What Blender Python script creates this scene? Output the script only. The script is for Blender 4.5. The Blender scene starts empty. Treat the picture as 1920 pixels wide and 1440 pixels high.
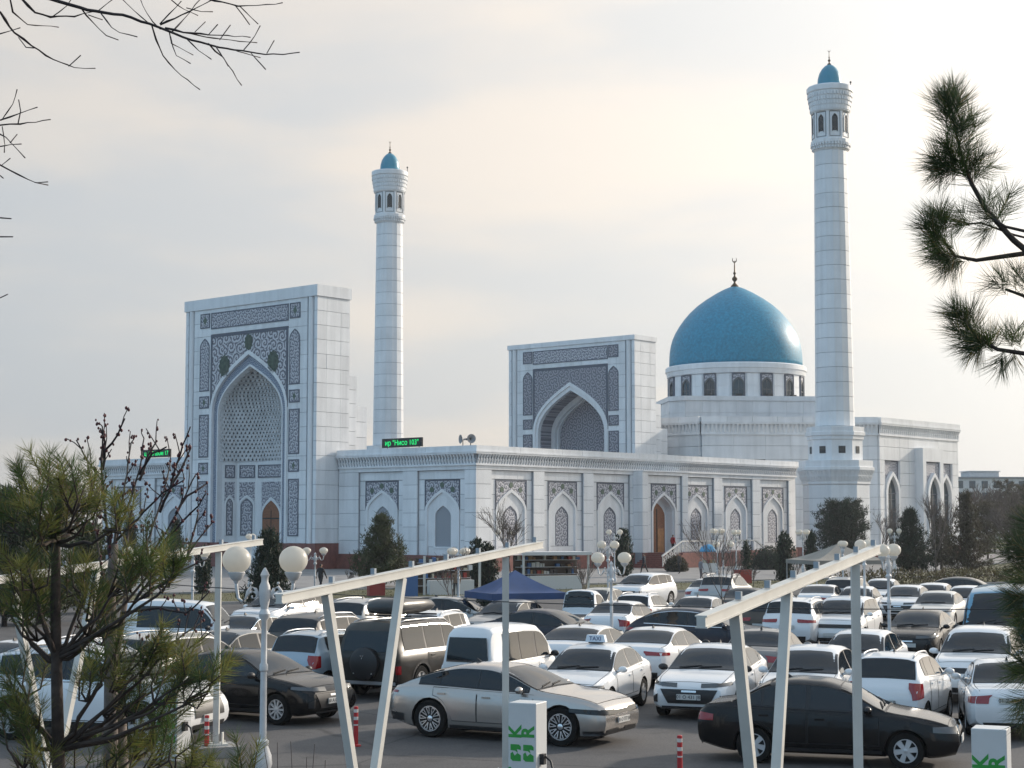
import bpy, bmesh, math, random
from mathutils import Vector, Matrix
R = math.radians
random.seed(7)
scene = bpy.context.scene
COL = scene.collection

# ------------------------------------------------------------------ camera, sky, sun, exposure
FPX, CAM_H, PITCH = 3155.0, 4.2, math.atan(261 / 3155.0)
cam_data = bpy.data.cameras.new('camera')
cam_data.sensor_width = 36.0
cam_data.lens = 36.0 * FPX / 1920.0
cam_data.clip_start = 0.1
cam_data.clip_end = 6000
cam = bpy.data.objects.new('camera', cam_data)
cam.location = (0, 0, CAM_H)
cam.rotation_euler = (math.pi / 2 + PITCH, 0, 0)
COL.objects.link(cam)
scene.camera = cam

SUN_AZ, SUN_EL = R(53.5), R(21)            # azimuth clockwise from +Y
SUN_DIR = Vector((math.sin(SUN_AZ) * math.cos(SUN_EL), math.cos(SUN_AZ) * math.cos(SUN_EL), math.sin(SUN_EL)))
sun_data = bpy.data.lights.new('sun', 'SUN')
sun_data.energy = 3.5
sun_data.angle = R(2.5)
sun_data.color = (1.0, 0.89, 0.76)
sun = bpy.data.objects.new('sun', sun_data)
sun.rotation_euler = SUN_DIR.to_track_quat('Z', 'Y').to_euler()
COL.objects.link(sun)

world = bpy.data.worlds.new('World')
scene.world = world
world.use_nodes = True
def build_world():
    nt = world.node_tree
    N, L = nt.nodes, nt.links
    N.clear()
    out = N.new('ShaderNodeOutputWorld')
    bg = N.new('ShaderNodeBackground')
    tc = N.new('ShaderNodeTexCoord')
    sky = N.new('ShaderNodeTexSky')
    sky.sky_type = 'NISHITA'
    sky.sun_disc = False
    sky.sun_elevation = SUN_EL
    sky.sun_rotation = SUN_AZ
    sky.dust_density = 3.0
    def math_(op, a, b=None, c=None, clamp=False):
        n = N.new('ShaderNodeMath'); n.operation = op; n.use_clamp = clamp
        for i, x in enumerate((a, b, c)):
            if x is None: continue
            if isinstance(x, (int, float)): n.inputs[i].default_value = x
            else: L.new(x, n.inputs[i])
        return n.outputs[0]
    def mixc(f, a, b, mode='MIX'):
        n = N.new('ShaderNodeMix'); n.data_type = 'RGBA'; n.blend_type = mode
        for i, x in ((0, f), (6, a), (7, b)):
            if isinstance(x, (int, float)): n.inputs[i].default_value = x
            elif isinstance(x, tuple): n.inputs[i].default_value = (*x, 1)
            else: L.new(x, n.inputs[i])
        return n.outputs[2]
    def smooth(x, lo, hi):
        n = N.new('ShaderNodeMapRange'); n.interpolation_type = 'SMOOTHSTEP'
        n.inputs[1].default_value = lo; n.inputs[2].default_value = hi
        L.new(x, n.inputs[0]); return n.outputs[0]
    nrm = N.new('ShaderNodeVectorMath'); nrm.operation = 'NORMALIZE'
    L.new(tc.outputs['Generated'], nrm.inputs[0])
    dot = N.new('ShaderNodeVectorMath'); dot.operation = 'DOT_PRODUCT'
    L.new(nrm.outputs[0], dot.inputs[0]); dot.inputs[1].default_value = SUN_DIR
    d = dot.outputs['Value']
    sep = N.new('ShaderNodeSeparateXYZ'); L.new(nrm.outputs[0], sep.inputs[0])
    # veil of thin high cloud: blue boosted away from the sun and overhead to lift shaded walls, warm white towards it
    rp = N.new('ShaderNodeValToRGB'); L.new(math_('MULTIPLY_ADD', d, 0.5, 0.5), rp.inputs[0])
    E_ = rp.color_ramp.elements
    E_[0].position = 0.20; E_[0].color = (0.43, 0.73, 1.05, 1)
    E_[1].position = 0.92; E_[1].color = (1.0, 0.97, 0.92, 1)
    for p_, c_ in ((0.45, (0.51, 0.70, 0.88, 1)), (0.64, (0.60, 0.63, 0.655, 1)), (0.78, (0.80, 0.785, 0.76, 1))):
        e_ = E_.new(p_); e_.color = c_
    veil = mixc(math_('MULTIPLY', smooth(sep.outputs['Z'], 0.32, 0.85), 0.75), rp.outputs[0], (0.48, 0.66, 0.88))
    glow = math_('MULTIPLY', math_('POWER', math_('MAXIMUM', d, 0.0), 7.0), 1.1)
    gl = mixc(1.0, (1.0, 0.95, 0.86), glow, 'MULTIPLY')
    # cloud bands, stretched along the horizon
    mp = N.new('ShaderNodeMapping'); mp.inputs['Scale'].default_value = (1.6, 1.6, 6.5)
    mp.inputs['Location'].default_value = (0.3, 0.9, 0.15)
    L.new(nrm.outputs[0], mp.inputs[0])
    no = N.new('ShaderNodeTexNoise'); no.inputs['Scale'].default_value = 2.1
    no.inputs['Detail'].default_value = 7.0; no.inputs['Roughness'].default_value = 0.47
    no.inputs['Distortion'].default_value = 0.25
    L.new(mp.outputs[0], no.inputs['Vector'])
    cl = smooth(no.outputs['Fac'], 0.40, 0.64)
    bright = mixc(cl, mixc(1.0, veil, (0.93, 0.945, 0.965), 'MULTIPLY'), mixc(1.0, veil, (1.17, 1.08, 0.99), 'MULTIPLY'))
    # slightly denser grey band low over the horizon
    low = math_('SUBTRACT', 1.0, smooth(sep.outputs['Z'], 0.0, 0.22))
    dusk = mixc(math_('MULTIPLY', low, 0.55), bright, mixc(1.0, bright, (0.80, 0.83, 0.87), 'MULTIPLY'))
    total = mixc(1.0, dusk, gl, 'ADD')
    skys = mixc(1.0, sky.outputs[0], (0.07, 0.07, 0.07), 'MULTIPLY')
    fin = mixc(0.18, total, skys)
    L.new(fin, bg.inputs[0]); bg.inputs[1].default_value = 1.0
    L.new(bg.outputs[0], out.inputs[0])
build_world()

scene.view_settings.view_transform = 'Standard'
scene.view_settings.look = 'None'
scene.view_settings.gamma = 1.0
scene.view_settings.exposure = 0.12
scene.view_settings.use_curve_mapping = False
scene.render.engine = 'CYCLES'
scene.cycles.max_bounces = 6
scene.cycles.use_denoising = True
scene.cycles.caustics_reflective = False
scene.cycles.caustics_refractive = False

# ------------------------------------------------------------------ picture -> place helpers (surveying)
_c, _s = math.cos(PITCH), math.sin(PITCH)
def _ray(px, py):
    dx, dy = (px - 960) / FPX, (720 - py) / FPX
    return dx, _c - dy * _s, _s + dy * _c
def at_z(px, py, z=0.0):
    r = _ray(px, py); t = (z - CAM_H) / r[2]
    return Vector((r[0] * t, r[1] * t, z))
def at_y(px, py, Y):
    r = _ray(px, py); t = Y / r[1]
    return Vector((r[0] * t, Y, CAM_H + r[2] * t))

# ------------------------------------------------------------------ materials
MATS = {}
def nodes_of(name):
    m = bpy.data.materials.new(name); m.use_nodes = True
    nt = m.node_tree
    return m, nt, nt.nodes['Principled BSDF']
def mat(name, col, rough=0.6, metal=0.0, var=0.0, vscale=3.0, bump=0.0, bscale=40.0, spec=0.5, coat=0.0, objvar=0.0, sss=0.0, trans=0.0, col2=None, dist=0.02):
    if name in MATS: return MATS[name]
    m, nt, b = nodes_of(name)
    N, L = nt.nodes, nt.links
    b.inputs['Base Color'].default_value = (*col, 1)
    b.inputs['Roughness'].default_value = rough
    b.inputs['Metallic'].default_value = metal
    b.inputs['Specular IOR Level'].default_value = spec
    b.inputs['Coat Weight'].default_value = coat
    b.inputs['Coat Roughness'].default_value = 0.04
    if trans: b.inputs['Transmission Weight'].default_value = trans
    cur = None
    if var or col2:
        tc = N.new('ShaderNodeTexCoord')
        no = N.new('ShaderNodeTexNoise'); no.inputs['Scale'].default_value = vscale; no.inputs['Detail'].default_value = 6
        L.new(tc.outputs['Object'], no.inputs['Vector'])
        mx = N.new('ShaderNodeMix'); mx.data_type = 'RGBA'
        a = tuple(max(0, c * (1 - var)) for c in col)
        bb = col2 if col2 else tuple(min(1, c * (1 + var)) for c in col)
        mx.inputs[6].default_value = (*a, 1); mx.inputs[7].default_value = (*bb, 1)
        mr = N.new('ShaderNodeMapRange'); mr.inputs[1].default_value = 0.3; mr.inputs[2].default_value = 0.7
        L.new(no.outputs['Fac'], mr.inputs[0]); L.new(mr.outputs[0], mx.inputs[0])
        cur = mx.outputs[2]
    if objvar:
        oi = N.new('ShaderNodeObjectInfo')
        hs = N.new('ShaderNodeHueSaturation')
        if cur: L.new(cur, hs.inputs['Color'])
        else: hs.inputs['Color'].default_value = (*col, 1)
        mr2 = N.new('ShaderNodeMapRange'); mr2.inputs[3].default_value = 1 - objvar; mr2.inputs[4].default_value = 1 + objvar
        L.new(oi.outputs['Random'], mr2.inputs[0]); L.new(mr2.outputs[0], hs.inputs['Value'])
        cur = hs.outputs[0]
    if cur: L.new(cur, b.inputs['Base Color'])
    if bump:
        tc = N.new('ShaderNodeTexCoord')
        no = N.new('ShaderNodeTexNoise'); no.inputs['Scale'].default_value = bscale; no.inputs['Detail'].default_value = 4
        L.new(tc.outputs['Object'], no.inputs['Vector'])
        bp = N.new('ShaderNodeBump'); bp.inputs['Strength'].default_value = bump; bp.inputs['Distance'].default_value = dist
        L.new(no.outputs['Fac'], bp.inputs['Height']); L.new(bp.outputs[0], b.inputs['Normal'])
    MATS[name] = m
    return m
def emis(name, col, strength):
    if name in MATS: return MATS[name]
    m, nt, b = nodes_of(name)
    b.inputs['Base Color'].default_value = (0.01, 0.01, 0.01, 1)
    b.inputs['Emission Color'].default_value = (*col, 1)
    b.inputs['Emission Strength'].default_value = strength
    MATS[name] = m
    return m

def ornament(name, cell, dark, light, fine=1.0, turns=9.0, thr=0.0):
    """carved arabesque: scrolls winding round the cells of a Voronoi field, on UVs in metres"""
    m, nt, b = nodes_of(name)
    N, L = nt.nodes, nt.links
    uv = N.new('ShaderNodeUVMap')
    sc = N.new('ShaderNodeVectorMath'); sc.operation = 'SCALE'; sc.inputs['Scale'].default_value = 1.0 / cell
    L.new(uv.outputs[0], sc.inputs[0])
    vo = N.new('ShaderNodeTexVoronoi'); vo.voronoi_dimensions = '2D'; vo.inputs['Scale'].default_value = 1.0
    vo.inputs['Randomness'].default_value = 0.7
    L.new(sc.outputs[0], vo.inputs['Vector'])
    su = N.new('ShaderNodeVectorMath'); su.operation = 'SUBTRACT'
    L.new(sc.outputs[0], su.inputs[0]); L.new(vo.outputs['Position'], su.inputs[1])
    sx = N.new('ShaderNodeSeparateXYZ'); L.new(su.outputs[0], sx.inputs[0])
    def mt(op, a, b_=None):
        n = N.new('ShaderNodeMath'); n.operation = op
        for i, x in enumerate((a, b_)):
            if x is None: continue
            if isinstance(x, (int, float)): n.inputs[i].default_value = x
            else: L.new(x, n.inputs[i])
        return n.outputs[0]
    ang = mt('ARCTAN2', sx.outputs['Y'], sx.outputs['X'])
    rad = vo.outputs['Distance']
    spiral = mt('SINE', mt('ADD', mt('MULTIPLY', rad, turns * 2.6), mt('MULTIPLY', ang, 1.0)))
    petal = mt('MULTIPLY', mt('SINE', mt('MULTIPLY', ang, 7.0)), mt('SINE', mt('MULTIPLY', rad, 21.0)))
    f = mt('ADD', spiral, mt('MULTIPLY', petal, 0.55))
    no = N.new('ShaderNodeTexNoise'); no.inputs['Scale'].default_value = 5.0 * fine; no.inputs['Detail'].default_value = 3
    L.new(sc.outputs[0], no.inputs['Vector'])
    f = mt('ADD', f, mt('MULTIPLY', mt('SUBTRACT', no.outputs['Fac'], 0.5), 2.2))
    mr = N.new('ShaderNodeMapRange'); mr.inputs[1].default_value = -0.35 + thr; mr.inputs[2].default_value = 0.35 + thr
    L.new(f, mr.inputs[0])
    mx = N.new('ShaderNodeMix'); mx.data_type = 'RGBA'
    mx.inputs[6].default_value = (*light, 1); mx.inputs[7].default_value = (*dark, 1)
    L.new(mr.outputs[0], mx.inputs[0]); L.new(mx.outputs[2], b.inputs['Base Color'])
    b.inputs['Roughness'].default_value = 0.55
    bp = N.new('ShaderNodeBump'); bp.inputs['Strength'].default_value = 0.5; bp.inputs['Distance'].default_value = 0.03; bp.invert = True
    L.new(mr.outputs[0], bp.inputs['Height']); L.new(bp.outputs[0], b.inputs['Normal'])
    MATS[name] = m
    return m

def marble(name, col, objvar):
    m, nt, b = nodes_of(name)
    N, L = nt.nodes, nt.links
    ge = N.new('ShaderNodeNewGeometry')
    def noise(scale, sc3, detail, lo, hi, a, c_):
        mp = N.new('ShaderNodeMapping'); mp.inputs['Scale'].default_value = sc3; L.new(ge.outputs['Position'], mp.inputs[0])
        n = N.new('ShaderNodeTexNoise'); n.inputs['Scale'].default_value = scale; n.inputs['Detail'].default_value = detail; L.new(mp.outputs[0], n.inputs['Vector'])
        r = N.new('ShaderNodeMapRange'); r.inputs[1].default_value = lo; r.inputs[2].default_value = hi; r.inputs[3].default_value = a; r.inputs[4].default_value = c_
        L.new(n.outputs['Fac'], r.inputs[0]); return r.outputs[0]
    streak = noise(1.0, (1.6, 1.6, 0.10), 5, 0.42, 0.70, 1.0, 0.88)      # rain streaks
    vein = noise(0.55, (1, 1, 1), 9, 0.35, 0.65, 0.95, 1.03)
    oi = N.new('ShaderNodeObjectInfo')
    rv = N.new('ShaderNodeMapRange'); rv.inputs[3].default_value = 1 - objvar; rv.inputs[4].default_value = 1 + objvar * 0.6; L.new(oi.outputs['Random'], rv.inputs[0])
    def mul(a, c_):
        n = N.new('ShaderNodeMath'); n.operation = 'MULTIPLY'; L.new(a, n.inputs[0]); L.new(c_, n.inputs[1]); return n.outputs[0]
    hs = N.new('ShaderNodeHueSaturation'); hs.inputs['Color'].default_value = (*col, 1); L.new(mul(mul(streak, vein), rv.outputs[0]), hs.inputs['Value'])
    L.new(hs.outputs[0], b.inputs['Base Color']); b.inputs['Roughness'].default_value = 0.4
    MATS[name] = m
    return m
M_MARBLE = marble('white marble panel', (0.82, 0.83, 0.84), 0.07)
M_PLAIN = marble('white stone', (0.80, 0.81, 0.82), 0.0)
M_JOINT_SHADE = mat('grey joint mortar and slot shade', (0.30, 0.32, 0.35), 0.9)
M_TRIM = mat('dark inlay border', (0.10, 0.115, 0.15), 0.6)
M_RED = mat('red granite plinth', (0.20, 0.068, 0.055), 0.5, var=0.25, vscale=4.0)
M_ORN = ornament('scroll arabesque', 0.9, (0.15, 0.15, 0.18), (0.58, 0.58, 0.62), 1.0, 5.5)
M_ORN_F = ornament('fine arabesque', 0.52, (0.17, 0.175, 0.21), (0.56, 0.56, 0.60), 1.1, 4.5)
M_ORN_D = ornament('dense geometric carving', 0.8, (0.16, 0.16, 0.19), (0.36, 0.36, 0.40), 1.6, 6.0, -0.1)
M_ORN_B = ornament('blue border inlay', 0.45, (0.07, 0.11, 0.19), (0.42, 0.47, 0.55), 1.0, 7.0)
M_GLASS = mat('tinted window glass', (0.035, 0.055, 0.07), 0.08, spec=0.6)
M_LOUV = mat('grey window shutter', (0.09, 0.098, 0.105), 0.5)
M_WOOD = mat('carved brown door wood', (0.23, 0.085, 0.035), 0.45, var=0.3, vscale=6)
M_TURQ = mat('turquoise dome tile', (0.022, 0.235, 0.37), 0.45, var=0.24, vscale=3.2, spec=0.4, bump=0.5, bscale=6.0, dist=0.05)
M_TURQ2 = mat('pale turquoise dome tile', (0.04, 0.25, 0.36), 0.35, var=0.08, vscale=2)
M_GREEN = mat('green flower inlay', (0.09, 0.135, 0.10), 0.6)
M_BRASS = mat('bronze finial', (0.10, 0.065, 0.035), 0.4, metal=0.8)
M_DARK = mat('dark recess', (0.02, 0.022, 0.025), 0.7)

# ------------------------------------------------------------------ mesh helpers
class MB:
    def __init__(s):
        s.v = []; s.f = []; s.mi = []; s.uv = []
    def add(s, verts, faces, mi=0, uv=None):
        o = len(s.v)
        s.v += [tuple(p) for p in verts]
        s.uv += list(uv) if uv else [(p[0], p[2]) for p in verts]
        s.f += [tuple(i + o for i in f) for f in faces]
        s.mi += [mi] * len(faces)
    def box(s, c, size, rz=0.0, mi=0, M=None):
        x, y, z = size[0] / 2, size[1] / 2, size[2] / 2
        p = [(-x, -y, -z), (x, -y, -z), (x, y, -z), (-x, y, -z), (-x, -y, z), (x, -y, z), (x, y, z), (-x, y, z)]
        if M is not None:
            p = [M @ Vector(q) for q in p]
        else:
            ca, sa = math.cos(rz), math.sin(rz)
            p = [(c[0] + q[0] * ca - q[1] * sa, c[1] + q[0] * sa + q[1] * ca, c[2] + q[2]) for q in p]
        s.add(p, [(0, 3, 2, 1), (4, 5, 6, 7), (0, 1, 5, 4), (1, 2, 6, 5), (2, 3, 7, 6), (3, 0, 4, 7)], mi)
    def beam(s, a, b, w, h=None, mi=0, up=(0, 0, 1)):
        a, b = Vector(a), Vector(b); h = h or w
        d = b - a; L = d.length
        q = d.to_track_quat('X', 'Z') if abs(d.normalized().dot(Vector(up))) < 0.999 else d.to_track_quat('X', 'Y')
        s.box((0, 0, 0), (L, w, h), mi=mi, M=Matrix.Translation((a + b) / 2) @ q.to_matrix().to_4x4())
    def pbox(s, P, s0, s1, z0, z1, o0, o1, mi=0):
        p = []; uv = []
        for o in (o0, o1):
            for (a, z) in ((s0, z0), (s1, z0), (s1, z1), (s0, z1)):
                p.append(P(a, z, o)); uv.append((a, z))
        s.add(p, [(0, 3, 2, 1), (4, 5, 6, 7), (0, 1, 5, 4), (1, 2, 6, 5), (2, 3, 7, 6), (3, 0, 4, 7)], mi, uv)
    def prism(s, P, poly, o0, o1, mi=0):
        n = len(poly)
        p = [P(a, z, o0) for a, z in poly] + [P(a, z, o1) for a, z in poly]
        f = [tuple(range(n))[::-1], tuple(range(n, 2 * n))]
        f += [(i, (i + 1) % n, (i + 1) % n + n, i + n) for i in range(n)]
        s.add(p, f, mi, list(poly) * 2)
    def strip(s, P, A, B, o0, o1, mi=0):
        """closed solid between polylines A and B (same count), thickness o0..o1"""
        n = len(A)
        p = [P(*q, o0) for q in A] + [P(*q, o0) for q in B] + [P(*q, o1) for q in A] + [P(*q, o1) for q in B]
        f = []
        for i in range(n - 1):
            f.append((i, i + 1, n + i + 1, n + i))
            f.append((2 * n + i, 3 * n + i, 3 * n + i + 1, 2 * n + i + 1))
            f.append((i, 2 * n + i, 2 * n + i + 1, i + 1))
            f.append((n + i, n + i + 1, 3 * n + i + 1, 3 * n + i))
        f.append((0, n, 3 * n, 2 * n)); f.append((n - 1, 3 * n - 1, 4 * n - 1, 2 * n - 1))
        s.add(p, f, mi, (list(A) + list(B)) * 2)
    def lathe(s, prof, n=24, c=(0, 0, 0), mi=0, phase=0.0, cap=True):
        p = []; k = len(prof)
        for i in range(n):
            t = 2 * math.pi * i / n + phase
            for r, z in prof:
                p.append((c[0] + r * math.cos(t), c[1] + r * math.sin(t), c[2] + z))
        f = []
        for i in range(n):
            j = (i + 1) % n
            for q in range(k - 1):
                f.append((i * k + q, j * k + q, j * k + q + 1, i * k + q + 1))
        if cap:
            f.append(tuple(i * k for i in range(n))[::-1]); f.append(tuple(i * k + k - 1 for i in range(n)))
        s.add(p, f, mi)
    def tube(s, pts, rad, n=6, mi=0):
        pts = [Vector(p) for p in pts]
        if isinstance(rad, (int, float)): rad = [rad] * len(pts)
        V = []; k = len(pts); ref = None
        for i, p in enumerate(pts):
            d = (pts[min(i + 1, k - 1)] - pts[max(i - 1, 0)])
            d = d.normalized() if d.length > 1e-9 else Vector((0, 0, 1))
            if ref is None: ref = Vector((1, 0, 0)) if abs(d.x) < 0.8 else Vector((0, 1, 0))
            a = d.cross(ref)
            if a.length < 1e-6: a = d.cross(Vector((0.3, 0.7, 0.2)))
            a.normalize(); b = d.cross(a); ref = b.cross(d) * 0 + ref
            for j in range(n):
                t = 2 * math.pi * j / n
                V.append(p + (a * math.cos(t) + b * math.sin(t)) * rad[i])
        f = []
        for i in range(k - 1):
            for j in range(n):
                q = (j + 1) % n
                f.append((i * n + j, i * n + q, (i + 1) * n + q, (i + 1) * n + j))
        f.append(tuple(range(n))[::-1]); f.append(tuple((k - 1) * n + j for j in range(n)))
        s.add(V, f, mi)
    def sphere(s, c, r, n=16, m=10, mi=0, sc=(1, 1, 1)):
        prof = [(max(1e-4, r * math.sin(math.pi * i / m)), -r * math.cos(math.pi * i / m)) for i in range(m + 1)]
        o = len(s.v)
        s.lathe(prof, n, (0, 0, 0), mi, cap=False)
        for i in range(o, len(s.v)):
            p = s.v[i]; s.v[i] = (c[0] + p[0] * sc[0], c[1] + p[1] * sc[1], c[2] + p[2] * sc[2])
    def mesh(s, name, mats, smooth=False, fix=True):
        me = bpy.data.meshes.new(name)
        me.from_pydata(s.v, [], s.f)
        mats = mats if isinstance(mats, (list, tuple)) else [mats]
        for m_ in mats: me.materials.append(m_)
        if len(mats) > 1: me.polygons.foreach_set('material_index', s.mi)
        if fix:
            bm = bmesh.new(); bm.from_mesh(me)
            bmesh.ops.recalc_face_normals(bm, faces=bm.faces[:])
            bm.to_mesh(me); bm.free()
        ul = me.uv_layers.new(name='UVMap')
        vi = [0] * len(me.loops); me.loops.foreach_get('vertex_index', vi)
        flat = []
        for i in vi: flat += s.uv[i]
        ul.data.foreach_set('uv', flat)
        if smooth:
            me.polygons.foreach_set('use_smooth', [True] * len(me.polygons))
            if smooth != 'full':
                try: me.set_sharp_from_angle(angle=R(38 if smooth is True else smooth))
                except Exception: pass
        me.update()
        return me
    def build(s, name, mats, parent=None, smooth=False, fix=True, loc=None):
        return obj(name, s.mesh(name, mats, smooth, fix), parent, loc)

def obj(name, me, parent=None, loc=None, rz=0.0, scale=None):
    o = bpy.data.objects.new(name, me)
    COL.objects.link(o)
    if parent: o.parent = parent
    if loc is not None: o.location = loc
    if rz: o.rotation_euler = (0, 0, rz)
    if scale is not None: o.scale = scale
    return o
def tag(o, label=None, cat=None, group=None, kind=None):
    if label: o['label'] = label
    if cat: o['category'] = cat
    if group: o['group'] = group
    if kind: o['kind'] = kind
    return o
def thing(name, label, cat, loc=(0, 0, 0), rz=0.0, group=None):
    o = bpy.data.objects.new(name, None)
    o.empty_display_size = 0.2
    COL.objects.link(o)
    o.location = loc; o.rotation_euler = (0, 0, rz)
    return tag(o, label, cat, group)
def copy_tree(o, parent=None):
    c = o.copy(); COL.objects.link(c); c.parent = parent
    for ch in o.children: copy_tree(ch, c)
    return c
_u = MB(); _u.box((0, 0, 0), (1, 1, 1)); UNIT = _u.mesh('panel', M_MARBLE)

WORK = bpy.data.scenes.new('workbench')      # a bare scene in which modifiers and text are turned into plain meshes
def eval_mesh(main, others=()):
    for o in (main, *others): WORK.collection.objects.link(o)
    WORK.view_layers[0].update()
    dg = WORK.view_layers[0].depsgraph; dg.update()
    me = bpy.data.meshes.new_from_object(main.evaluated_get(dg))
    for o in (main, *others): bpy.data.objects.remove(o)
    return me
def text_mesh(txt, size, material, extrude=0.002):
    cu = bpy.data.curves.new('lettering', 'FONT')
    cu.body = txt; cu.size = size; cu.extrude = extrude; cu.align_x = 'CENTER'; cu.align_y = 'CENTER'
    cu.resolution_u = 3
    me = eval_mesh(bpy.data.objects.new('lettering', cu)); bpy.data.curves.remove(cu)
    me.materials.clear(); me.materials.append(material)
    return me

# ------------------------------------------------------------------ ground
M_EARTH = mat('dry winter turf', (0.10, 0.085, 0.045), 0.95, var=0.4, vscale=0.15, col2=(0.13, 0.13, 0.055), bump=0.4, bscale=8)
def asphalt():
    m, nt, b = nodes_of('worn asphalt')
    N, L = nt.nodes, nt.links
    tc = N.new('ShaderNodeTexCoord')
    n1 = N.new('ShaderNodeTexNoise'); n1.inputs['Scale'].default_value = 0.35; n1.inputs['Detail'].default_value = 8; n1.inputs['Roughness'].default_value = 0.65
    n2 = N.new('ShaderNodeTexNoise'); n2.inputs['Scale'].default_value = 28; n2.inputs['Detail'].default_value = 5
    L.new(tc.outputs['Object'], n1.inputs['Vector']); L.new(tc.outputs['Object'], n2.inputs['Vector'])
    mx = N.new('ShaderNodeMix'); mx.data_type = 'RGBA'
    mx.inputs[6].default_value = (0.060, 0.056, 0.056, 1); mx.inputs[7].default_value = (0.112, 0.104, 0.100, 1)
    mr = N.new('ShaderNodeMapRange'); mr.inputs[1].default_value = 0.3; mr.inputs[2].default_value = 0.7
    L.new(n1.outputs['Fac'], mr.inputs[0]); L.new(mr.outputs[0], mx.inputs[0])
    m2 = N.new('ShaderNodeMix'); m2.data_type = 'RGBA'; m2.blend_type = 'MULTIPLY'; m2.inputs[0].default_value = 0.6
    L.new(mx.outputs[2], m2.inputs[6])
    r2 = N.new('ShaderNodeMapRange'); r2.inputs[1].default_value = 0.35; r2.inputs[2].default_value = 0.65; r2.inputs[3].default_value = 0.6; r2.inputs[4].default_value = 1.35
    L.new(n2.outputs['Fac'], r2.inputs[0]); L.new(r2.outputs[0], m2.inputs[7])
    vo = N.new('ShaderNodeTexVoronoi'); vo.feature = 'DISTANCE_TO_EDGE'; vo.inputs['Scale'].default_value = 0.16
    n3 = N.new('ShaderNodeTexNoise'); n3.inputs['Scale'].default_value = 1.1; n3.inputs['Detail'].default_value = 5
    L.new(tc.outputs['Object'], n3.inputs['Vector'])
    ad = N.new('ShaderNodeMix'); ad.data_type = 'RGBA'; ad.inputs[0].default_value = 0.18
    L.new(tc.outputs['Object'], ad.inputs[6]); L.new(n3.outputs['Color'], ad.inputs[7]); L.new(ad.outputs[2], vo.inputs['Vector'])
    rc = N.new('ShaderNodeMapRange'); rc.inputs[1].default_value = 0.0; rc.inputs[2].default_value = 0.006; rc.inputs[3].default_value = 0.45; rc.inputs[4].default_value = 1.0
    L.new(vo.outputs['Distance'], rc.inputs[0])
    n4 = N.new('ShaderNodeTexNoise'); n4.inputs['Scale'].default_value = 0.9; n4.inputs['Detail'].default_value = 3
    L.new(tc.outputs['Object'], n4.inputs['Vector'])
    r4 = N.new('ShaderNodeMapRange'); r4.inputs[1].default_value = 0.60; r4.inputs[2].default_value = 0.72; r4.inputs[3].default_value = 1.0; r4.inputs[4].default_value = 0.62
    L.new(n4.outputs['Fac'], r4.inputs[0])
    mm = N.new('ShaderNodeMath'); mm.operation = 'MULTIPLY'; L.new(rc.outputs[0], mm.inputs[0]); L.new(r4.outputs[0], mm.inputs[1])
    m5 = N.new('ShaderNodeMix'); m5.data_type = 'RGBA'; m5.blend_type = 'MULTIPLY'; m5.inputs[0].default_value = 1.0
    L.new(m2.outputs[2], m5.inputs[6]); L.new(mm.outputs[0], m5.inputs[7])
    L.new(m5.outputs[2], b.inputs['Base Color'])
    b.inputs['Roughness'].default_value = 0.82
    bp = N.new('ShaderNodeBump'); bp.inputs['Strength'].default_value = 0.5; bp.inputs['Distance'].default_value = 0.01
    L.new(n2.outputs['Fac'], bp.inputs['Height']); L.new(bp.outputs[0], b.inputs['Normal'])
    return m
M_ASPH = asphalt()
M_PAVE = mat('grey terrace paving', (0.25, 0.235, 0.225), 0.85, var=0.2, vscale=0.5)
M_KERB = mat('concrete kerb', (0.33, 0.32, 0.31), 0.9, var=0.2, vscale=2, bump=0.2)
M_LAWN = mat('olive winter lawn', (0.085, 0.085, 0.028), 0.95, var=0.35, vscale=0.5, col2=(0.13, 0.115, 0.045), bump=0.5, bscale=14)

def sheet(name, poly, z, m, kind='structure'):
    mb = MB(); mb.add([(x, y, z) for x, y in poly], [tuple(range(len(poly)))])
    o = mb.build(name, m, fix=False); o['kind'] = kind
    return o
g = sheet('ground', [(-2500, -1500), (2500, -1500), (2500, 4500), (-2500, 4500)], 0.0, M_EARTH)
LOT_P, LOT_D = Vector((-18, 86)), Vector((0.857, 0.515))       # far edge of the car park
def lot_edge(x, off=0.0):
    t = (x - LOT_P.x) / LOT_D.x
    p = LOT_P + LOT_D * t
    return (p.x - LOT_D.y * off, p.y + LOT_D.x * off)
sheet('car_park', [(-90, 16), (90, 16), lot_edge(95), lot_edge(-70)], 0.008, M_ASPH)
sheet('road', [(-90, -60), (90, -60), (90, 15.9), (-90, 15.9)], 0.006, M_ASPH)
sheet('lawn', [lot_edge(-90, 0.35), lot_edge(110, 0.35), lot_edge(118, 13), lot_edge(-82, 13)], 0.03, M_LAWN)
sheet('terrace_paving', [lot_edge(-90, 13.2), lot_edge(33, 13.2), (52, 178), (75, 215), (80, 330), (-110, 330)], 0.012, M_PAVE)
kb = MB()
a, b_ = lot_edge(-70), lot_edge(96)
kb.beam((a[0], a[1], 0.07), (b_[0], b_[1], 0.07), 0.22, 0.16)
tag(kb.build('kerb', M_KERB), kind='structure')
kb = MB()
a, b_ = lot_edge(-80, 13.1), lot_edge(100, 13.1)
kb.beam((a[0], a[1], 0.06), (b_[0], b_[1], 0.06), 0.25, 0.14)
tag(kb.build('path_kerb', M_KERB), kind='structure')
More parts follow.
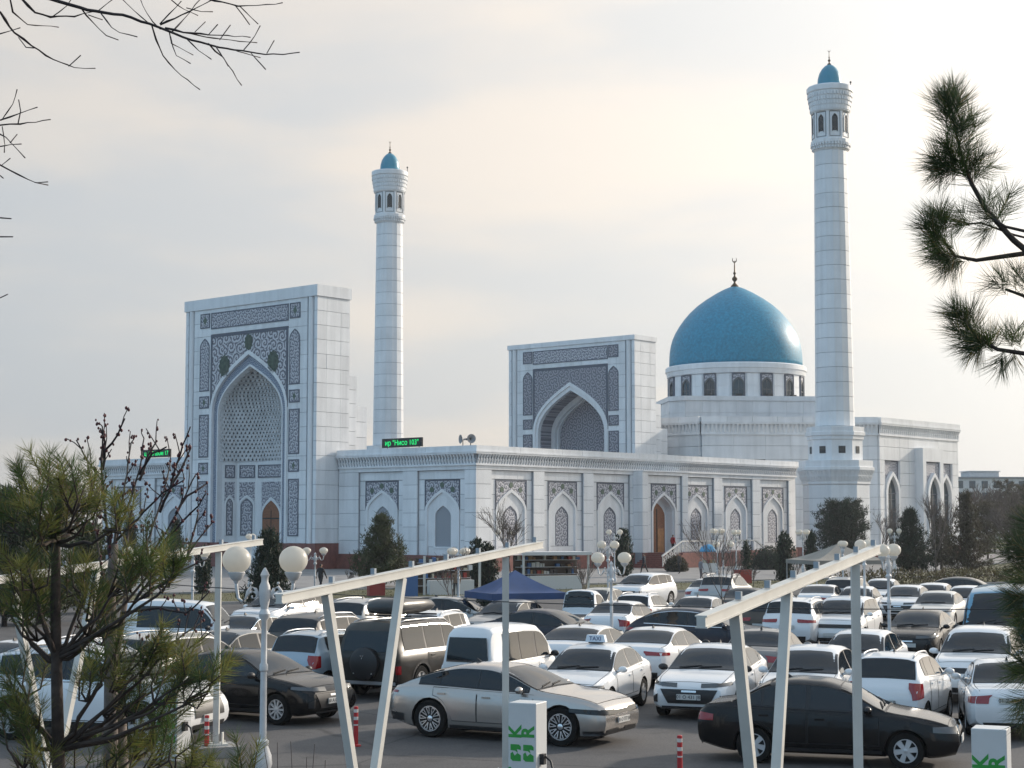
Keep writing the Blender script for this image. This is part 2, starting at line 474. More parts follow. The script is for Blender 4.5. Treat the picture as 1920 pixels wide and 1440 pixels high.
# ------------------------------------------------------------------ the mosque
MQ = R(49.2)
MU, MV = Vector((math.cos(MQ), math.sin(MQ))), Vector((-math.sin(MQ), math.cos(MQ)))
MC0 = Vector((-3.1, 145.0))
def mq_world(a, b, z=0.0):
    p = MC0 + MU * a + MV * b
    return Vector((p.x, p.y, z))
def mq_thing(name, label, cat, a0, b0, group=None):
    t = thing(name, label, cat, mq_world(a0, b0), MQ, group)
    return t, (a0, b0)
class Wall:
    """wall plane in mosque coordinates: origin, direction along the wall, outward normal"""
    def __init__(s, org, O, d, n):
        s.O = (O[0] - org[0], O[1] - org[1]); l = math.hypot(*d); s.d = (d[0] / l, d[1] / l)
        l = math.hypot(*n); s.n = (n[0] / l, n[1] / l); s.rz = math.atan2(s.d[1], s.d[0])
    def __call__(s, a, z, o):
        return (s.O[0] + s.d[0] * a + s.n[0] * o, s.O[1] + s.d[1] * a + s.n[1] * o, z)
_u = MB(); _u.box((0, 0, 0), (1, 1, 1)); UNIT_RED = _u.mesh('plinth_slab', M_RED)
_u = MB(); _u.box((0, 0, 0), (1, 1, 1)); UNIT_PLAIN = _u.mesh('stone_block', M_PLAIN)
def panel(T, P, s0, s1, z0, z1, o0, o1, me=UNIT, name='panel'):
    return obj(name, me, T, P((s0 + s1) / 2, (z0 + z1) / 2, (o0 + o1) / 2), P.rz, (s1 - s0, abs(o1 - o0), z1 - z0))
def spread(a, b, w):
    n = max(1, round((b - a) / w))
    return [a + (b - a) * i / n for i in range(n + 1)]
def clad(T, P, S, Z, o0=-0.1, o1=0.0, holes=(), gap=0.034, me=UNIT, name='panel', vgap=0.018):
    for i in range(len(S) - 1):
        for j in range(len(Z) - 1):
            cs, cz = (S[i] + S[i + 1]) / 2, (Z[j] + Z[j + 1]) / 2
            if any(h[0] < cs < h[1] and h[2] < cz < h[3] for h in holes): continue
            jit = random.uniform(-0.008, 0.008)
            panel(T, P, S[i] + vgap / 2, S[i + 1] - vgap / 2, Z[j] + gap / 2, Z[j + 1] - gap / 2, o0, o1 + jit, me, name)
def arch(c, w, z0, zs, zt, n=10, p1=0.46, px=0.25, pz=0.75):
    """pointed arch outline from the left foot over the apex to the right foot"""
    h = zt - zs; half = []
    for i in range(n + 1):
        t = i / n; q = 1 - t
        x = q**3 * 0.5 + 3 * q * q * t * 0.5 + 3 * q * t * t * px
        z = 3 * q * q * t * p1 + 3 * q * t * t * pz + t**3
        half.append((x * w, zs + z * h))
    left = [(c - w / 2, z0)] + [(c - x, z) for x, z in half]
    right = [(c + x, z) for x, z in half[::-1][1:]] + [(c + w / 2, z0)]
    return left + right
def frame_rect(mb, P, s0, s1, z0, z1, w, o0, o1, mi=0):
    mb.pbox(P, s0, s1, z1 - w, z1, o0, o1, mi); mb.pbox(P, s0, s1, z0, z0 + w, o0, o1, mi)
    mb.pbox(P, s0, s0 + w, z0 + w, z1 - w, o0, o1, mi); mb.pbox(P, s1 - w, s1, z0 + w, z1 - w, o0, o1, mi)
def orn_panel(T, P, s0, s1, z0, z1, o=0.0, m=None, pointed=False, flower=False):
    m = m or M_ORN_F
    mb = MB(); w = s1 - s0
    if pointed:
        A = arch((s0 + s1) / 2, w, z0, z1 - 0.62 * w, z1, 6); mb.prism(P, A, o - 0.03, o + 0.035)
        pn = mb.build('ornament_panel', m, T)
        B = arch((s0 + s1) / 2, w - 0.2, z0 + 0.1, z1 - 0.62 * w, z1 - 0.13, 6)
        mb = MB(); mb.strip(P, A, B, o + 0.03, o + 0.055); mb.pbox(P, s0, s1, z0, z0 + 0.1, o + 0.03, o + 0.053)
        mb.build('border', M_TRIM, pn)
    else:
        mb.pbox(P, s0 + 0.05, s1 - 0.05, z0 + 0.05, z1 - 0.05, o - 0.03, o + 0.035)
        pn = mb.build('ornament_panel', m, T)
        mb = MB(); frame_rect(mb, P, s0, s1, z0, z1, 0.11, o - 0.03, o + 0.055); mb.build('border', M_TRIM, pn)
    if flower:
        c, zc = (s0 + s1) / 2, (z0 + z1) / 2; k = min(w, z1 - z0) * 0.32
        mb = MB(); mb.prism(P, [(c, zc - k), (c + 0.35 * k, zc - 0.3 * k), (c + 0.6 * k, zc), (c + 0.3 * k, zc + 0.4 * k), (c, zc + k), (c - 0.3 * k, zc + 0.4 * k), (c - 0.6 * k, zc), (c - 0.35 * k, zc - 0.3 * k)], o, o + 0.045)
        mb.build('flower', M_GREEN, pn)
    return pn

def cornice(T, P, s0, s1, zb, zt, out=0.4, step=0.36, ext0=0.0, ext1=0.0, fm=M_JOINT_SHADE):
    """moulded cornice with two rows of small stalactite brackets; zb..zt"""
    h = zt - zb
    m = MB()
    m.pbox(P, s0 - ext0 * 0.4, s1 + ext1 * 0.4, zb, zb + 0.09 * h, 0.003, out * 0.35)
    m.pbox(P, s0 - ext0 * 0.9, s1 + ext1 * 0.9, zb + 0.58 * h, zb + 0.66 * h, 0.003, out * 0.9)
    m.pbox(P, s0 - ext0, s1 + ext1, zb + 0.66 * h, zb + 0.72 * h, 0.003, out)
    m.build('cornice_moulding', M_PLAIN, T)
    m = MB(); m.pbox(P, s0 - ext0 * 0.2, s1 + ext1 * 0.2, zb + 0.09 * h, zb + 0.58 * h, 0.003, out * 0.18); m.build('cornice_frieze', fm, T)  # default grey backing puts the shade of the bracket slots into the colour
    d = MB(); n = max(1, int((s1 - s0) / step))
    for r, (za, zc, o0, o1) in enumerate(((0.09, 0.33, 0.18, 0.5), (0.33, 0.58, 0.35, 0.8))):
        for i in range(n):
            c = s0 + (s1 - s0) * (i + 0.5 + 0.0 * r) / n; w = (s1 - s0) / n * 0.56
            A, B = zb + za * h, zb + zc * h
            q = [P(c - w / 2, A, out * o0), P(c + w / 2, A, out * o0), P(c + w / 2, B, out * o0), P(c - w / 2, B, out * o0),
                 P(c - w * 0.15, A + 0.02, out * (o0 + 0.02)), P(c + w * 0.15, A + 0.02, out * (o0 + 0.02)), P(c + w / 2, B, out * o1), P(c - w / 2, B, out * o1)]
            d.add(q, [(0, 3, 2, 1), (4, 5, 6, 7), (0, 1, 5, 4), (1, 2, 6, 5), (2, 3, 7, 6), (3, 0, 4, 7)])
    o = d.build('stalactite_bracket_row', M_PLAIN, T); o['kind'] = 'stuff'
    # parapet slabs on top
    S = spread(s0 - ext0 * 0.75, s1 + ext1 * 0.75, 3.0)
    clad(T, P, S, [zb + 0.72 * h, zt], -0.3, out * 0.75, gap=0.0, vgap=0.03, name='parapet_slab')

def bay(T, P, c, style, zp=1.38, o=0.0):
    """one recessed bay of the low gallery"""
    global_arch = arch
    def arch_(*a): return global_arch(*a, p1=0.30, px=0.275, pz=0.71)
    # recess back wall and its cladding
    mb = MB()
    if style == 'door':
        mb.pbox(P, c - 2.85, c - 1.76, zp, 8.83, o - 0.75, o - 0.45); mb.pbox(P, c + 1.76, c + 2.85, zp, 8.83, o - 0.75, o - 0.45); mb.pbox(P, c - 1.76, c + 1.76, 6.9, 8.83, o - 0.75, o - 0.45)
    else: mb.pbox(P, c - 2.85, c + 2.85, zp, 8.83, o - 0.75, o - 0.45)
    mb.build('recess_back', M_JOINT_SHADE, T)
    for s0, s1 in ((c - 2.85, c - 2.1), (c + 2.1, c + 2.85)):
        clad(T, P, [s0 + 0.01, s1 - 0.01], spread(zp, 8.03, 1.33), o - 0.45, o - 0.26)
    clad(T, P, spread(c - 2.84, c + 2.84, 1.9), [8.05, 8.82], o - 0.45, o - 0.26)
    # spandrel with scrolls
    A = arch_(c, 4.1, 5.4, 5.41, 7.2)[1:-1]
    top = [(x, 8.0) for x, z in A]
    mb = MB(); mb.strip(P, A, top, o - 0.44, o - 0.24); sp = mb.build('spandrel', M_ORN_F, T)
    mb = MB()
    mb.pbox(P, c - 2.1, c + 2.1, 7.9, 8.02, o - 0.44, o - 0.205); mb.pbox(P, c - 2.1, c - 1.98, 5.4, 7.9, o - 0.44, o - 0.205); mb.pbox(P, c + 1.98, c + 2.1, 5.4, 7.9, o - 0.44, o - 0.205)
    mb.build('border', M_TRIM, sp)
    for q, zz in ((-1.25, 7.15), (0, 7.55), (1.25, 7.15)):
        k = 0.26; mb = MB()
        mb.prism(P, [(c + q + k * math.cos(t), zz + k * math.sin(t)) for t in [i * math.pi / 4 for i in range(8)]], o - 0.25, o - 0.215)
        mb.build('flower', M_GREEN, sp)
    # white arch moulding
    A = arch_(c, 4.1, zp, 5.4, 7.2); B = arch_(c, 3.6, zp, 5.35, 6.92)
    mb = MB(); mb.strip(P, A, B, o - 0.44, o - 0.19); mb.build('arch_moulding', M_PLAIN, T)
    if style == 'door':
        # deep open porch
        C = arch_(c, 3.6, zp, 5.35, 6.92)
        mb = MB(); mb.strip(P, C, arch_(c, 3.4, zp, 5.3, 6.78), o - 1.25, o - 0.44); mb.build('porch_lining', M_PLAIN, T)
        mb = MB(); mb.prism(P, arch_(c, 3.4, zp, 5.3, 6.78), o - 1.4, o - 1.2); mb.build('porch_back', M_PLAIN, T)
        dr = MB(); dr.prism(P, arch(c, 2.7, zp, 4.8, 6.2), o - 1.2, o - 1.12); d = dr.build('door', M_WOOD, T)
        k = MB(); k.pbox(P, c - 0.05, c + 0.05, zp, 5.6, o - 1.12, o - 1.08); k.build('door_rail', M_DARK, d)
        lf = MB(); lf.pbox(P, c + 0.1, c + 1.1, zp, zp + 2.3, o - 1.12, o - 1.05); lf.build('door_leaf', mat('orange pine door leaf', (0.42, 0.19, 0.07), 0.5, var=0.2), T)
        return
    zw, zs, zt, w = 2.14, 4.75, 5.75, 1.9
    A = arch_(c, 3.6, zw, 5.35, 6.92); B = arch(c, w, zw, zs, zt)
    mb = MB(); mb.strip(P, A, B, o - 0.44, o - 0.34); mb.pbox(P, c - 1.75, c + 1.75, zp, zw - 0.04, o - 0.44, o - 0.34)
    mb.build('niche_panel', M_PLAIN, T)
    C = arch(c, w - 0.24, zw + 0.1, zs, zt - 0.17)
    if style == 'pattern':
        mb = MB(); mb.prism(P, B, o - 0.60, o - 0.38); pn = mb.build('ornament_panel', M_ORN_F, T)
        mb = MB(); mb.strip(P, B, C, o - 0.38, o - 0.345); mb.build('border', M_TRIM, pn)
    else:
        mb = MB(); mb.prism(P, B, o - 0.74, o - 0.71); pn = mb.build('window', M_LOUV, T)
        sl = MB()
        for i in range(22):
            z = zw + 0.08 + i * 0.16
            hw = w / 2 if z < zs else w / 2 * max(0.0, 1 - ((z - zs) / (zt - zs)) ** 1.3)
            if hw > 0.1: sl.pbox(P, c - hw + 0.02, c + hw - 0.02, z, z + 0.09, o - 0.71, o - 0.66)
        sl.build('shutter_slat', M_LOUV, pn)
        mb = MB(); mb.pbox(P, c - w / 2 - 0.12, c + w / 2 + 0.12, zw - 0.14, zw + 0.0, o - 0.5, o - 0.26); mb.build('sill', M_PLAIN, pn)

PL_T, ROOF = 1.38, 10.9
# ---- low gallery: the side facing right (along a), and the front (along b)
GT, GO = mq_thing('courtyard_gallery', 'long low white marble gallery with arched niches, its corner beside the tall entrance portal', 'building', 0, 0)
PR = Wall(GO, (0, 0), (1, 0), (0, -1)); PF = Wall(GO, (0, 0), (0, 1), (-1, 0))
side_c = [4.9, 12.1, 19.3, 26.4, 33.6, 40.8, 48.0]
front_c = [4.2, 11.7, 41.9, 49.4]
def gallery_run(P, s0, s1, cs, holes_extra=()):
    hs = sorted([(c - 2.85, c + 2.85) for c in cs] + list(holes_extra))
    segs = []; x = s0
    for h in hs:
        if h[0] > x: segs.append((x, h[0]))
        x = max(x, h[1])
    if x < s1: segs.append((x, s1))
    mb = MB()
    for a, b in segs: mb.pbox(P, max(a, s0 + 0.12), b, PL_T, 8.83, -0.9, -0.1)
    mb.pbox(P, s0 + 0.12, s1, 8.83, ROOF - 0.4, -0.9, -0.1)
    mb.build('wall', M_JOINT_SHADE, GT)
    for a, b in segs:
        clad(GT, P, spread(a, b, 2.2), spread(PL_T, 8.83, 1.24))
    clad(GT, P, spread(s0, s1, 3.2), [8.83, 9.45])
    clad(GT, P, spread(s0, s1, 2.6), [0.02, PL_T], -0.3, 0.16, gap=0.0, me=UNIT_RED, name='plinth_slab')
gallery_run(PR, 0, 52.2, [c for c in side_c if c != 26.4], [(22.6, 30.2)])
gallery_run(PF, 0.1, 17.1, front_c[:2]); gallery_run(PF, 36.5, 53.6, front_c[2:])
for c in side_c:
    if c != 26.4: bay(GT, PR, c, 'pattern')
for c in front_c: bay(GT, PF, c, 'window')
cornice(GT, PR, 0, 52.2, 9.2, ROOF, 0.45, ext0=1.0 * 0.45, ext1=0.45)
cornice(GT, PF, 0.0, 17.1, 9.2, ROOF, 0.45); cornice(GT, PF, 36.5, 53.6, 9.2, ROOF, 0.45, ext1=0.45)
# projecting door block on the side
mb = MB(); PD = Wall(GO, (0, -1.1), (1, 0), (0, -1))
mb.pbox(PD, 22.6, 23.55, 0.02, 9.0, -1.8, -0.1); mb.pbox(PD, 29.25, 30.2, 0.02, 9.0, -1.8, -0.1)
mb.pbox(PD, 22.6, 30.2, 8.83, 9.15, -1.8, -0.1); mb.build('door_block', M_JOINT_SHADE, GT)
clad(GT, PD, [22.6, 23.55], spread(PL_T, 9.15, 1.24)); clad(GT, PD, [29.25, 30.2], spread(PL_T, 9.15, 1.24))
clad(GT, PD, spread(23.55, 29.25, 2.9), [8.83, 9.15])
PDl = Wall(GO, (22.6, -1.1), (0, 1), (-1, 0)); clad(GT, PDl, [0, 1.1], spread(PL_T, 9.15, 1.24), -0.1, 0.02)
mb = MB(); mb.pbox(PD, 22.6, 30.2, 9.15, 9.25, -1.1, 0.12); mb.build('block_coping', M_PLAIN, GT)
bay(GT, PD, 26.4, 'door')
clad(GT, PD, [22.6, 23.55], [0.02, PL_T], -0.3, 0.16, gap=0.0, me=UNIT_RED, name='plinth_slab'); clad(GT, PD, [29.25, 30.2], [0.02, PL_T], -0.3, 0.16, gap=0.0, me=UNIT_RED, name='plinth_slab')
# far end wall, roofs
PE = Wall(GO, (52.2, 0), (0, 1), (1, 0))
mb = MB(); mb.pbox(PE, 0.0, 9, 0.02, ROOF - 0.4, -0.9, 0.0); mb.build('end_wall', M_PLAIN, GT)
mb = MB(); mb.box((26, 4.6, 10.2), (51.6, 8.2, 0.3)); mb.box((4.6, 30, 10.2), (8.2, 46, 0.298)); mb.build('roof', mat('grey roof felt', (0.2, 0.2, 0.21), 0.9), GT)
mb = MB(); mb.box((30, 9, 5.1), (44, 0.4, 10.0)); mb.build('courtyard_wall', M_PLAIN, GT)

# ---- portals
def portal(name, label, a0, half, zt, zpl, fine, b_mid=26.8):
    T, O = mq_thing(name, label, 'portal', a0, b_mid)
    b0, b1 = b_mid - half, b_mid + half; W_ = 2 * half
    P = Wall(O, (a0, b0), (0, 1), (-1, 0)); PS = Wall(O, (a0, b0), (1, 0), (0, -1)); PB = Wall(O, (a0, b1), (1, 0), (0, 1))
    c = half; fw = 5.65                       # arch field half width
    th = 4.15
    # core masonry behind the cladding
    mb = MB()
    mb.pbox(P, 0.1, c - fw, 0.02, zt - 0.15, -th, -0.1); mb.pbox(P, c + fw, W_ - 0.1, 0.02, zt - 0.15, -th, -0.1)
    mb.pbox(P, c - fw, c + fw, 22.6, zt - 0.15, -th, -0.1)
    mb.build('core_wall', M_JOINT_SHADE, T)
    mb = MB(); mb.pbox(P, c - fw, c + fw, 0.02, 22.6, -th, -th + 0.5); mb.build('back_wall', M_PLAIN, T)
    # cladding of the front
    Z = spread(zpl, 25.15, 1.34)
    for s0, s1 in ((1.35, c - fw), (c + fw, W_ - 1.35)):
        clad(T, P, spread(s0, s1, 1.6), Z)
    clad(T, P, spread(c - fw, c + fw, 1.9), [22.62, 23.9, 25.15])
    clad(T, P, [0.0, 0.42], Z); clad(T, P, [W_ - 0.42, W_], Z)
    # corner colonnettes in their grooves
    for s in (0.88, W_ - 0.88):
        m = MB(); pc = P(s, 0, -0.12); m.lathe([(0.30, zpl), (0.30, 25.1)], 14, (pc[0], pc[1], 0)); m.build('colonnette', M_PLAIN, T, smooth=True)
    # coping
    mb = MB(); mb.pbox(P, -0.12, W_ + 0.12, 25.15, zt, -th - 0.1, 0.14); mb.build('coping', M_PLAIN, T)
    # sides
    for Q in (PS, PB):
        clad(T, Q, [0.0, 1.2, 3.0, th], spread(zpl, 25.15, 1.34), -0.1, 0.0)
    if zpl > 1.5:
        for Q in (PS, PB): clad(T, Q, spread(0.0, th + 1.2, 1.6), [0.02, zpl], -0.1, 0.14, gap=0.0, me=UNIT_RED, name='plinth_slab')
        clad(T, P, spread(-0.14, c - fw + 0.02, 1.6), [0.02, zpl], -0.1, 0.14, gap=0.0, me=UNIT_RED, name='plinth_slab')
        clad(T, P, spread(c + fw - 0.02, W_ + 0.14, 1.6), [0.02, zpl], -0.1, 0.14, gap=0.0, me=UNIT_RED, name='plinth_slab')
    if not fine:
        for s0, s1 in ((c - fw, c - fw + 1.3), (c + fw - 1.3, c + fw)):
            mb = MB(); mb.pbox(P, s0, s1, 0.02, zpl, -1.6, -0.08); mb.build('jamb_base', M_RED, T)
    # stepped buttress behind
    mb = MB(); mb.pbox(PS, th, th + 1.05, 0.02, 18.0, -W_ + 0.3, -0.3); mb.build('buttress', M_JOINT_SHADE, T)
    clad(T, PS, [th, th + 1.05], spread(zpl, 18.0, 1.34), -0.3, -0.1)
    mb = MB(); mb.pbox(PS, th + 1.05, th + 2.6, 0.02, 15.2, -W_ + 0.6, -0.5); mb.build('buttress', M_JOINT_SHADE, T)
    clad(T, PS, [th + 1.05, th + 2.6], spread(ROOF - 0.1, 15.2, 1.34), -0.5, -0.3)
    # ornament panels
    om = M_ORN_D if fine else M_ORN_F; fl = not fine
    for s0 in (2.3, W_ - 2.3 - 1.45):
        s1 = s0 + 1.45
        orn_panel(T, P, s0, s1, 23.3, 24.75, m=om, flower=fl)
        orn_panel(T, P, s0, s1, 17.1, 22.3, m=om, pointed=True)
        orn_panel(T, P, s0, s1, 15.4, 16.6, m=om, flower=fl)
        orn_panel(T, P, s0, s1, 10.6, 14.8, m=om)
        orn_panel(T, P, s0, s1, 8.95, 10.1, m=om, flower=fl)
        orn_panel(T, P, s0, s1, 3.0, 8.3, m=om)
    orn_panel(T, P, c - fw + 0.0, c + fw, 23.15, 24.75, m=M_ORN_F)
    # spandrel
    zs, za = 15.0, 20.75
    A = arch(c, 2 * fw - 0.2, 10, zs, za, 14)[1:-1]; top = [(x, 22.35) for x, z in A]
    mb = MB(); mb.strip(P, A, top, -0.4, 0.02); sp = mb.build('spandrel', M_ORN_D if fine else M_ORN, T)
    mb = MB(); mb.pbox(P, c - fw, c + fw, 22.3, 22.6, -0.4, 0.05); mb.pbox(P, c - fw, c - fw + 0.26, zs, 22.3, -0.4, 0.05); mb.pbox(P, c + fw - 0.26, c + fw, zs, 22.3, -0.4, 0.05)
    mb.build('border', M_TRIM, sp)
    if not fine:
        for q, zz, k in ((-3.55, 19.4, 1.0), (3.55, 19.4, 1.0), (0, 21.5, 0.72)):
            mb = MB()
            mb.prism(P, [(c + q + k * r * 0.85 * math.cos(t), zz + k * r * 1.15 * math.sin(t)) for t, r in [(i * math.pi / 12, 1.0 - 0.16 * (i % 2)) for i in range(24)]], 0.0, 0.06)
            mb.build('flower', mat('dark green flower carving', (0.055, 0.085, 0.065), 0.7, var=0.5, vscale=3.0), sp)
    # white arch moulding, blue inner band
    A = arch(c, 2 * fw - 0.02, zpl, zs, za, 14); B = arch(c, 2 * fw - 0.6, zpl, zs - 0.1, za - 0.42, 14); C = arch(c, 2 * fw - 1.75, zpl, zs - 0.25, za - 1.35, 14)
    mb = MB(); mb.strip(P, A, B, -0.5, 0.06); mb.build('arch_moulding', M_PLAIN, T)
    if not fine:
        mb = MB(); mb.strip(P, B, C, -0.85, -0.25); mb.build('blue_band', M_ORN_B, T)
        mb = MB(); mb.strip(P, C, arch(c, 2 * fw - 2.0, zpl, zs - 0.27, za - 1.55, 14), -0.9, -0.15); mb.build('inner_moulding', M_PLAIN, T)
        niche(T, O, P, c, fw - 1.0, zpl, zs - 0.27, za - 1.55)
    else:
        mb = MB(); mb.strip(P, B, arch(c, 2 * fw - 1.3, zpl, zs - 0.2, za - 0.95, 14), -0.6, -0.1); mb.build('inner_moulding', M_PLAIN, T)
        C = arch(c, 2 * fw - 1.3, zpl, zs - 0.2, za - 0.95, 14)
        mb = MB(); mb.strip(P, C, arch(c, 2 * fw - 1.5, zpl, zs - 0.2, za - 1.05, 14), -2.5, -0.6); mb.build('soffit', M_ORN_D, T)
        D = arch(c, 2 * fw - 2.6, zpl, zs - 0.4, za - 1.75, 14)
        mb = MB(); mb.strip(P, C, D, -3.0, -2.5); mb.build('rear_arch', M_PLAIN, T)
        mb = MB(); mb.strip(P, D, arch(c, 2 * fw - 2.8, zpl, zs - 0.4, za - 1.9, 14), -3.5, -3.0); mb.build('rear_soffit', M_PLAIN, T)
        mb = MB(); mb.prism(P, arch(c, 2 * fw - 2.6, zpl, zs - 0.4, za - 1.75, 14), -3.62, -3.45); mb.build('niche_back', M_ORN_D, T)
    return T

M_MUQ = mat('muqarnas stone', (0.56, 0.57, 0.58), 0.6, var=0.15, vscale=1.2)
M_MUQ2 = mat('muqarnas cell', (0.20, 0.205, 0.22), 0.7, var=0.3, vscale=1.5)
def niche(T, O, P, c, hw, zb, zs, za):
    dep = 3.1
    plan = [(-1.0, 0.0), (-0.86, 0.58), (-0.46, 1.0), (0.46, 1.0), (0.86, 0.58), (1.0, 0.0)]
    zm = 10.2
    # lower walls as facets
    pts = [(c + x * hw, -0.8 - y * (dep - 0.8)) for x, y in plan]
    org = P(0, 0, 0)
    for i in range(5):
        (s0, o0), (s1, o1) = pts[i], pts[i + 1]
        q0, q1 = P(s0, 0, o0), P(s1, 0, o1)
        d = (q1[0] - q0[0], q1[1] - q0[1]); L = math.hypot(*d); n = (-d[1] / L, d[0] / L)
        if n[0] * (P(c, 0, 0)[0] - q0[0]) + n[1] * (P(c, 0, 0)[1] - q0[1]) < 0: n = (-n[0], -n[1])
        Q = Wall((0, 0), (q0[0], q0[1]), d, n)
        mb = MB(); mb.pbox(Q, 0, L, 0.02, zm, -0.25, 0.0); mb.build('niche_wall', M_PLAIN, T)
        if i == 2:
            mb = MB(); mb.strip(Q, arch(L / 2, 2.9, zb, 5.0, 6.75)[1:-1], [(x, 8.2) for x, z in arch(L / 2, 2.9, zb, 5.0, 6.75)[1:-1]], -0.02, 0.03); mb.build('spandrel', M_ORN_F, T)
            mb = MB(); mb.strip(Q, arch(L / 2, 2.9, zb, 5.0, 6.75), arch(L / 2, 2.5, zb, 4.95, 6.4), -0.02, 0.10); mb.build('door_surround', M_PLAIN, T)
            mb = MB(); mb.prism(Q, arch(L / 2, 2.5, 0.6, 4.95, 6.4), 0.0, 0.05); dd = mb.build('door', M_WOOD, T)
            mb = MB(); mb.pbox(Q, L / 2 - 0.04, L / 2 + 0.04, 0.6, 5.4, 0.05, 0.075); mb.pbox(Q, L / 2 - 1.2, L / 2 + 1.2, 4.6, 4.72, 0.05, 0.07); mb.build('door_rail', M_DARK, dd)
            orn_panel(T, Q, 0.15, L - 0.15, 8.6, 9.85, o=0.02)
        else:
            w0, w1 = 0.25, L - 0.25; cc = L / 2; w = w1 - w0
            orn_panel(T, Q, w0, w1, 8.6, 9.85, o=0.02)
            AA = arch(cc, w, 3, 6.0, 6.95)[1:-1]
            mb = MB(); mb.strip(Q, AA, [(x, 8.2) for x, z in AA], -0.02, 0.035); mb.build('spandrel', M_ORN_F, T)
            mb = MB(); mb.strip(Q, arch(cc, w, 3, 6.0, 6.95), arch(cc, w - 0.3, 3, 5.95, 6.7), -0.02, 0.1); mb.build('arch_moulding', M_PLAIN, T)
            orn_panel(T, Q, w0 + 0.18, w1 - 0.18, 3.0, 6.6, o=0.02, pointed=True)
    # stalactite vault: corbelled tiers of small arched cells
    prof = arch(0, 2 * hw, zb, zs, za, 24)
    prof = [(x, z) for x, z in prof if x >= 0]
    def half_w(z):
        if z <= zs: return hw
        for k in range(len(prof) - 1):
            z0, z1 = prof[k][1], prof[k + 1][1]
            if min(z0, z1) <= z <= max(z0, z1) and abs(z1 - z0) > 1e-6:
                t = (z - z0) / (z1 - z0); return prof[k][0] * (1 - t) + prof[k + 1][0] * t
        return 0.0
    def plan_pts(z, ts):
        f = half_w(z); k = min(1.0, (z - zm) / (za - zm))
        dp = 0.35 + (dep - 0.35) * math.sqrt(max(0.0, 1 - k ** 2.1))
        ring = [(c + x * f, -0.35 - y * (dp - 0.35)) for x, y in plan]
        # soften the polygon into an arc as it climbs
        out = []; seg = [math.dist(ring[i], ring[i + 1]) for i in range(5)]; tot = sum(seg)
        for tt in ts:
            d = tot * tt; j = 0
            while j < 4 and d > seg[j]: d -= seg[j]; j += 1
            t = d / seg[j] if seg[j] > 1e-9 else 0
            a = (ring[j][0] * (1 - t) + ring[j + 1][0] * t, ring[j][1] * (1 - t) + ring[j + 1][1] * t)
            th = math.pi * tt
            b = (c - f * math.cos(th), -0.35 - (dp - 0.35) * math.sin(th))
            m = 0.25 + 0.6 * k
            out.append((a[0] * (1 - m) + b[0] * m, a[1] * (1 - m) + b[1] * m))
        return out
    mb = MB(); tiers = 25
    zz = [zm + (za - zm) * (i / tiers) ** 0.97 for i in range(tiers + 1)]
    for k in range(tiers):
        z0, z1 = zz[k], min(zz[k + 1], za - 0.05)
        f = half_w((z0 + z1) / 2)
        n = max(3, int(round(2.5 * f / 0.40)))
        ts = [q / n for q in range(n + 1)] if k % 2 == 0 else [0.0] + [(q + 0.5) / n for q in range(n)] + [1.0]
        lo = plan_pts(z0, ts); hi = lo; nx = plan_pts(z1, ts)
        for i in range(len(ts) - 1):
            a0, a1, b0, b1 = lo[i], lo[i + 1], hi[i], hi[i + 1]
            mb.add([P(a0[0], z1, a0[1]), P(a1[0], z1, a1[1]), P(nx[i + 1][0], z1, nx[i + 1][1]), P(nx[i][0], z1, nx[i][1])], [(0, 1, 2, 3)], 0)
            def pt(u_, w_, back=0.0, drop=0.0):
                # inside the cell quad, pushed into the masonry
                x = (a0[0] * (1 - u_) + a1[0] * u_) * (1 - w_) + (b0[0] * (1 - u_) + b1[0] * u_) * w_
                y = (a0[1] * (1 - u_) + a1[1] * u_) * (1 - w_) + (b0[1] * (1 - u_) + b1[1] * u_) * w_
                vx, vy = x - c, y - 0.6; l = math.hypot(vx, vy) + 1e-6
                return P(x + vx / l * back, z0 * (1 - w_) + z1 * w_, y + vy / l * back)
            outer = [(0, 0), (1, 0), (1, 1), (0, 1)]
            inner = [(0.27, 0.16), (0.73, 0.16), (0.73, 0.5), (0.5, 0.8), (0.27, 0.5)]
            V = [pt(*q, back=0.0) for q in outer] + [pt(*q) for q in inner] + [pt(*q, back=0.20) for q in inner]
            mb.add(V, [(0, 1, 5, 4), (1, 2, 7, 6), (1, 6, 5), (2, 3, 7), (3, 0, 4, 8), (3, 8, 7)], 0)
            mb.add(V, [(4 + q, 4 + (q + 1) % 5, 9 + (q + 1) % 5, 9 + q) for q in range(5)], 0)
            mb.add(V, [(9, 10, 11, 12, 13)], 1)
            # little ledge under each tier
            mb.add([pt(0, 0), pt(1, 0), pt(1, 0, 0.0), pt(0, 0, 0.0), pt(0, 0, 0.12), pt(1, 0, 0.12)], [(0, 1, 5, 4)], 0)
    o = mb.build('muqarnas_vault', [M_MUQ, M_MUQ2], T, fix=False); o['kind'] = 'stuff'

portal('entrance_portal', 'tall white entrance portal with muqarnas niche and brown door, in front of the gallery', -2.8, 9.6, 26.2, 2.35, False)
portal('prayer_hall_portal', 'grey-carved portal with plain pointed arch rising behind the gallery roof, beside the blue dome', 46.2, 9.5, 25.7, 1.38, True)

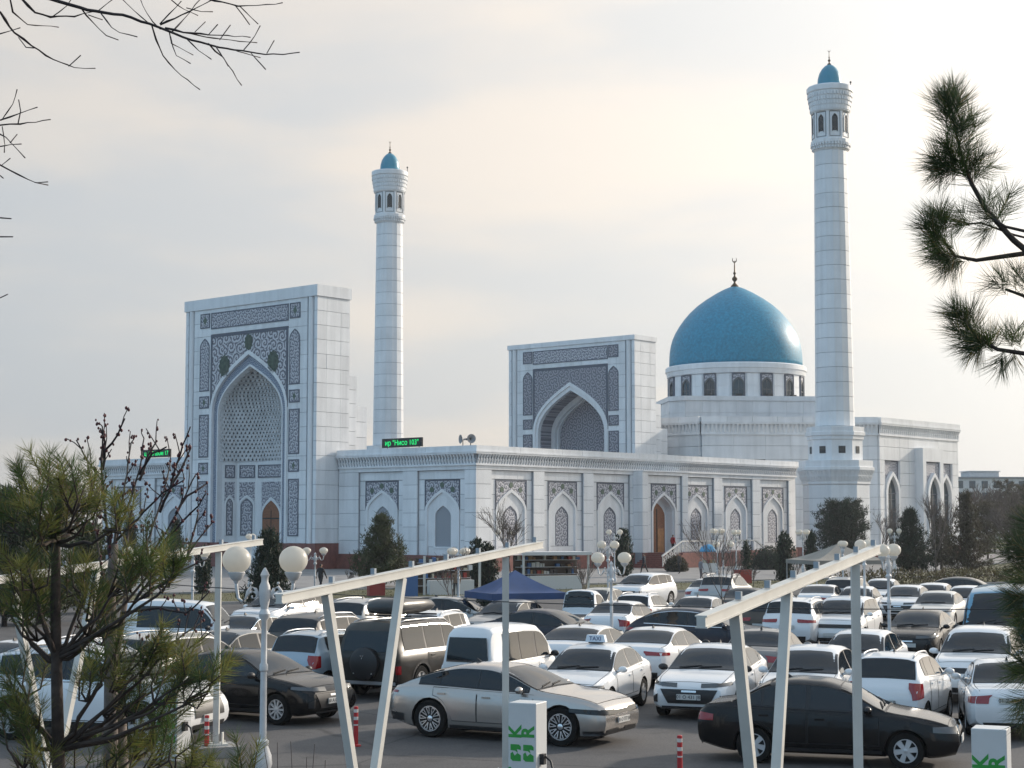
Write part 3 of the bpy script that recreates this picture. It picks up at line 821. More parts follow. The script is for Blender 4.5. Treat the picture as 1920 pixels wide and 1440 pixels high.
# ---- prayer hall with dome
HT, HO = mq_thing('prayer_hall', 'white prayer hall with large turquoise blue dome on a windowed drum', 'building', 81.6, 26.8)
hall = [(57, 15.6), (71.9, 0.8), (92.4, 0.8), (107, 15.6), (107, 38.0), (92.4, 52.8), (71.9, 52.8), (57, 38.0)]
zh = 16.75
mb = MB()
mb.prism(lambda a, z, o: (a - HO[0], z - HO[1], o), hall, 0.02, zh - 0.25); mb.build('hall_core', M_JOINT_SHADE, HT)
def hall_wall(i):
    A, B = hall[i], hall[(i + 1) % 8]
    d = (B[0] - A[0], B[1] - A[1]); n = (d[1], -d[0])
    return Wall(HO, A, d, n), math.hypot(*d)
def tall_window(P, c, o=0.0, w=2.7, zt=9.9):
    A = arch(c, w + 0.9, 1.4, zt - 2.2, zt + 0.5); B = arch(c, w, 1.4, zt - 2.3, zt)
    mb = MB(); mb.strip(P, A[1:-1], [(x, 11.6) for x, z in A[1:-1]], o, o + 0.12); sp = mb.build('spandrel', M_ORN_F, HT)
    mb = MB(); frame_rect(mb, P, c - w / 2 - 0.55, c + w / 2 + 0.55, zt - 2.2, 11.7, 0.1, o, o + 0.16); mb.build('border', M_TRIM, sp)
    mb = MB(); mb.strip(P, A, B, o, o + 0.55); mb.build('arch_moulding', M_PLAIN, HT)
    mb = MB(); mb.prism(P, B, o + 0.01, o + 0.06); wn = mb.build('window', M_GLASS, HT)
    mb = MB(); mb.pbox(P, c - 0.05, c + 0.05, 1.4, zt - 0.4, o + 0.06, o + 0.12)
    for z in (2.8, 4.2, 5.6, 7.0): mb.pbox(P, c - w / 2, c + w / 2, z, z + 0.08, o + 0.06, o + 0.11)
    mb.build('mullion', M_LOUV, wn)
for i in (7, 0, 1, 2, 6):
    P, L = hall_wall(i)
    if i in (0, 1): 
        holes = []
        if i == 1:
            cs = [3.1, 11.6, 17.0]
        else:
            cs = [L * 0.27, L * 0.74]
        holes = [(c - 1.9, c + 1.9, 1.4, 11.7) for c in cs]
        S = sorted(set([0.0, L] + [c - 1.9 for c in cs] + [c + 1.9 for c in cs]))
        SS = []
        for a, b in zip(S[:-1], S[1:]): SS += spread(a, b, 2.6)[:-1]
        SS.append(L)
        clad(HT, P, SS, spread(1.38, 11.7, 1.47) + spread(11.7, 14.9, 1.6)[1:], 0.0, 0.45, holes)
        for c in cs: tall_window(P, c, 1.15 if c == 11.6 else 0.0)
        if i == 1:      # projecting door bay
            mb = MB(); mb.pbox(P, 8.9, 9.75, 0.02, 13.4, 0.3, 1.5); mb.pbox(P, 13.45, 14.3, 0.02, 13.4, 0.3, 1.5); mb.pbox(P, 9.75, 13.45, 11.75, 13.4, 0.3, 1.5); mb.pbox(P, 9.75, 13.45, 0.02, 11.75, 0.3, 1.14); mb.build('door_bay', M_PLAIN, HT)
    else:
        clad(HT, P, spread(0, L, 2.9), spread(ROOF - 1, 14.9, 1.5), 0.0, 0.45)
    clad(HT, P, spread(0, L, 3.0), [0.02, 1.38], 0.0, 0.6, gap=0, me=UNIT_RED, name='plinth_slab')
    cornice(HT, Wall(HO, tuple(hall[i][k] + P.n[k] * 0.45 for k in (0, 1)), P.d, P.n), -0.1, L + 0.1, 14.6, zh, 0.42, 0.5, fm=M_PLAIN)
mb = MB(); mb.prism(lambda a, z, o: (a - HO[0], z - HO[1], o), [(q[0] * 0.985 + HO[0] * 0.015, q[1] * 0.985 + HO[1] * 0.015) for q in hall], zh - 0.2, zh - 0.05); mb.build('roof', mat('grey roof felt', (0.2, 0.2, 0.21), 0.9), HT)
# lightning conductor down the diagonal wall
P, L = hall_wall(0); mb = MB(); mb.pbox(P, L * 0.69, L * 0.69 + 0.07, 1.4, zh, 0.46, 0.95); mb.build('lightning_conductor', M_LOUV, HT)
# square base of the drum, chamfered, one face towards the corner
sq = 10.4; ch = 1.7; base = [(-sq + ch, -sq), (sq - ch, -sq), (sq, -sq + ch), (sq, sq - ch), (sq - ch, sq), (-sq + ch, sq), (-sq, sq - ch), (-sq, -sq + ch)]
rot = R(-45); base = [(x * math.cos(rot) - y * math.sin(rot), x * math.sin(rot) + y * math.cos(rot)) for x, y in base]
idf = lambda a, z, o: (a, z, o)
mb = MB(); mb.prism(idf, base, zh - 0.2, 19.75); mb.build('drum_base', M_PLAIN, HT)
mb = MB(); mb.prism(idf, [(x * 1.02, y * 1.02) for x, y in base], 19.75, 20.35); mb.build('drum_base_coping', M_PLAIN, HT)
for i in range(8):
    A, B = base[i], base[(i + 1) % 8]; d = (B[0] - A[0], B[1] - A[1]); P = Wall((0, 0), A, d, (d[1], -d[0])); L = math.hypot(*d)
    clad(HT, P, spread(0, L, 2.1), [zh, 18.2, 19.75], 0.005, 0.07)
# drum
mb = MB(); mb.lathe([(8.85, 20.3), (8.85, 24.0)], 90); mb.build('drum', M_PLAIN, HT, smooth=True)
mb = MB(); mb.lathe([(8.84, 23.45), (9.15, 23.55), (9.25, 24.1), (9.38, 24.2), (9.38, 24.75), (9.2, 24.9), (8.6, 24.95)], 90); mb.build('drum_cornice', M_PLAIN, HT, smooth=30)
cam_dir = math.atan2(-mq_world(81.6, 26.8).y, -mq_world(81.6, 26.8).x) - MQ
mb = MB()
for k in range(15):
    t = cam_dir + R(2.2) + 2 * math.pi * k / 15
    n = (math.cos(t), math.sin(t)); d = (-n[1], n[0])
    P = Wall((0, 0), (n[0] * 8.85 - d[0] * 0.85, n[1] * 8.85 - d[1] * 0.85), d, n)
    A = arch(0.85, 1.5, 20.6, 22.1, 23.0, 6)
    m1 = MB(); m1.strip(P, A[1:-1], [(x, 23.35) for x, z in A[1:-1]], -0.05, 0.12)
    w = m1.build('window_surround', M_ORN_F, HT)
    m2 = MB(); frame_rect(m2, P, 0.0, 1.7, 20.5, 23.45, 0.1, -0.05, 0.2); m2.build('frame', M_TRIM, w)
    m3 = MB(); m3.strip(P, A, arch(0.85, 1.2, 20.6, 22.0, 22.75, 6), -0.05, 0.16); m3.build('arch_moulding', M_LOUV, w)
    m4 = MB(); m4.prism(P, A, -0.02, 0.05); m4.build('pane', M_GLASS, w)
    m5 = MB(); m5.pbox(P, 0.25, 1.45, 21.35, 21.43, 0.05, 0.1); m5.pbox(P, 0.81, 0.89, 20.6, 22.6, 0.05, 0.09); m5.build('mullion', M_LOUV, w)
    m6 = MB(); m6.pbox(P, 0.45, 1.25, 20.42, 20.75, 0.5, 0.95); m6.pbox(P, 0.75, 0.95, 20.3, 20.45, 0.6, 0.8); m6.build('floodlight', M_DARK, HT)
    # pilaster between windows
    P2 = Wall((0, 0), (math.cos(t + math.pi / 15) * 8.85, math.sin(t + math.pi / 15) * 8.85), (-math.sin(t + math.pi / 15), math.cos(t + math.pi / 15)), (math.cos(t + math.pi / 15), math.sin(t + math.pi / 15)))
    clad(HT, P2, [-0.75, 0.75], [20.35, 21.9, 23.45], -0.1, 0.06)
prof = [(8.82, 24.9), (8.86, 25.4), (8.84, 26.1), (8.79, 26.9), (8.65, 27.8), (8.40, 28.7), (8.0, 29.6), (7.47, 30.5), (6.85, 31.37), (6.08, 32.27), (5.13, 33.16), (3.9, 34.06), (2.5, 34.93), (1.5, 35.45), (0.8, 35.75), (0.05, 35.95)]
mb = MB(); mb.lathe(prof, 96); dm = mb.build('dome', M_TURQ, HT, smooth='full')
def finial(T, z, k, parent=None):
    m = MB()
    m.lathe([(0.62 * k, z - 0.12 * k), (0.5 * k, z + 0.2 * k), (0.16 * k, z + 0.55 * k), (0.14 * k, z + 0.75 * k), (0.34 * k, z + 1.0 * k), (0.36 * k, z + 1.2 * k), (0.13 * k, z + 1.5 * k),
             (0.1 * k, z + 1.7 * k), (0.22 * k, z + 1.9 * k), (0.1 * k, z + 2.1 * k), (0.07 * k, z + 3.2 * k), (0.03 * k, z + 3.6 * k)], 12)
    cp = [(0.45 * k * math.cos(R(a_)) * 0.62, 0, z + 3.75 * k + 0.45 * k * 0.8 * math.sin(R(a_))) for a_ in range(-225, 46, 27)]
    rr = [0.015 * k + 0.075 * k * math.sin(math.pi * i / (len(cp) - 1)) for i in range(len(cp))]
    ca, sa = math.cos(-MQ), math.sin(-MQ)
    m.tube([(x * ca, x * sa, zz) for x, _, zz in cp], rr, 6)
    return m.build('finial', M_BRASS, parent or T, smooth=True)
finial(HT, 35.8, 1.0, dm)

# ---- minarets
def minaret(label):
    T = thing('minaret', label, 'minaret', (0, 0, 0), MQ, 'pair of minarets')
    ph = R(22.5)
    def octa(name, prof, m=M_PLAIN, n=8, p=ph, par=None, sm=False):
        b = MB(); b.lathe(prof, n, phase=p); return b.build(name, m, par or T, smooth=sm)
    octa('plinth', [(3.7, 0.02), (3.7, 1.4)], M_RED)
    zc = [1.4, 2.75, 4.1, 5.45, 6.8, 8.2]
    octa('base_core', [(3.42, 1.0), (3.42, 8.2)], M_JOINT_SHADE)
    for a_, b_ in zip(zc[:-1], zc[1:]): octa('base_course', [(3.5, a_ + 0.02), (3.5, b_ - 0.02)])
    octa('base_cornice', [(3.48, 8.2), (3.6, 8.3), (3.6, 8.5), (3.95, 9.7), (4.05, 9.75), (4.05, 10.05), (3.9, 10.1), (3.9, 10.75), (2.4, 10.85)])
    br = MB()
    for i in range(8):
        t0, t1 = ph + i * math.pi / 4, ph + (i + 1) * math.pi / 4
        for r_, (R0, z0, R1, z1) in enumerate(((3.62, 8.55, 3.8, 9.1), (3.8, 9.15, 3.99, 9.68))):
            for k in range(9):
                f = (k + 0.5) / 9
                def q(Rr, ff): return (Rr * (math.cos(t0) * (1 - ff) + math.cos(t1) * ff), Rr * (math.sin(t0) * (1 - ff) + math.sin(t1) * ff))
                a0, a1 = q(R0, f - 0.03), q(R0, f + 0.03); b0, b1 = q(R1 + 0.1, f - 0.035), q(R1 + 0.1, f + 0.035); c0, c1 = q(R0 - 0.05, f - 0.03), q(R0 - 0.05, f + 0.03); d0, d1 = q(R1 - 0.1, f - 0.035), q(R1 - 0.1, f + 0.035)
                br.add([(*c0, z0), (*c1, z0), (*a1, z0), (*a0, z0), (*d0, z1), (*d1, z1), (*b1, z1), (*b0, z1)], [(0, 3, 2, 1), (4, 5, 6, 7), (0, 1, 5, 4), (1, 2, 6, 5), (2, 3, 7, 6), (3, 0, 4, 7)])
    br.build('stalactite_bracket_row', M_PLAIN, T)['kind'] = 'stuff'
    octa('upper_base', [(2.85, 10.8), (2.85, 12.9)])
    octa('upper_base_cornice', [(2.85, 12.9), (3.0, 13.0), (3.0, 13.3), (3.15, 13.4), (3.15, 13.75), (3.05, 13.8), (3.05, 14.3), (2.0, 14.4)])
    for i in range(8):
        t = i * math.pi / 4; n = (math.cos(t), math.sin(t)); ap = 2.85 * math.cos(math.pi / 8)
        P = Wall((0, 0), (n[0] * ap, n[1] * ap), (-n[1], n[0]), n)
        m = MB(); m.pbox(P, -0.36, 0.36, 11.5, 12.25, -0.02, 0.03); v = m.build('vent', M_DARK, T)
        m = MB()
        for k in range(5): m.pbox(P, -0.34, 0.34, 11.56 + k * 0.14, 11.61 + k * 0.14, 0.02, 0.06)
        m.build('louvre', M_LOUV, v)
    # tapering shaft in courses
    zc = spread(14.4, 43.9, 1.55)
    r = lambda z: 2.06 - 0.30 * (z - 14.4) / 29.5
    octa('shaft_core', [(r(14.4) - 0.07, 14.4), (r(43.9) - 0.07, 43.9)], M_JOINT_SHADE, 16, R(11.25))
    for a_, b_ in zip(zc[:-1], zc[1:]):
        octa('shaft_course', [(r(a_), a_ + 0.025), (r(b_), b_ - 0.025)], M_MARBLE, 16, R(11.25))
    octa('lower_corbel', [(1.74, 43.9), (1.8, 44.0), (1.98, 44.6), (2.1, 44.75), (2.1, 45.05), (2.02, 45.1), (1.7, 45.12)], M_PLAIN, 16, R(11.25))
    br = MB()
    for k in range(40):
        t = 2 * math.pi * k / 40
        for (R0, z0, z1) in ((1.9, 44.1, 44.4), (2.03, 44.42, 44.72)):
            br.box((math.cos(t) * R0, math.sin(t) * R0, (z0 + z1) / 2), (0.2, 0.17, z1 - z0), t)
    for k in range(44):
        t = 2 * math.pi * k / 44
        for q in range(4):
            br.box((math.cos(t + 0.03 * (q % 2)) * (2.06 + 0.08 * q), math.sin(t + 0.03 * (q % 2)) * (2.06 + 0.08 * q), 48.45 + 0.5 * q), (0.2, 0.18, 0.36), t)
    br.build('stalactite_bracket_row', M_PLAIN, T)['kind'] = 'stuff'
    octa('lantern', [(2.02, 45.1), (2.02, 48.1)])
    for i in range(8):
        t = i * math.pi / 4; n = (math.cos(t), math.sin(t)); ap = 2.02 * math.cos(math.pi / 8)
        P = Wall((0, 0), (n[0] * ap, n[1] * ap), (-n[1], n[0]), n)
        m = MB(); A = arch(0, 0.66, 45.9, 47.2, 47.75, 5); m.prism(P, A, -0.03, 0.02); w = m.build('window', M_DARK, T)
        m = MB()
        for k in range(-3, 4): m.beam(P(-0.3, 46.7 + k * 0.3 - 0.3, 0.03), P(0.3, 46.7 + k * 0.3 + 0.3, 0.03), 0.05, 0.05) if abs(k) < 3 else None
        for k in range(-2, 3): m.beam(P(-0.3, 46.7 + k * 0.3 + 0.3, 0.03), P(0.3, 46.7 + k * 0.3 - 0.3, 0.03), 0.05, 0.05)
        m.build('lattice', M_LOUV, w)
        m = MB(); m.strip(P, arch(0, 0.86, 45.8, 47.2, 47.9, 5), A, -0.02, 0.08); m.build('surround', M_PLAIN, w)
        m = MB(); frame_rect(m, P, -0.58, 0.58, 45.3, 48.0, 0.05, 0.0, 0.035); m.build('frame', M_LOUV, w)
    octa('crown_corbel', [(2.03, 48.05), (2.12, 48.15), (2.18, 48.8), (2.30, 49.9), (2.36, 50.25), (2.47, 50.35), (2.47, 50.85), (2.4, 50.95), (1.2, 51.0)], M_PLAIN, 16, R(11.25), sm=30)
    d = octa('cupola', [(1.27, 50.95), (1.3, 51.3), (1.26, 51.9), (1.1, 52.5), (0.82, 53.0), (0.48, 53.35), (0.1, 53.55)], M_TURQ2, 32, 0, sm='full')
    finial(T, 53.5, 0.42, d)
    m = MB(); m.tube([(1.7, -1.6, 50.95), (1.7, -1.6, 51.6)], 0.04, 5); m.box((1.7, -1.6, 51.65), (0.14, 0.14, 0.2)); m.build('warning_lamp', M_DARK, T)
    return T
mn = minaret('slim white minaret standing in front of the prayer hall, just right of the blue dome')
mn.location = mq_world(49.5, -6.6)
m2 = copy_tree(mn); m2.location = mq_world(49.5, 60.2)
m2['label'] = 'farther white minaret rising between the two portals'
# ------------------------------------------------------------------ vehicles
def paint(name, col, rough=0.32, metal=0.0, dust=0.25):
    m, nt, b = nodes_of(name)
    N, L = nt.nodes, nt.links
    tc = N.new('ShaderNodeTexCoord')
    no = N.new('ShaderNodeTexNoise'); no.inputs['Scale'].default_value = 1.7; no.inputs['Detail'].default_value = 6
    L.new(tc.outputs['Object'], no.inputs['Vector'])
    ge = N.new('ShaderNodeNewGeometry'); sp = N.new('ShaderNodeSeparateXYZ'); L.new(ge.outputs['Normal'], sp.inputs[0])
    # road dust settles on the upward faces
    up = N.new('ShaderNodeMapRange'); up.inputs[1].default_value = 0.2; up.inputs[2].default_value = 1.0; up.inputs[3].default_value = 0.25; up.inputs[4].default_value = 1.0
    L.new(sp.outputs['Z'], up.inputs[0])
    mu = N.new('ShaderNodeMath'); mu.operation = 'MULTIPLY'; L.new(up.outputs[0], mu.inputs[0]); L.new(no.outputs['Fac'], mu.inputs[1])
    m2 = N.new('ShaderNodeMath'); m2.operation = 'MULTIPLY'; L.new(mu.outputs[0], m2.inputs[0]); m2.inputs[1].default_value = dust * 1.6
    mx = N.new('ShaderNodeMix'); mx.data_type = 'RGBA'
    mx.inputs[6].default_value = (*col, 1); mx.inputs[7].default_value = (0.30, 0.27, 0.235, 1)
    L.new(m2.outputs[0], mx.inputs[0]); L.new(mx.outputs[2], b.inputs['Base Color'])
    b.inputs['Roughness'].default_value = rough; b.inputs['Metallic'].default_value = metal
    if max(col) < 0.1: b.inputs['Specular IOR Level'].default_value = 0.2
    b.inputs['Coat Weight'].default_value = 0.8 if max(col) > 0.1 else 0.25; b.inputs['Coat Roughness'].default_value = 0.03
    return m
PAINT = {
    'white': paint('white car paint', (0.80, 0.81, 0.82), dust=0.10), 'pearl': paint('pearl white car paint', (0.60, 0.60, 0.58), dust=0.18),
    'silver': paint('silver car paint', (0.40, 0.40, 0.39), 0.36, 0.35), 'champagne': paint('champagne silver car paint', (0.47, 0.43, 0.395), 0.27, 0.7, 0.10),
    'black': paint('black car paint', (0.004, 0.004, 0.005), 0.2, 0.0, 0.05), 'charcoal': paint('charcoal car paint', (0.045, 0.047, 0.05), 0.32, 0.1, 0.3),
    'grey': paint('grey car paint', (0.15, 0.15, 0.15), 0.34, 0.2), 'navy': paint('navy car paint', (0.012, 0.017, 0.034), 0.28, 0.0, 0.2),
    'brown': paint('dark brown car paint', (0.05, 0.038, 0.03), 0.34, 0.1, 0.3), 'blue': paint('blue van paint', (0.06, 0.27, 0.43), 0.4, 0.0, 0.12),
    'ice': paint('ice blue car paint', (0.32, 0.42, 0.50), 0.34, 0.25, 0.15), 'bronze': paint('dusty black car paint', (0.022, 0.020, 0.018), 0.3, 0.0, 0.32),
    'cream': paint('cream white car paint', (0.60, 0.57, 0.50), 0.4, 0.0, 0.3), 'steel': paint('steel grey car paint', (0.24, 0.24, 0.235), 0.36, 0.25),
}
M_AUTOGLASS = mat('tinted car glass', (0.008, 0.012, 0.016), 0.03, spec=0.5)
M_TYRE = mat('tyre rubber', (0.012, 0.012, 0.012), 0.9, var=0.3, vscale=9, spec=0.15)
M_RIM = mat('alloy rim', (0.56, 0.56, 0.57), 0.35, metal=0.4)
M_RIMD = mat('dark wheel well', (0.008, 0.008, 0.009), 0.8)
M_BLACKP = mat('black plastic trim', (0.018, 0.018, 0.02), 0.5)
M_CHROME = mat('chrome trim', (0.72, 0.72, 0.73), 0.2, metal=0.8)
M_TAIL = mat('red tail lamp', (0.30, 0.008, 0.012), 0.12, coat=0.6)
M_HEAD = mat('clear headlamp', (0.06, 0.065, 0.07), 0.1, metal=0.2, spec=0.8, coat=0.8)
M_PLATE = mat('white number plate', (0.62, 0.62, 0.60), 0.5)
M_PTXT = mat('plate characters', (0.02, 0.02, 0.025), 0.6)
M_AMBER = mat('amber lamp', (0.5, 0.14, 0.01), 0.2, coat=0.4)

def pchip(pts):
    xs = [p[0] for p in pts]; ys = [p[1] for p in pts]; n = len(xs)
    h = [xs[i + 1] - xs[i] for i in range(n - 1)]; d = [(ys[i + 1] - ys[i]) / h[i] for i in range(n - 1)]
    m = [d[0]] + [0 if d[i - 1] * d[i] <= 0 else 2 * d[i - 1] * d[i] / (d[i - 1] + d[i]) for i in range(1, n - 1)] + [d[-1]]
    def f(x):
        if x <= xs[0]: return ys[0]
        if x >= xs[-1]: return ys[-1]
        i = 0
        while x > xs[i + 1]: i += 1
        t = (x - xs[i]) / h[i]
        return (ys[i] * (1 + 2 * t) * (1 - t) ** 2 + m[i] * h[i] * t * (1 - t) ** 2 + ys[i + 1] * t * t * (3 - 2 * t) + m[i + 1] * h[i] * t * t * (t - 1))
    return f

class CarShape:
    def __init__(s, S):
        s.S = S; s.L = S['L']; s.w = S['W'] / 2
        s.top = pchip(S['top']); s.belt = pchip(S['belt']); s.wf = pchip(S['wf']); s.bot = pchip(S['bot'])
        s.tum = S.get('tum', 0.36); s.kf = S.get('kf', 0.10); s.kr = S.get('kr', 0.07)
    def sect(s, q):
        w = s.w * s.wf(q); zb = s.bot(q); zl = s.belt(q); zt = max(s.top(q), zl + 0.012); H = zl - zb; g = zt - zl
        y7 = w * 0.925
        yg = lambda h: y7 - 0.025 - s.tum * h
        y9 = yg(0.84 * g)
        return [(0, zb), (0.80 * w, zb), (0.94 * w, zb + 0.05), (0.985 * w, zb + 0.2 * H), (w, zb + 0.45 * H), (0.995 * w, zb + 0.72 * H), (0.962 * w, zb + 0.95 * H), (y7, zl),
                (yg(0.45 * g), zl + 0.45 * g), (y9, zl + 0.84 * g), (y9 - 0.085, zl + 0.955 * g), (y9 * 0.55, zl + 0.99 * g + 0.004), (0, zt + 0.012)]
    def xoff(s, q, z):
        L = s.L; x = L / 2 - q
        zb = 0.5
        if q < 0.6: x -= s.kf * ((z - s.S.get('znf', 0.5)) / 0.3) ** 2 * (1 - q / 0.6) ** 2
        if L - q < 0.6: x += s.kr * ((z - s.S.get('znr', 0.6)) / 0.35) ** 2 * (1 - (L - q) / 0.6) ** 2
        return x
    def side_y(s, q, z):
        p = s.sect(q)
        for i in range(2, 10):
            if p[i][1] <= z <= p[i + 1][1] + 1e-9:
                t = (z - p[i][1]) / max(1e-6, p[i + 1][1] - p[i][1])
                return p[i][0] * (1 - t) + p[i + 1][0] * t
        return p[3][0] if z < p[3][1] else p[9][0]
    def top_z(s, q, y):
        p = s.sect(q)[7:]; y = abs(y)
        for i in range(len(p) - 1):
            if p[i + 1][0] <= y <= p[i][0]:
                t = (p[i][0] - y) / max(1e-6, p[i][0] - p[i + 1][0])
                return p[i][1] * (1 - t) + p[i + 1][1] * t
        return p[0][1]
    def sp(s, q, z, side, off=0.0):
        return (s.xoff(q, z), side * (s.side_y(q, z) + off), z)
    def wrap(s, t, z, side, end, off=0.0):
        """perimeter coordinate round a bumper corner: t<0 across the end face, t>0 along the flank"""
        q = max(t, 0.0); Q = q if end > 0 else s.L - q
        y = s.side_y(Q, z)
        x = s.xoff(Q, z)
        if t < 0: y += t; x += end * off
        else:
            f = min(1.0, q / 0.35); x += end * off * (1 - f); y += off * (0.35 + 0.65 * f)
        return (x, side * y, z)
    def stations(s):
        q = set([0.0, 0.03, 0.08, 0.15, 0.24, 0.35, s.L, s.L - 0.03, s.L - 0.08, s.L - 0.15, s.L - 0.24, s.L - 0.35])
        for p in s.S['top']: q.add(p[0])
        n = 40
        for i in range(1, n): q.add(s.L * i / n)
        q = sorted(q); out = [q[0]]
        for x in q[1:]:
            if x - out[-1] > 0.018: out.append(x)
        out[-1] = s.L
        return out
def grid_patch(fn, us, vs, name, m, parent, closed=False):
    mb = MB(); V = [fn(u, v) for u in us for v in vs]; k = len(vs)
    F = [(i * k + j, (i + 1) * k + j, (i + 1) * k + j + 1, i * k + j + 1) for i in range(len(us) - 1) for j in range(k - 1)]
    mb.add(V, F)
    return mb
def lin(a, b, n): return [a + (b - a) * i / n for i in range(n + 1)]

def outward(me, c=(0, 0, 0.6)):
    for p in me.polygons:
        if (p.center - Vector(c)).dot(p.normal) < 0: p.flip()
    me.update()

WHEELS = {}
def wheel_meshes(r, style):
    key = (r, style)
    if key in WHEELS: return WHEELS[key]
    rr = r * (0.66 if style != 'big' else 0.70); wd = 0.105
    t = MB(); t.lathe([(rr * 0.98, -wd), (r * 0.93, -wd), (r * 0.985, -wd * 0.75), (r, -wd * 0.4), (r, wd * 0.4), (r * 0.985, wd * 0.75), (r * 0.93, wd), (rr * 0.98, wd), (rr * 0.90, 0.0), (rr * 0.98, -wd)], 30, cap=False)
    ty = t.mesh('wheel', M_TYRE, smooth=40)
    q = MB()
    q.lathe([(rr * 0.99, 0.05), (rr * 0.99, 0.098), (rr * 0.90, 0.098), (rr * 0.88, 0.05)], 30, mi=0)
    q.lathe([(0.01, 0.052), (0.01, 0.03), (rr * 0.97, 0.03), (rr * 0.97, 0.052)], 24, mi=1)
    q.lathe([(0.001, 0.098), (0.035, 0.098), (0.06, 0.088), (0.065, 0.05)], 12, mi=0)
    n = {'five': 5, 'six': 6, 'ten': 10, 'big': 10, 'steel': 7}[style]
    for i in range(n):
        a = 2 * math.pi * i / n
        ca, sa = math.cos(a), math.sin(a)
        if style == 'big':     # black wheel with bright V outlines
            for d in (-0.16, 0.16):
                ca2, sa2 = math.cos(a + d), math.sin(a + d)
                q.beam((ca * rr * 0.32, sa * rr * 0.32, 0.088), (ca2 * rr * 0.86, sa2 * rr * 0.86, 0.094), 0.02, 0.016, 0)
            c1, s1, c2, s2 = math.cos(a - 0.16), math.sin(a - 0.16), math.cos(a + 0.16), math.sin(a + 0.16)
            q.beam((c1 * rr * 0.86, s1 * rr * 0.86, 0.094), (c2 * rr * 0.86, s2 * rr * 0.86, 0.094), 0.02, 0.016, 0)
        else:
            w0, w1 = {'five': (0.075, 0.10), 'six': (0.07, 0.095), 'ten': (0.035, 0.042), 'steel': (0.05, 0.075)}[style]
            M4 = Matrix.Rotation(a, 4, 'Z')
            P8 = [(0.04, -w0 / 2, 0.05), (0.04, w0 / 2, 0.05), (rr * 0.92, w1 / 2, 0.05), (rr * 0.92, -w1 / 2, 0.05), (0.04, -w0 / 2, 0.094), (0.04, w0 / 2, 0.094), (rr * 0.92, w1 / 2, 0.09), (rr * 0.92, -w1 / 2, 0.09)]
            q.add([M4 @ Vector(p) for p in P8], [(0, 3, 2, 1), (4, 5, 6, 7), (0, 1, 5, 4), (1, 2, 6, 5), (2, 3, 7, 6), (3, 0, 4, 7)], 0)
    rim = q.mesh('rim', [M_RIM, M_RIMD] if style != 'big' else [M_CHROME, M_RIMD], smooth=30)
    WHEELS[key] = (ty, rim)
    return WHEELS[key]

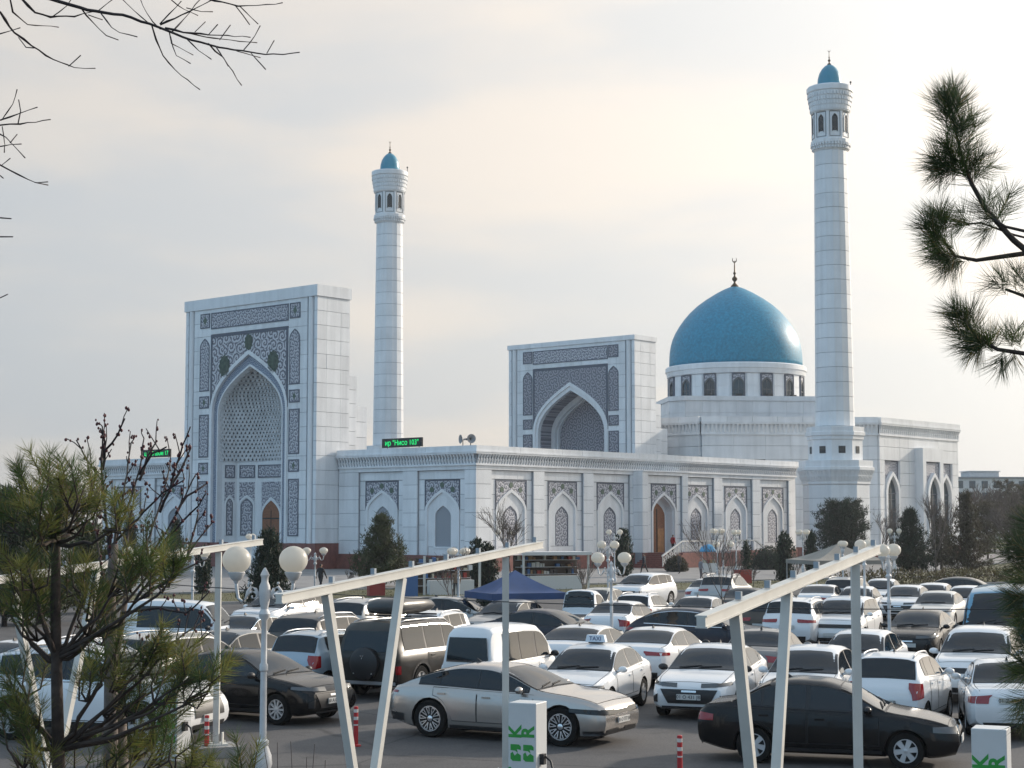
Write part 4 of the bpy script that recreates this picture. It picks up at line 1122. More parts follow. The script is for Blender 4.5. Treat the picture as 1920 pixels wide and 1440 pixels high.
def make_car(S):
    """builds a vehicle prototype (an unlinked-looking tree whose paint parts are marked)"""
    C = CarShape(S); L, w = C.L, C.w
    root = thing('parked_car', 'car', 'car')
    P = lambda o: (o.__setitem__('paint', 1), o)[1]
    st = C.stations()
    rings = [C.sect(q) for q in st]; n = len(rings[0])
    mb = MB(); V = []
    full = 2 * n - 2
    for q, r in zip(st, rings):
        loop = [(y, z) for y, z in r] + [(-y, z) for y, z in r[-2:0:-1]]
        V += [(C.xoff(q, z), y, z) for y, z in loop]
    F = []
    for i in range(len(st) - 1):
        for j in range(full):
            k = (j + 1) % full
            F.append((i * full + j, i * full + k, (i + 1) * full + k, (i + 1) * full + j))
    # end caps as strips between the mirrored points
    for base in (0, (len(st) - 1) * full):
        for j in range(n - 1):
            a, b = base + j, base + j + 1
            c = base + (full - j - 1) % full if j + 1 < n - 0 else base
            l0 = base + (full - j) % full; l1 = base + (full - j - 1) % full
            if j == 0: F.append((a, b, l1))
            elif j == n - 2: F.append((a, b, l0))
            else: F.append((a, b, l1, l0))
    mb.add(V, F)
    me = mb.mesh('body', [PAINT['white'], M_RIMD])
    # wheel arches
    wr = S['wr']; ra = wr + 0.055; xf, xr = L / 2 - S['fo'], L / 2 - S['fo'] - S['wb']
    bo = bpy.data.objects.new('body', me)
    cm = MB()
    for x in (xf, xr):
        for sd in (1, -1):
            k = 20; y0, y1 = sd * (w - 0.26), sd * (w + 0.3)
            vv = [(x + ra * math.cos(2 * math.pi * i / k), yy, wr * 0.98 + ra * math.sin(2 * math.pi * i / k)) for yy in (y0, y1) for i in range(k)]
            cm.add(vv, [tuple(range(k)), tuple(range(k, 2 * k))[::-1]] + [(i, (i + 1) % k, k + (i + 1) % k, k + i) for i in range(k)])
    cme = cm.mesh('cut', M_RIMD); co = bpy.data.objects.new('cut', cme)
    md = bo.modifiers.new('b', 'BOOLEAN'); md.object = co; md.operation = 'DIFFERENCE'; md.solver = 'EXACT'; md.material_mode = 'TRANSFER'
    me2 = eval_mesh(bo, (co,)); me2.name = 'body'
    me2.polygons.foreach_set('use_smooth', [True] * len(me2.polygons)); me2.set_sharp_from_angle(angle=R(34))
    P(obj('body', me2, root))
    gl = S.get('glass', M_AUTOGLASS)
    def part(name, mbx, m, par=root, smooth='full', flip=True):
        me_ = mbx.mesh(name, m, smooth=smooth, fix=False)
        if flip: outward(me_)
        return obj(name, me_, par)
    # windscreen and rear window
    def top_glass(name, q0, q1, inset):
        qs = lin(q0, q1, 8); fs = lin(-1, 1, 8)
        def fn(q, f):
            hw = C.sect(q)[9][0] - inset; y = f * hw; z = C.top_z(q, y)
            return (C.xoff(q, z), y, z + 0.012)
        return part(name, grid_patch(fn, qs, fs, name, gl, root), gl)
    q0, q1 = S['ws']; ws = top_glass('windscreen', q0, q1, 0.035)
    wp = MB()
    for y0, y1 in ((-0.08, 0.42), (-0.52, -0.02)):
        za, zb2 = C.top_z(q0 + 0.04, y0), C.top_z(q0 + 0.10, y1)
        wp.beam((C.xoff(q0 + 0.03, za), y0, za + 0.03), (C.xoff(q0 + 0.12, zb2), y1, zb2 + 0.03), 0.02)
    wp.build('wiper', M_BLACKP, ws)
    if S.get('rw'):
        top_glass('rear_window', *S['rw'], 0.05)
    if S.get('rwc'):       # upright tailgate glass
        y_, z0, z1 = S['rwc']
        fn = lambda u, v: (C.xoff(L, v) - 0.012, u * (1 - 0.12 * (v - z0) / (z1 - z0)), v)
        part('rear_window', grid_patch(fn, lin(-y_, y_, 6), lin(z0, z1, 5), '', None, root), gl)
    # black rubber round every pane
    sur = MB()
    def rim_of(q0, q1, inset):
        def fn(q, f):
            hw = C.sect(q)[9][0] - inset; y = f * hw; z = C.top_z(q, y)
            return (C.xoff(q, z), y, z + 0.007)
        u = grid_patch(fn, lin(q0, q1, 8), lin(-1, 1, 8), '', None, root); sur.add(u.v, u.f)
    rim_of(S['ws'][0] - 0.02, S['ws'][1] + 0.025, 0.012)
    if S.get('rw'): rim_of(S['rw'][0] - 0.025, S['rw'][1] + 0.02, 0.025)
    # side windows
    for sd in (1, -1):
        a, b = S['win'][0][0] - 0.015, S['win'][-1][1] + 0.01
        def fns(q, f, sd=sd):
            lo = C.belt(q) + S.get('sill', 0.035) - 0.018
            hi = max(lo + 0.012, C.sect(q)[9][1] - S.get('head', 0.015) + 0.012)
            return C.sp(q, lo + (hi - lo) * f, sd, 0.005)
        u = grid_patch(fns, lin(a, b, 22), lin(0, 1, 4), '', None, root); sur.add(u.v, u.f)
        for (a, b) in S['win']:
            def fn(q, f, sd=sd):
                lo = C.belt(q) + S.get('sill', 0.035)
                hi = max(lo + 0.006, C.sect(q)[9][1] - S.get('head', 0.015))
                z = lo + (hi - lo) * f
                return C.sp(q, z, sd, 0.010)
            part('side_window', grid_patch(fn, lin(a, b, 8), lin(0, 1, 4), '', None, root), gl)
        if S.get('chrome'):
            a, b = S['win'][0][0], S['win'][-1][1]
            fn = lambda q, f, sd=sd: C.sp(q, C.belt(q) + 0.012 + 0.022 * f, sd, 0.012)
            part('window_trim', grid_patch(fn, lin(a, b, 14), (0, 1), '', None, root), M_CHROME)
            fn = lambda q, f, sd=sd: C.sp(q, max(C.belt(q) + 0.03, C.sect(q)[9][1] - 0.015) + 0.022 * f, sd, 0.008)
            part('window_trim', grid_patch(fn, lin(a, b, 18), (0, 1), '', None, root), M_CHROME)
        # doors
        for (a, b) in S['doors']:
            def zlow(q):
                z = C.bot(q) + 0.20
                for xw in (S['fo'], S['fo'] + S['wb']):
                    d = abs(q - xw)
                    if d < ra + 0.05: z = max(z, wr + math.sqrt((ra + 0.05) ** 2 - d * d))
                return z
            def fn(q, f, e=0.0, sd=sd, off=0.006):
                lo, hi = zlow(q) - e, C.belt(q) - 0.02 + e
                return C.sp(q, lo + (hi - lo) * f, sd, off)
            u = grid_patch(lambda q, f: fn(q, f, 0.014, off=0.003), lin(a - 0.014, b + 0.014, 9), lin(0, 1, 7), '', None, root)
            part('door_seam', u, M_RIMD)
            d = P(part('door', grid_patch(lambda q, f: fn(q, f, 0.0, off=0.007), lin(a, b, 9), lin(0, 1, 7), '', None, root), PAINT['white']))
            hq = b - 0.20; hz = C.belt(hq) - 0.13
            h = MB(); p = C.sp(hq, hz, sd, 0.025); h.box(p, (0.17, 0.03, 0.03)); ho = h.build('handle', S.get('hm', PAINT['white']), d)
            if not S.get('hm'): P(ho)
        # mirror
        mq_ = S['mir']; mz = C.belt(mq_) + 0.07; my = C.side_y(mq_, C.belt(mq_))
        m_ = MB(); m_.sphere((L / 2 - mq_, sd * (my + 0.13), mz), 0.1, 12, 8, sc=(0.75, 1.1, 0.72)); m_.beam((L / 2 - mq_, sd * (my - 0.02), mz - 0.05), (L / 2 - mq_, sd * (my + 0.1), mz - 0.03), 0.05)
        mo = m_.build('wing_mirror', PAINT['white'] if not S.get('blackmir') else M_BLACKP, root, smooth='full')
        if not S.get('blackmir'): P(mo)
        # lamps
        for (nm, end, t0, t1, z0, z1, tilt, m) in S['lamps']:
            fn = lambda t, f: C.wrap(t, z0 + tilt * (t - t0) + (z1 - z0) * f * (1 - S.get('ltap', 0.35) * (t0 - t) / (t0 - t1)), sd, end, 0.012)
            part(nm, grid_patch(fn, lin(t0, t1, 8), lin(0, 1, 3), '', None, root), m)
        # black sill
        fn = lambda q, f, sd=sd: C.sp(q, C.bot(q) + 0.05 + S.get('sillh', 0.06) * f, sd, 0.008)
        part('sill_trim', grid_patch(fn, lin(S['fo'] + ra + 0.03, S['fo'] + S['wb'] - ra - 0.03, 6), (0, 1), '', None, root), M_BLACKP)
        if S.get('cladding'):
            for xw in (S['fo'], S['fo'] + S['wb']):
                k = 16
                def fn(t, f, xw=xw, sd=sd):
                    a_ = R(-8 + 196 * t); rr_ = ra + 0.0 + S['cladding'] * f
                    return C.sp(xw - rr_ * math.cos(a_), max(C.bot(xw) + 0.06, wr + rr_ * math.sin(a_)), sd, 0.010)
                part('arch_cladding', grid_patch(fn, lin(0, 1, k), (0, 1), '', None, root), M_BLACKP)
    part('window_surround', sur, M_BLACKP)
    if S.get('fin', True):
        qf = S['L'] * 0.66; zf = C.top_z(qf, 0); fn_ = MB(); xf_ = L / 2 - qf
        fn_.add([(xf_ + 0.08, -0.02, zf), (xf_ + 0.08, 0.02, zf), (xf_ - 0.07, 0.025, zf), (xf_ - 0.07, -0.025, zf), (xf_ - 0.05, -0.006, zf + 0.075), (xf_ - 0.05, 0.006, zf + 0.075)], [(0, 1, 5, 4), (1, 2, 5), (2, 3, 4, 5), (3, 0, 4), (0, 3, 2, 1)])
        fn_.build('aerial', M_BLACKP, root)
    # shut lines of bonnet and boot
    sl = MB()
    def seam(pts):
        sl.tube([(C.xoff(q, C.top_z(q, y)), y, C.top_z(q, y) + 0.0015) for q, y in pts], 0.006, 4)
    q_a, q_b = 0.14, S['ws'][0] - 0.03
    if q_b - q_a > 0.35:
        for sd in (1, -1): seam([(q, sd * C.sect(q)[7][0] * 0.90) for q in lin(q_a, q_b, 8)])
        seam([(q_a, y) for y in lin(-C.sect(q_a)[7][0] * 0.9, C.sect(q_a)[7][0] * 0.9, 8)]); seam([(q_b, y) for y in lin(-C.sect(q_b)[7][0] * 0.9, C.sect(q_b)[7][0] * 0.9, 8)])
    if S.get('rw') and L - S['rw'][1] > 0.4:
        q_a, q_b = S['rw'][1] + 0.04, L - 0.06
        for sd in (1, -1): seam([(q, sd * C.sect(q)[7][0] * 0.88) for q in lin(q_a, q_b, 6)])
    if sl.v: sl.build('shut_line', M_RIMD, root, fix=False)['kind'] = 'stuff'
    # faces front and rear: patches (name, end, y half, z0, z1, yoffset, material)
    for (nm, end, yh, z0, z1, tap, m, off) in S['face']:
        def fn(u, v):
            Q = 0.0 if end > 0 else L
            yy = u * (1 + tap * (v - z0) / (z1 - z0))
            return (C.xoff(Q, v) + end * off, yy, v)
        o = part(nm, grid_patch(fn, lin(-yh, yh, 6), lin(z0, z1, 4), '', None, root), m)
    for end, z in S['plates']:
        Q = 0.0 if end > 0 else L
        b = MB(); b.box((C.xoff(Q, z) + end * 0.025, 0, z), (0.02, 0.52, 0.115)); b.build('number_plate', M_PLATE, root)
    if S.get('rails'):
        for sd in (1, -1):
            a, b = S['rails']; r_ = MB(); pts = []
            for q in lin(a, b, 8):
                p9 = C.sect(q)[10]; e = 0.045 if a + 0.05 < q < b - 0.05 else 0.0
                pts.append((L / 2 - q, sd * (p9[0] - 0.01), p9[1] + e))
            r_.tube(pts, 0.018, 6); r_.build('roof_rail', S.get('railm', M_RIM), root, smooth='full')
    ty, rim = wheel_meshes(wr, S['rim'])
    for x in (xf, xr):
        for sd in (1, -1):
            wo = obj('wheel', ty, root, (x, sd * (w - 0.115), wr)); wo.rotation_euler = (R(-90) * sd, random.uniform(0, 1), 0)
            obj('rim', rim, wo)
    if S.get('extra'): S['extra'](root, C, P)
    return root

WF = lambda L: [(0, 0.80), (0.12, 0.90), (0.35, 0.965), (0.8, 1.0), (L - 1.0, 1.0), (L - 0.45, 0.975), (L - 0.14, 0.92), (L, 0.83)]
BOT = lambda L, gc: [(0, gc + 0.06), (0.5, gc), (L - 0.7, gc), (L, gc + 0.12)]
def lamps_sedan(zf, zr, hl=0.14, tl=0.17, tin=-0.25):
    return [('headlight', 1, -0.34, 0.42, zf, zf + hl, 0.05, M_HEAD), ('taillight', -1, tin, 0.30, zr, zr + tl, 0.0, M_TAIL)]
def face_std(zg0, zg1, zl0, zl1, yg=0.42, m=None):
    return [('grille', 1, yg, zg0, zg1, -0.15, m or M_BLACKP, 0.012), ('air_intake', 1, 0.55, zl0, zl1, 0.1, M_BLACKP, 0.012), ('rear_bumper_trim', -1, 0.55, 0.28, 0.36, 0.05, M_BLACKP, 0.012)]
def spec(**k): return k
L_ = 4.5
SEDAN = spec(L=4.5, W=1.73, H=1.45, wb=2.6, fo=0.88, wr=0.315, rim='six',
    top=[(0, 0.66), (0.12, 0.75), (0.6, 0.86), (1.18, 0.95), (1.95, 1.345), (2.3, 1.43), (2.75, 1.45), (3.2, 1.395), (3.88, 1.06), (4.1, 1.02), (4.38, 0.99), (4.5, 0.9)],
    belt=[(0, 0.62), (0.5, 0.79), (1.2, 0.90), (2.5, 0.935), (3.9, 0.985), (4.38, 0.95), (4.5, 0.86)], wf=WF(4.5), bot=BOT(4.5, 0.19),
    ws=(1.24, 1.98), rw=(3.22, 3.86), win=[(1.45, 2.5), (2.58, 3.3), (3.36, 3.66)], doors=[(1.33, 2.53), (2.57, 3.5)], mir=1.5,
    lamps=lamps_sedan(0.60, 0.72), face=face_std(0.60, 0.68, 0.30, 0.42), plates=[(1, 0.48), (-1, 0.78)])
MODERN = dict(SEDAN, L=4.55, W=1.78, rim='ten', wr=0.325, blackmir=True,
    top=[(0, 0.70), (0.10, 0.78), (0.6, 0.89), (1.15, 0.97), (2.0, 1.355), (2.4, 1.445), (2.8, 1.455), (3.3, 1.385), (4.0, 1.11), (4.2, 1.06), (4.45, 1.03), (4.55, 0.92)],
    belt=[(0, 0.66), (0.5, 0.82), (1.2, 0.92), (2.5, 0.96), (4.0, 1.03), (4.45, 0.99), (4.55, 0.88)], wf=WF(4.55), bot=BOT(4.55, 0.19),
    ws=(1.22, 2.05), rw=(3.3, 3.98), win=[(1.5, 2.55), (2.62, 3.4), (3.45, 3.78)], doors=[(1.35, 2.58), (2.62, 3.55)],
    lamps=[('headlight', 1, -0.36, 0.5, 0.70, 0.79, 0.06, M_HEAD), ('fog_lamp', 1, -0.03, 0.09, 0.38, 0.56, 0.0, M_BLACKP), ('taillight', -1, -0.40, 0.35, 0.84, 0.95, 0.0, M_TAIL)],
    face=[('grille', 1, 0.46, 0.36, 0.66, 0.36, M_BLACKP, 0.012), ('chrome_bar', 1, 0.16, 0.60, 0.64, 0, M_CHROME, 0.018), ('lower_grille', 1, 0.6, 0.255, 0.30, 0, M_BLACKP, 0.014), ('rear_bumper_trim', -1, 0.6, 0.28, 0.42, 0.05, M_BLACKP, 0.012)], plates=[(1, 0.50), (-1, 0.72)])
COBALT = dict(SEDAN, L=4.48, W=1.73, rim='steel',
    top=[(0, 0.70), (0.12, 0.80), (0.6, 0.92), (1.1, 1.0), (1.85, 1.40), (2.2, 1.49), (2.7, 1.51), (3.2, 1.455), (3.85, 1.14), (4.05, 1.10), (4.36, 1.07), (4.48, 0.97)],
    belt=[(0, 0.66), (0.5, 0.84), (1.15, 0.95), (2.5, 0.98), (3.9, 1.05), (4.36, 1.03), (4.48, 0.93)], wf=WF(4.48), bot=BOT(4.48, 0.2),
    ws=(1.16, 1.88), rw=(3.22, 3.84), lamps=lamps_sedan(0.68, 0.74, 0.19, 0.25, -0.16), face=face_std(0.55, 0.70, 0.30, 0.40, 0.45), plates=[(1, 0.46), (-1, 0.66)], win=[(1.4, 2.45), (2.53, 3.25), (3.3, 3.62)])
FAST = dict(SEDAN, L=4.87, W=1.90, wb=2.93, fo=0.90, wr=0.375, rim='big', tum=0.40, kf=0.09, znf=0.5,
    top=[(0, 0.74), (0.08, 0.81), (0.3, 0.88), (0.7, 0.95), (1.2, 1.00), (1.4, 1.035), (2.2, 1.365), (2.65, 1.45), (3.1, 1.455), (3.7, 1.35), (4.35, 1.12), (4.6, 1.02), (4.78, 0.98), (4.87, 0.88)],
    belt=[(0, 0.70), (0.3, 0.82), (0.7, 0.89), (1.3, 0.95), (2.5, 0.98), (4.0, 1.02), (4.7, 0.97), (4.87, 0.86)], wf=WF(4.87), bot=BOT(4.87, 0.17),
    ws=(1.46, 2.3), rw=(3.65, 4.5), win=[(1.62, 2.74), (2.755, 3.62), (3.635, 4.12)], doors=[(1.5, 2.73), (2.76, 3.75)], mir=1.75, chrome=False,
    lamps=[('headlight', 1, -0.40, 0.70, 0.60, 0.71, 0.05, M_AUTOGLASS), ('taillight', -1, -0.6, 0.25, 0.86, 0.92, 0.0, M_TAIL), ('front_splitter', 1, -0.6, 0.42, 0.235, 0.34, 0.0, M_BLACKP), ('rear_diffuser', -1, -0.5, 0.42, 0.31, 0.50, 0.0, M_BLACKP)],
    face=[('lamp_bar', 1, 0.62, 0.61, 0.69, 0, M_AUTOGLASS, 0.013), ('air_intake', 1, 0.5, 0.24, 0.30, 0, M_BLACKP, 0.014)], plates=[(1, 0.49), (-1, 0.62)], hm=PAINT['champagne'], ltap=0.25)
HATCH = dict(SEDAN, L=3.64, W=1.6, H=1.52, wb=2.375, fo=0.70, wr=0.30, rim='five', tum=0.30, kr=0.05, znr=0.5,
    top=[(0, 0.74), (0.1, 0.85), (0.5, 0.98), (0.85, 1.06), (1.5, 1.425), (1.9, 1.515), (2.5, 1.535), (3.05, 1.49), (3.28, 1.44), (3.5, 1.10), (3.57, 0.99), (3.64, 0.88)],
    belt=[(0, 0.70), (0.4, 0.88), (0.9, 0.99), (2.0, 1.05), (3.1, 1.10), (3.5, 1.02), (3.64, 0.84)],
    wf=[(0, 0.80), (0.12, 0.9), (0.35, 0.965), (0.7, 1), (2.9, 1.0), (3.3, 0.98), (3.52, 0.94), (3.64, 0.88)], bot=BOT(3.64, 0.19),
    ws=(0.9, 1.52), rw=(3.27, 3.5), win=[(1.12, 1.98), (2.05, 2.72), (2.78, 3.0)], doors=[(1.0, 2.0), (2.05, 2.75)], mir=1.15,
    lamps=[('headlight', 1, -0.25, 0.5, 0.72, 0.92, 0.10, M_HEAD), ('taillight', -1, -0.10, 0.26, 0.68, 1.02, 0.12, M_TAIL)], face=face_std(0.55, 0.72, 0.28, 0.42, 0.4), plates=[(1, 0.45), (-1, 0.62)], rails=(1.6, 3.1), ltap=0.2)
SUV = dict(SEDAN, L=4.6, W=1.88, H=1.68, wb=2.72, fo=0.92, wr=0.36, rim='five', tum=0.30, cladding=0.05,
    top=[(0, 0.84), (0.08, 0.96), (0.5, 1.05), (1.1, 1.13), (1.85, 1.54), (2.2, 1.655), (3.0, 1.685), (3.7, 1.64), (4.08, 1.57), (4.4, 1.20), (4.5, 1.10), (4.6, 0.96)],
    belt=[(0, 0.80), (0.5, 0.98), (1.15, 1.06), (2.6, 1.10), (4.0, 1.16), (4.4, 1.12), (4.6, 0.92)], wf=WF(4.6), bot=BOT(4.6, 0.22),
    ws=(1.15, 1.88), rw=(4.07, 4.38), win=[(1.4, 2.5), (2.57, 3.4), (3.46, 3.95)], doors=[(1.28, 2.53), (2.57, 3.55)], mir=1.48,
    lamps=[('headlight', 1, -0.40, 0.4, 0.80, 0.88, 0.03, M_HEAD), ('taillight', -1, -0.35, 0.35, 0.92, 1.04, 0.0, M_TAIL)],
    face=[('grille', 1, 0.55, 0.48, 0.76, -0.05, M_BLACKP, 0.012), ('skid_plate', 1, 0.6, 0.27, 0.36, 0, M_BLACKP, 0.012), ('rear_bumper_trim', -1, 0.6, 0.3, 0.48, 0.05, M_BLACKP, 0.012)], plates=[(1, 0.46), (-1, 0.78)], rails=(1.9, 3.9), sillh=0.12, chrome=True)
EVSUV = dict(SUV, rim='big', rails=None, cladding=None, chrome=False,
    lamps=[('headlight', 1, -0.45, 0.45, 0.78, 0.83, 0.02, M_BLACKP), ('taillight', -1, -0.5, 0.3, 0.98, 1.04, 0.0, M_TAIL)],
    face=[('lamp_bar', 1, 0.70, 0.74, 0.86, 0.0, M_BLACKP, 0.012), ('air_intake', 1, 0.55, 0.30, 0.42, 0.1, M_BLACKP, 0.012), ('rear_bumper_trim', -1, 0.6, 0.3, 0.44, 0.05, M_BLACKP, 0.012)], plates=[(1, 0.52), (-1, 0.78)])
CUV = dict(SUV, L=4.75, H=1.6, tum=0.34,
    top=[(0, 0.80), (0.1, 0.90), (0.6, 1.0), (1.25, 1.07), (2.1, 1.475), (2.5, 1.575), (3.0, 1.60), (3.6, 1.53), (4.25, 1.27), (4.55, 1.12), (4.66, 1.02), (4.75, 0.9)],
    belt=[(0, 0.76), (0.5, 0.92), (1.3, 1.02), (2.6, 1.05), (4.1, 1.11), (4.6, 1.03), (4.75, 0.86)], wf=WF(4.75), bot=BOT(4.75, 0.21), wb=2.8, fo=0.95,
    ws=(1.3, 2.13), rw=(3.6, 4.5), win=[(1.55, 2.65), (2.72, 3.55), (3.6, 4.05)], doors=[(1.42, 2.68), (2.72, 3.72)], rails=None, cladding=0.04)
OFFR = dict(SUV, fin=False, L=4.65, W=1.86, H=1.86, wb=2.78, fo=0.80, wr=0.385, rim='six', tum=0.20, kr=0.03, znr=0.9, kf=0.05, znf=0.7,
    top=[(0, 1.0), (0.05, 1.06), (0.5, 1.12), (1.15, 1.17), (1.72, 1.70), (2.0, 1.80), (2.8, 1.84), (4.1, 1.84), (4.42, 1.81), (4.56, 1.60), (4.62, 1.24), (4.65, 1.1)],
    belt=[(0, 0.95), (0.4, 1.06), (1.15, 1.11), (2.6, 1.12), (4.2, 1.13), (4.6, 1.10), (4.65, 1.0)], wf=[(0, 0.86), (0.12, 0.94), (0.4, 0.98), (0.8, 1), (4.2, 1), (4.5, 0.98), (4.65, 0.94)], bot=BOT(4.65, 0.27),
    ws=(1.19, 1.74), rw=None, rwc=(0.66, 1.14, 1.62), win=[(1.38, 2.3), (2.36, 3.2), (3.28, 4.28)], doors=[(1.28, 2.33), (2.36, 3.25)], mir=1.4, head=0.03,
    lamps=[('headlight', 1, -0.34, 0.28, 0.82, 0.98, 0.0, M_HEAD), ('taillight', -1, -0.05, 0.12, 0.62, 0.82, 0.0, M_TAIL)], plates=[(1, 0.5), (-1, 0.52)], rails=(1.7, 4.2), cladding=0.06, ltap=0.0,
    face=[('grille', 1, 0.5, 0.68, 0.92, -0.02, M_BLACKP, 0.012), ('rear_bumper_trim', -1, 0.8, 0.36, 0.44, 0.0, M_RIM, 0.03)])
MICRO = dict(SEDAN, fin=False, L=3.48, W=1.42, H=1.90, wb=1.84, fo=0.62, wr=0.265, rim='steel', tum=0.13, kf=0.03, kr=0.015, znf=0.9, znr=1.0,
    top=[(0, 0.98), (0.05, 1.08), (0.14, 1.15), (0.62, 1.70), (0.85, 1.83), (1.3, 1.88), (2.2, 1.915), (3.1, 1.90), (3.34, 1.86), (3.43, 1.66), (3.46, 1.3), (3.48, 1.12)],
    belt=[(0, 0.95), (0.15, 1.06), (0.6, 1.07), (3.2, 1.07), (3.44, 1.06), (3.48, 1.0)], wf=[(0, 0.88), (0.06, 0.94), (0.25, 0.99), (0.5, 1), (3.1, 1), (3.35, 0.98), (3.48, 0.94)], bot=BOT(3.48, 0.22),
    ws=(0.17, 0.66), rw=None, rwc=(0.52, 1.12, 1.66), win=[(0.42, 1.12), (1.2, 2.0), (2.08, 2.85)], doors=[(0.32, 1.12), (1.2, 2.05)], mir=0.42, head=0.06, sill=0.05, blackmir=True,
    lamps=[('headlight', 1, -0.30, 0.05, 0.68, 0.86, 0.0, M_HEAD), ('taillight', -1, -0.10, 0.02, 0.64, 0.82, 0.0, M_TAIL)], face=[('grille', 1, 0.25, 0.70, 0.82, 0, M_BLACKP, 0.012), ('garnish', -1, 0.30, 0.90, 0.98, 0.0, M_BLACKP, 0.02), ('front_bumper_trim', 1, 0.55, 0.36, 0.5, 0.0, M_BLACKP, 0.012)], plates=[(1, 0.46), (-1, 0.80)], ltap=0.0)
BIGVAN = dict(MICRO, L=5.5, W=2.02, H=2.42, wb=3.3, fo=0.95, wr=0.34, rim='steel', tum=0.10,
    top=[(0, 1.08), (0.1, 1.18), (0.75, 1.40), (1.3, 2.05), (1.7, 2.32), (2.4, 2.42), (4.8, 2.43), (5.3, 2.38), (5.44, 2.1), (5.48, 1.6), (5.5, 1.3)],
    belt=[(0, 1.02), (0.15, 1.12), (0.9, 1.30), (5.2, 1.32), (5.46, 1.28), (5.5, 1.2)], wf=[(0, 0.84), (0.1, 0.93), (0.35, 0.99), (0.7, 1), (5.0, 1), (5.35, 0.98), (5.5, 0.95)], bot=BOT(5.5, 0.25),
    ws=(0.8, 1.55), rwc=(0.75, 1.4, 2.1), win=[(1.2, 1.95), (2.1, 3.2), (3.3, 4.8)], doors=[(1.0, 1.95), (2.1, 3.25)], mir=1.1,
    lamps=[('headlight', 1, -0.34, 0.3, 0.78, 1.02, 0.05, M_HEAD), ('taillight', -1, -0.10, 0.02, 0.8, 1.2, 0.0, M_TAIL)], face=[('grille', 1, 0.45, 0.72, 0.92, 0, M_BLACKP, 0.012), ('front_bumper_trim', 1, 0.75, 0.36, 0.55, 0.0, M_BLACKP, 0.012)], plates=[(1, 0.5), (-1, 0.9)])
def bed_extra(q0, q1, zr, yw):
    def f(root, C, P):
        b = MB(); b.box((C.L / 2 - (q0 + q1) / 2, 0, zr), (q1 - q0, 2 * yw, 0.03)); b.build('bed_cover', M_BLACKP, root)
    return f
PICKUP = dict(OFFR, L=5.3, W=1.87, H=1.82, wb=3.1, fo=0.92, wr=0.40, rim='six', kr=0.02,
    top=[(0, 1.02), (0.06, 1.09), (0.6, 1.16), (1.25, 1.2), (1.85, 1.68), (2.15, 1.79), (2.9, 1.81), (3.35, 1.76), (3.62, 1.30), (3.72, 1.24), (5.2, 1.24), (5.3, 1.2)],
    belt=[(0, 0.97), (0.4, 1.08), (1.2, 1.12), (2.6, 1.13), (3.5, 1.15), (5.2, 1.2), (5.3, 1.16)], wf=[(0, 0.86), (0.12, 0.94), (0.4, 0.98), (0.8, 1), (5.0, 1), (5.22, 0.985), (5.3, 0.96)], bot=BOT(5.3, 0.3),
    ws=(1.28, 1.88), rw=(3.36, 3.6), rwc=None, win=[(1.5, 2.35), (2.42, 3.2)], doors=[(1.4, 2.38), (2.42, 3.3)], mir=1.55, rails=None, face=[('grille', 1, 0.5, 0.70, 0.95, -0.02, M_BLACKP, 0.012), ('rear_bumper_trim', -1, 0.8, 0.42, 0.54, 0.0, M_RIM, 0.03)],
    lamps=[('headlight', 1, -0.34, 0.3, 0.85, 1.0, 0.0, M_HEAD), ('taillight', -1, -0.06, 0.12, 0.78, 1.12, 0.0, M_TAIL)], plates=[(1, 0.55), (-1, 0.75)], extra=bed_extra(3.78, 5.22, 1.262, 0.68), chrome=False, cladding=0.05)
MINITRUCK = dict(MICRO, L=3.5, H=1.80, tum=0.14,
    top=[(0, 0.98), (0.05, 1.08), (0.14, 1.15), (0.62, 1.66), (0.85, 1.76), (1.15, 1.80), (1.45, 1.77), (1.55, 1.45), (1.6, 0.98), (1.68, 0.92), (3.4, 0.92), (3.5, 0.9)],
    belt=[(0, 0.95), (0.15, 1.06), (0.6, 1.07), (1.45, 1.07), (1.6, 0.95), (1.7, 0.9), (3.4, 0.9), (3.5, 0.88)], wf=[(0, 0.88), (0.06, 0.94), (0.25, 0.99), (0.5, 1), (3.2, 1), (3.4, 1), (3.5, 0.99)], bot=BOT(3.5, 0.22),
    rwc=None, rw=(1.50, 1.575), win=[(0.42, 1.3)], doors=[(0.32, 1.32)], face=[('grille', 1, 0.25, 0.70, 0.82, 0, M_BLACKP, 0.012)], lamps=[('headlight', 1, -0.30, 0.05, 0.68, 0.86, 0.0, M_HEAD), ('taillight', -1, -0.14, 0.02, 0.55, 0.68, 0.0, M_TAIL)], plates=[(1, 0.46), (-1, 0.5)], extra=bed_extra(1.75, 3.42, 0.935, 0.6))
SPECS = dict(sedan=SEDAN, modern=MODERN, cobalt=COBALT, fast=FAST, hatch=HATCH, suv=SUV, evsuv=EVSUV, cuv=CUV, offroad=OFFR, micro=MICRO, bigvan=BIGVAN, pickup=PICKUP, minitruck=MINITRUCK)
PROTO = {}
def drop(o):
    for ch in list(o.children): drop(ch)
    bpy.data.objects.remove(o)
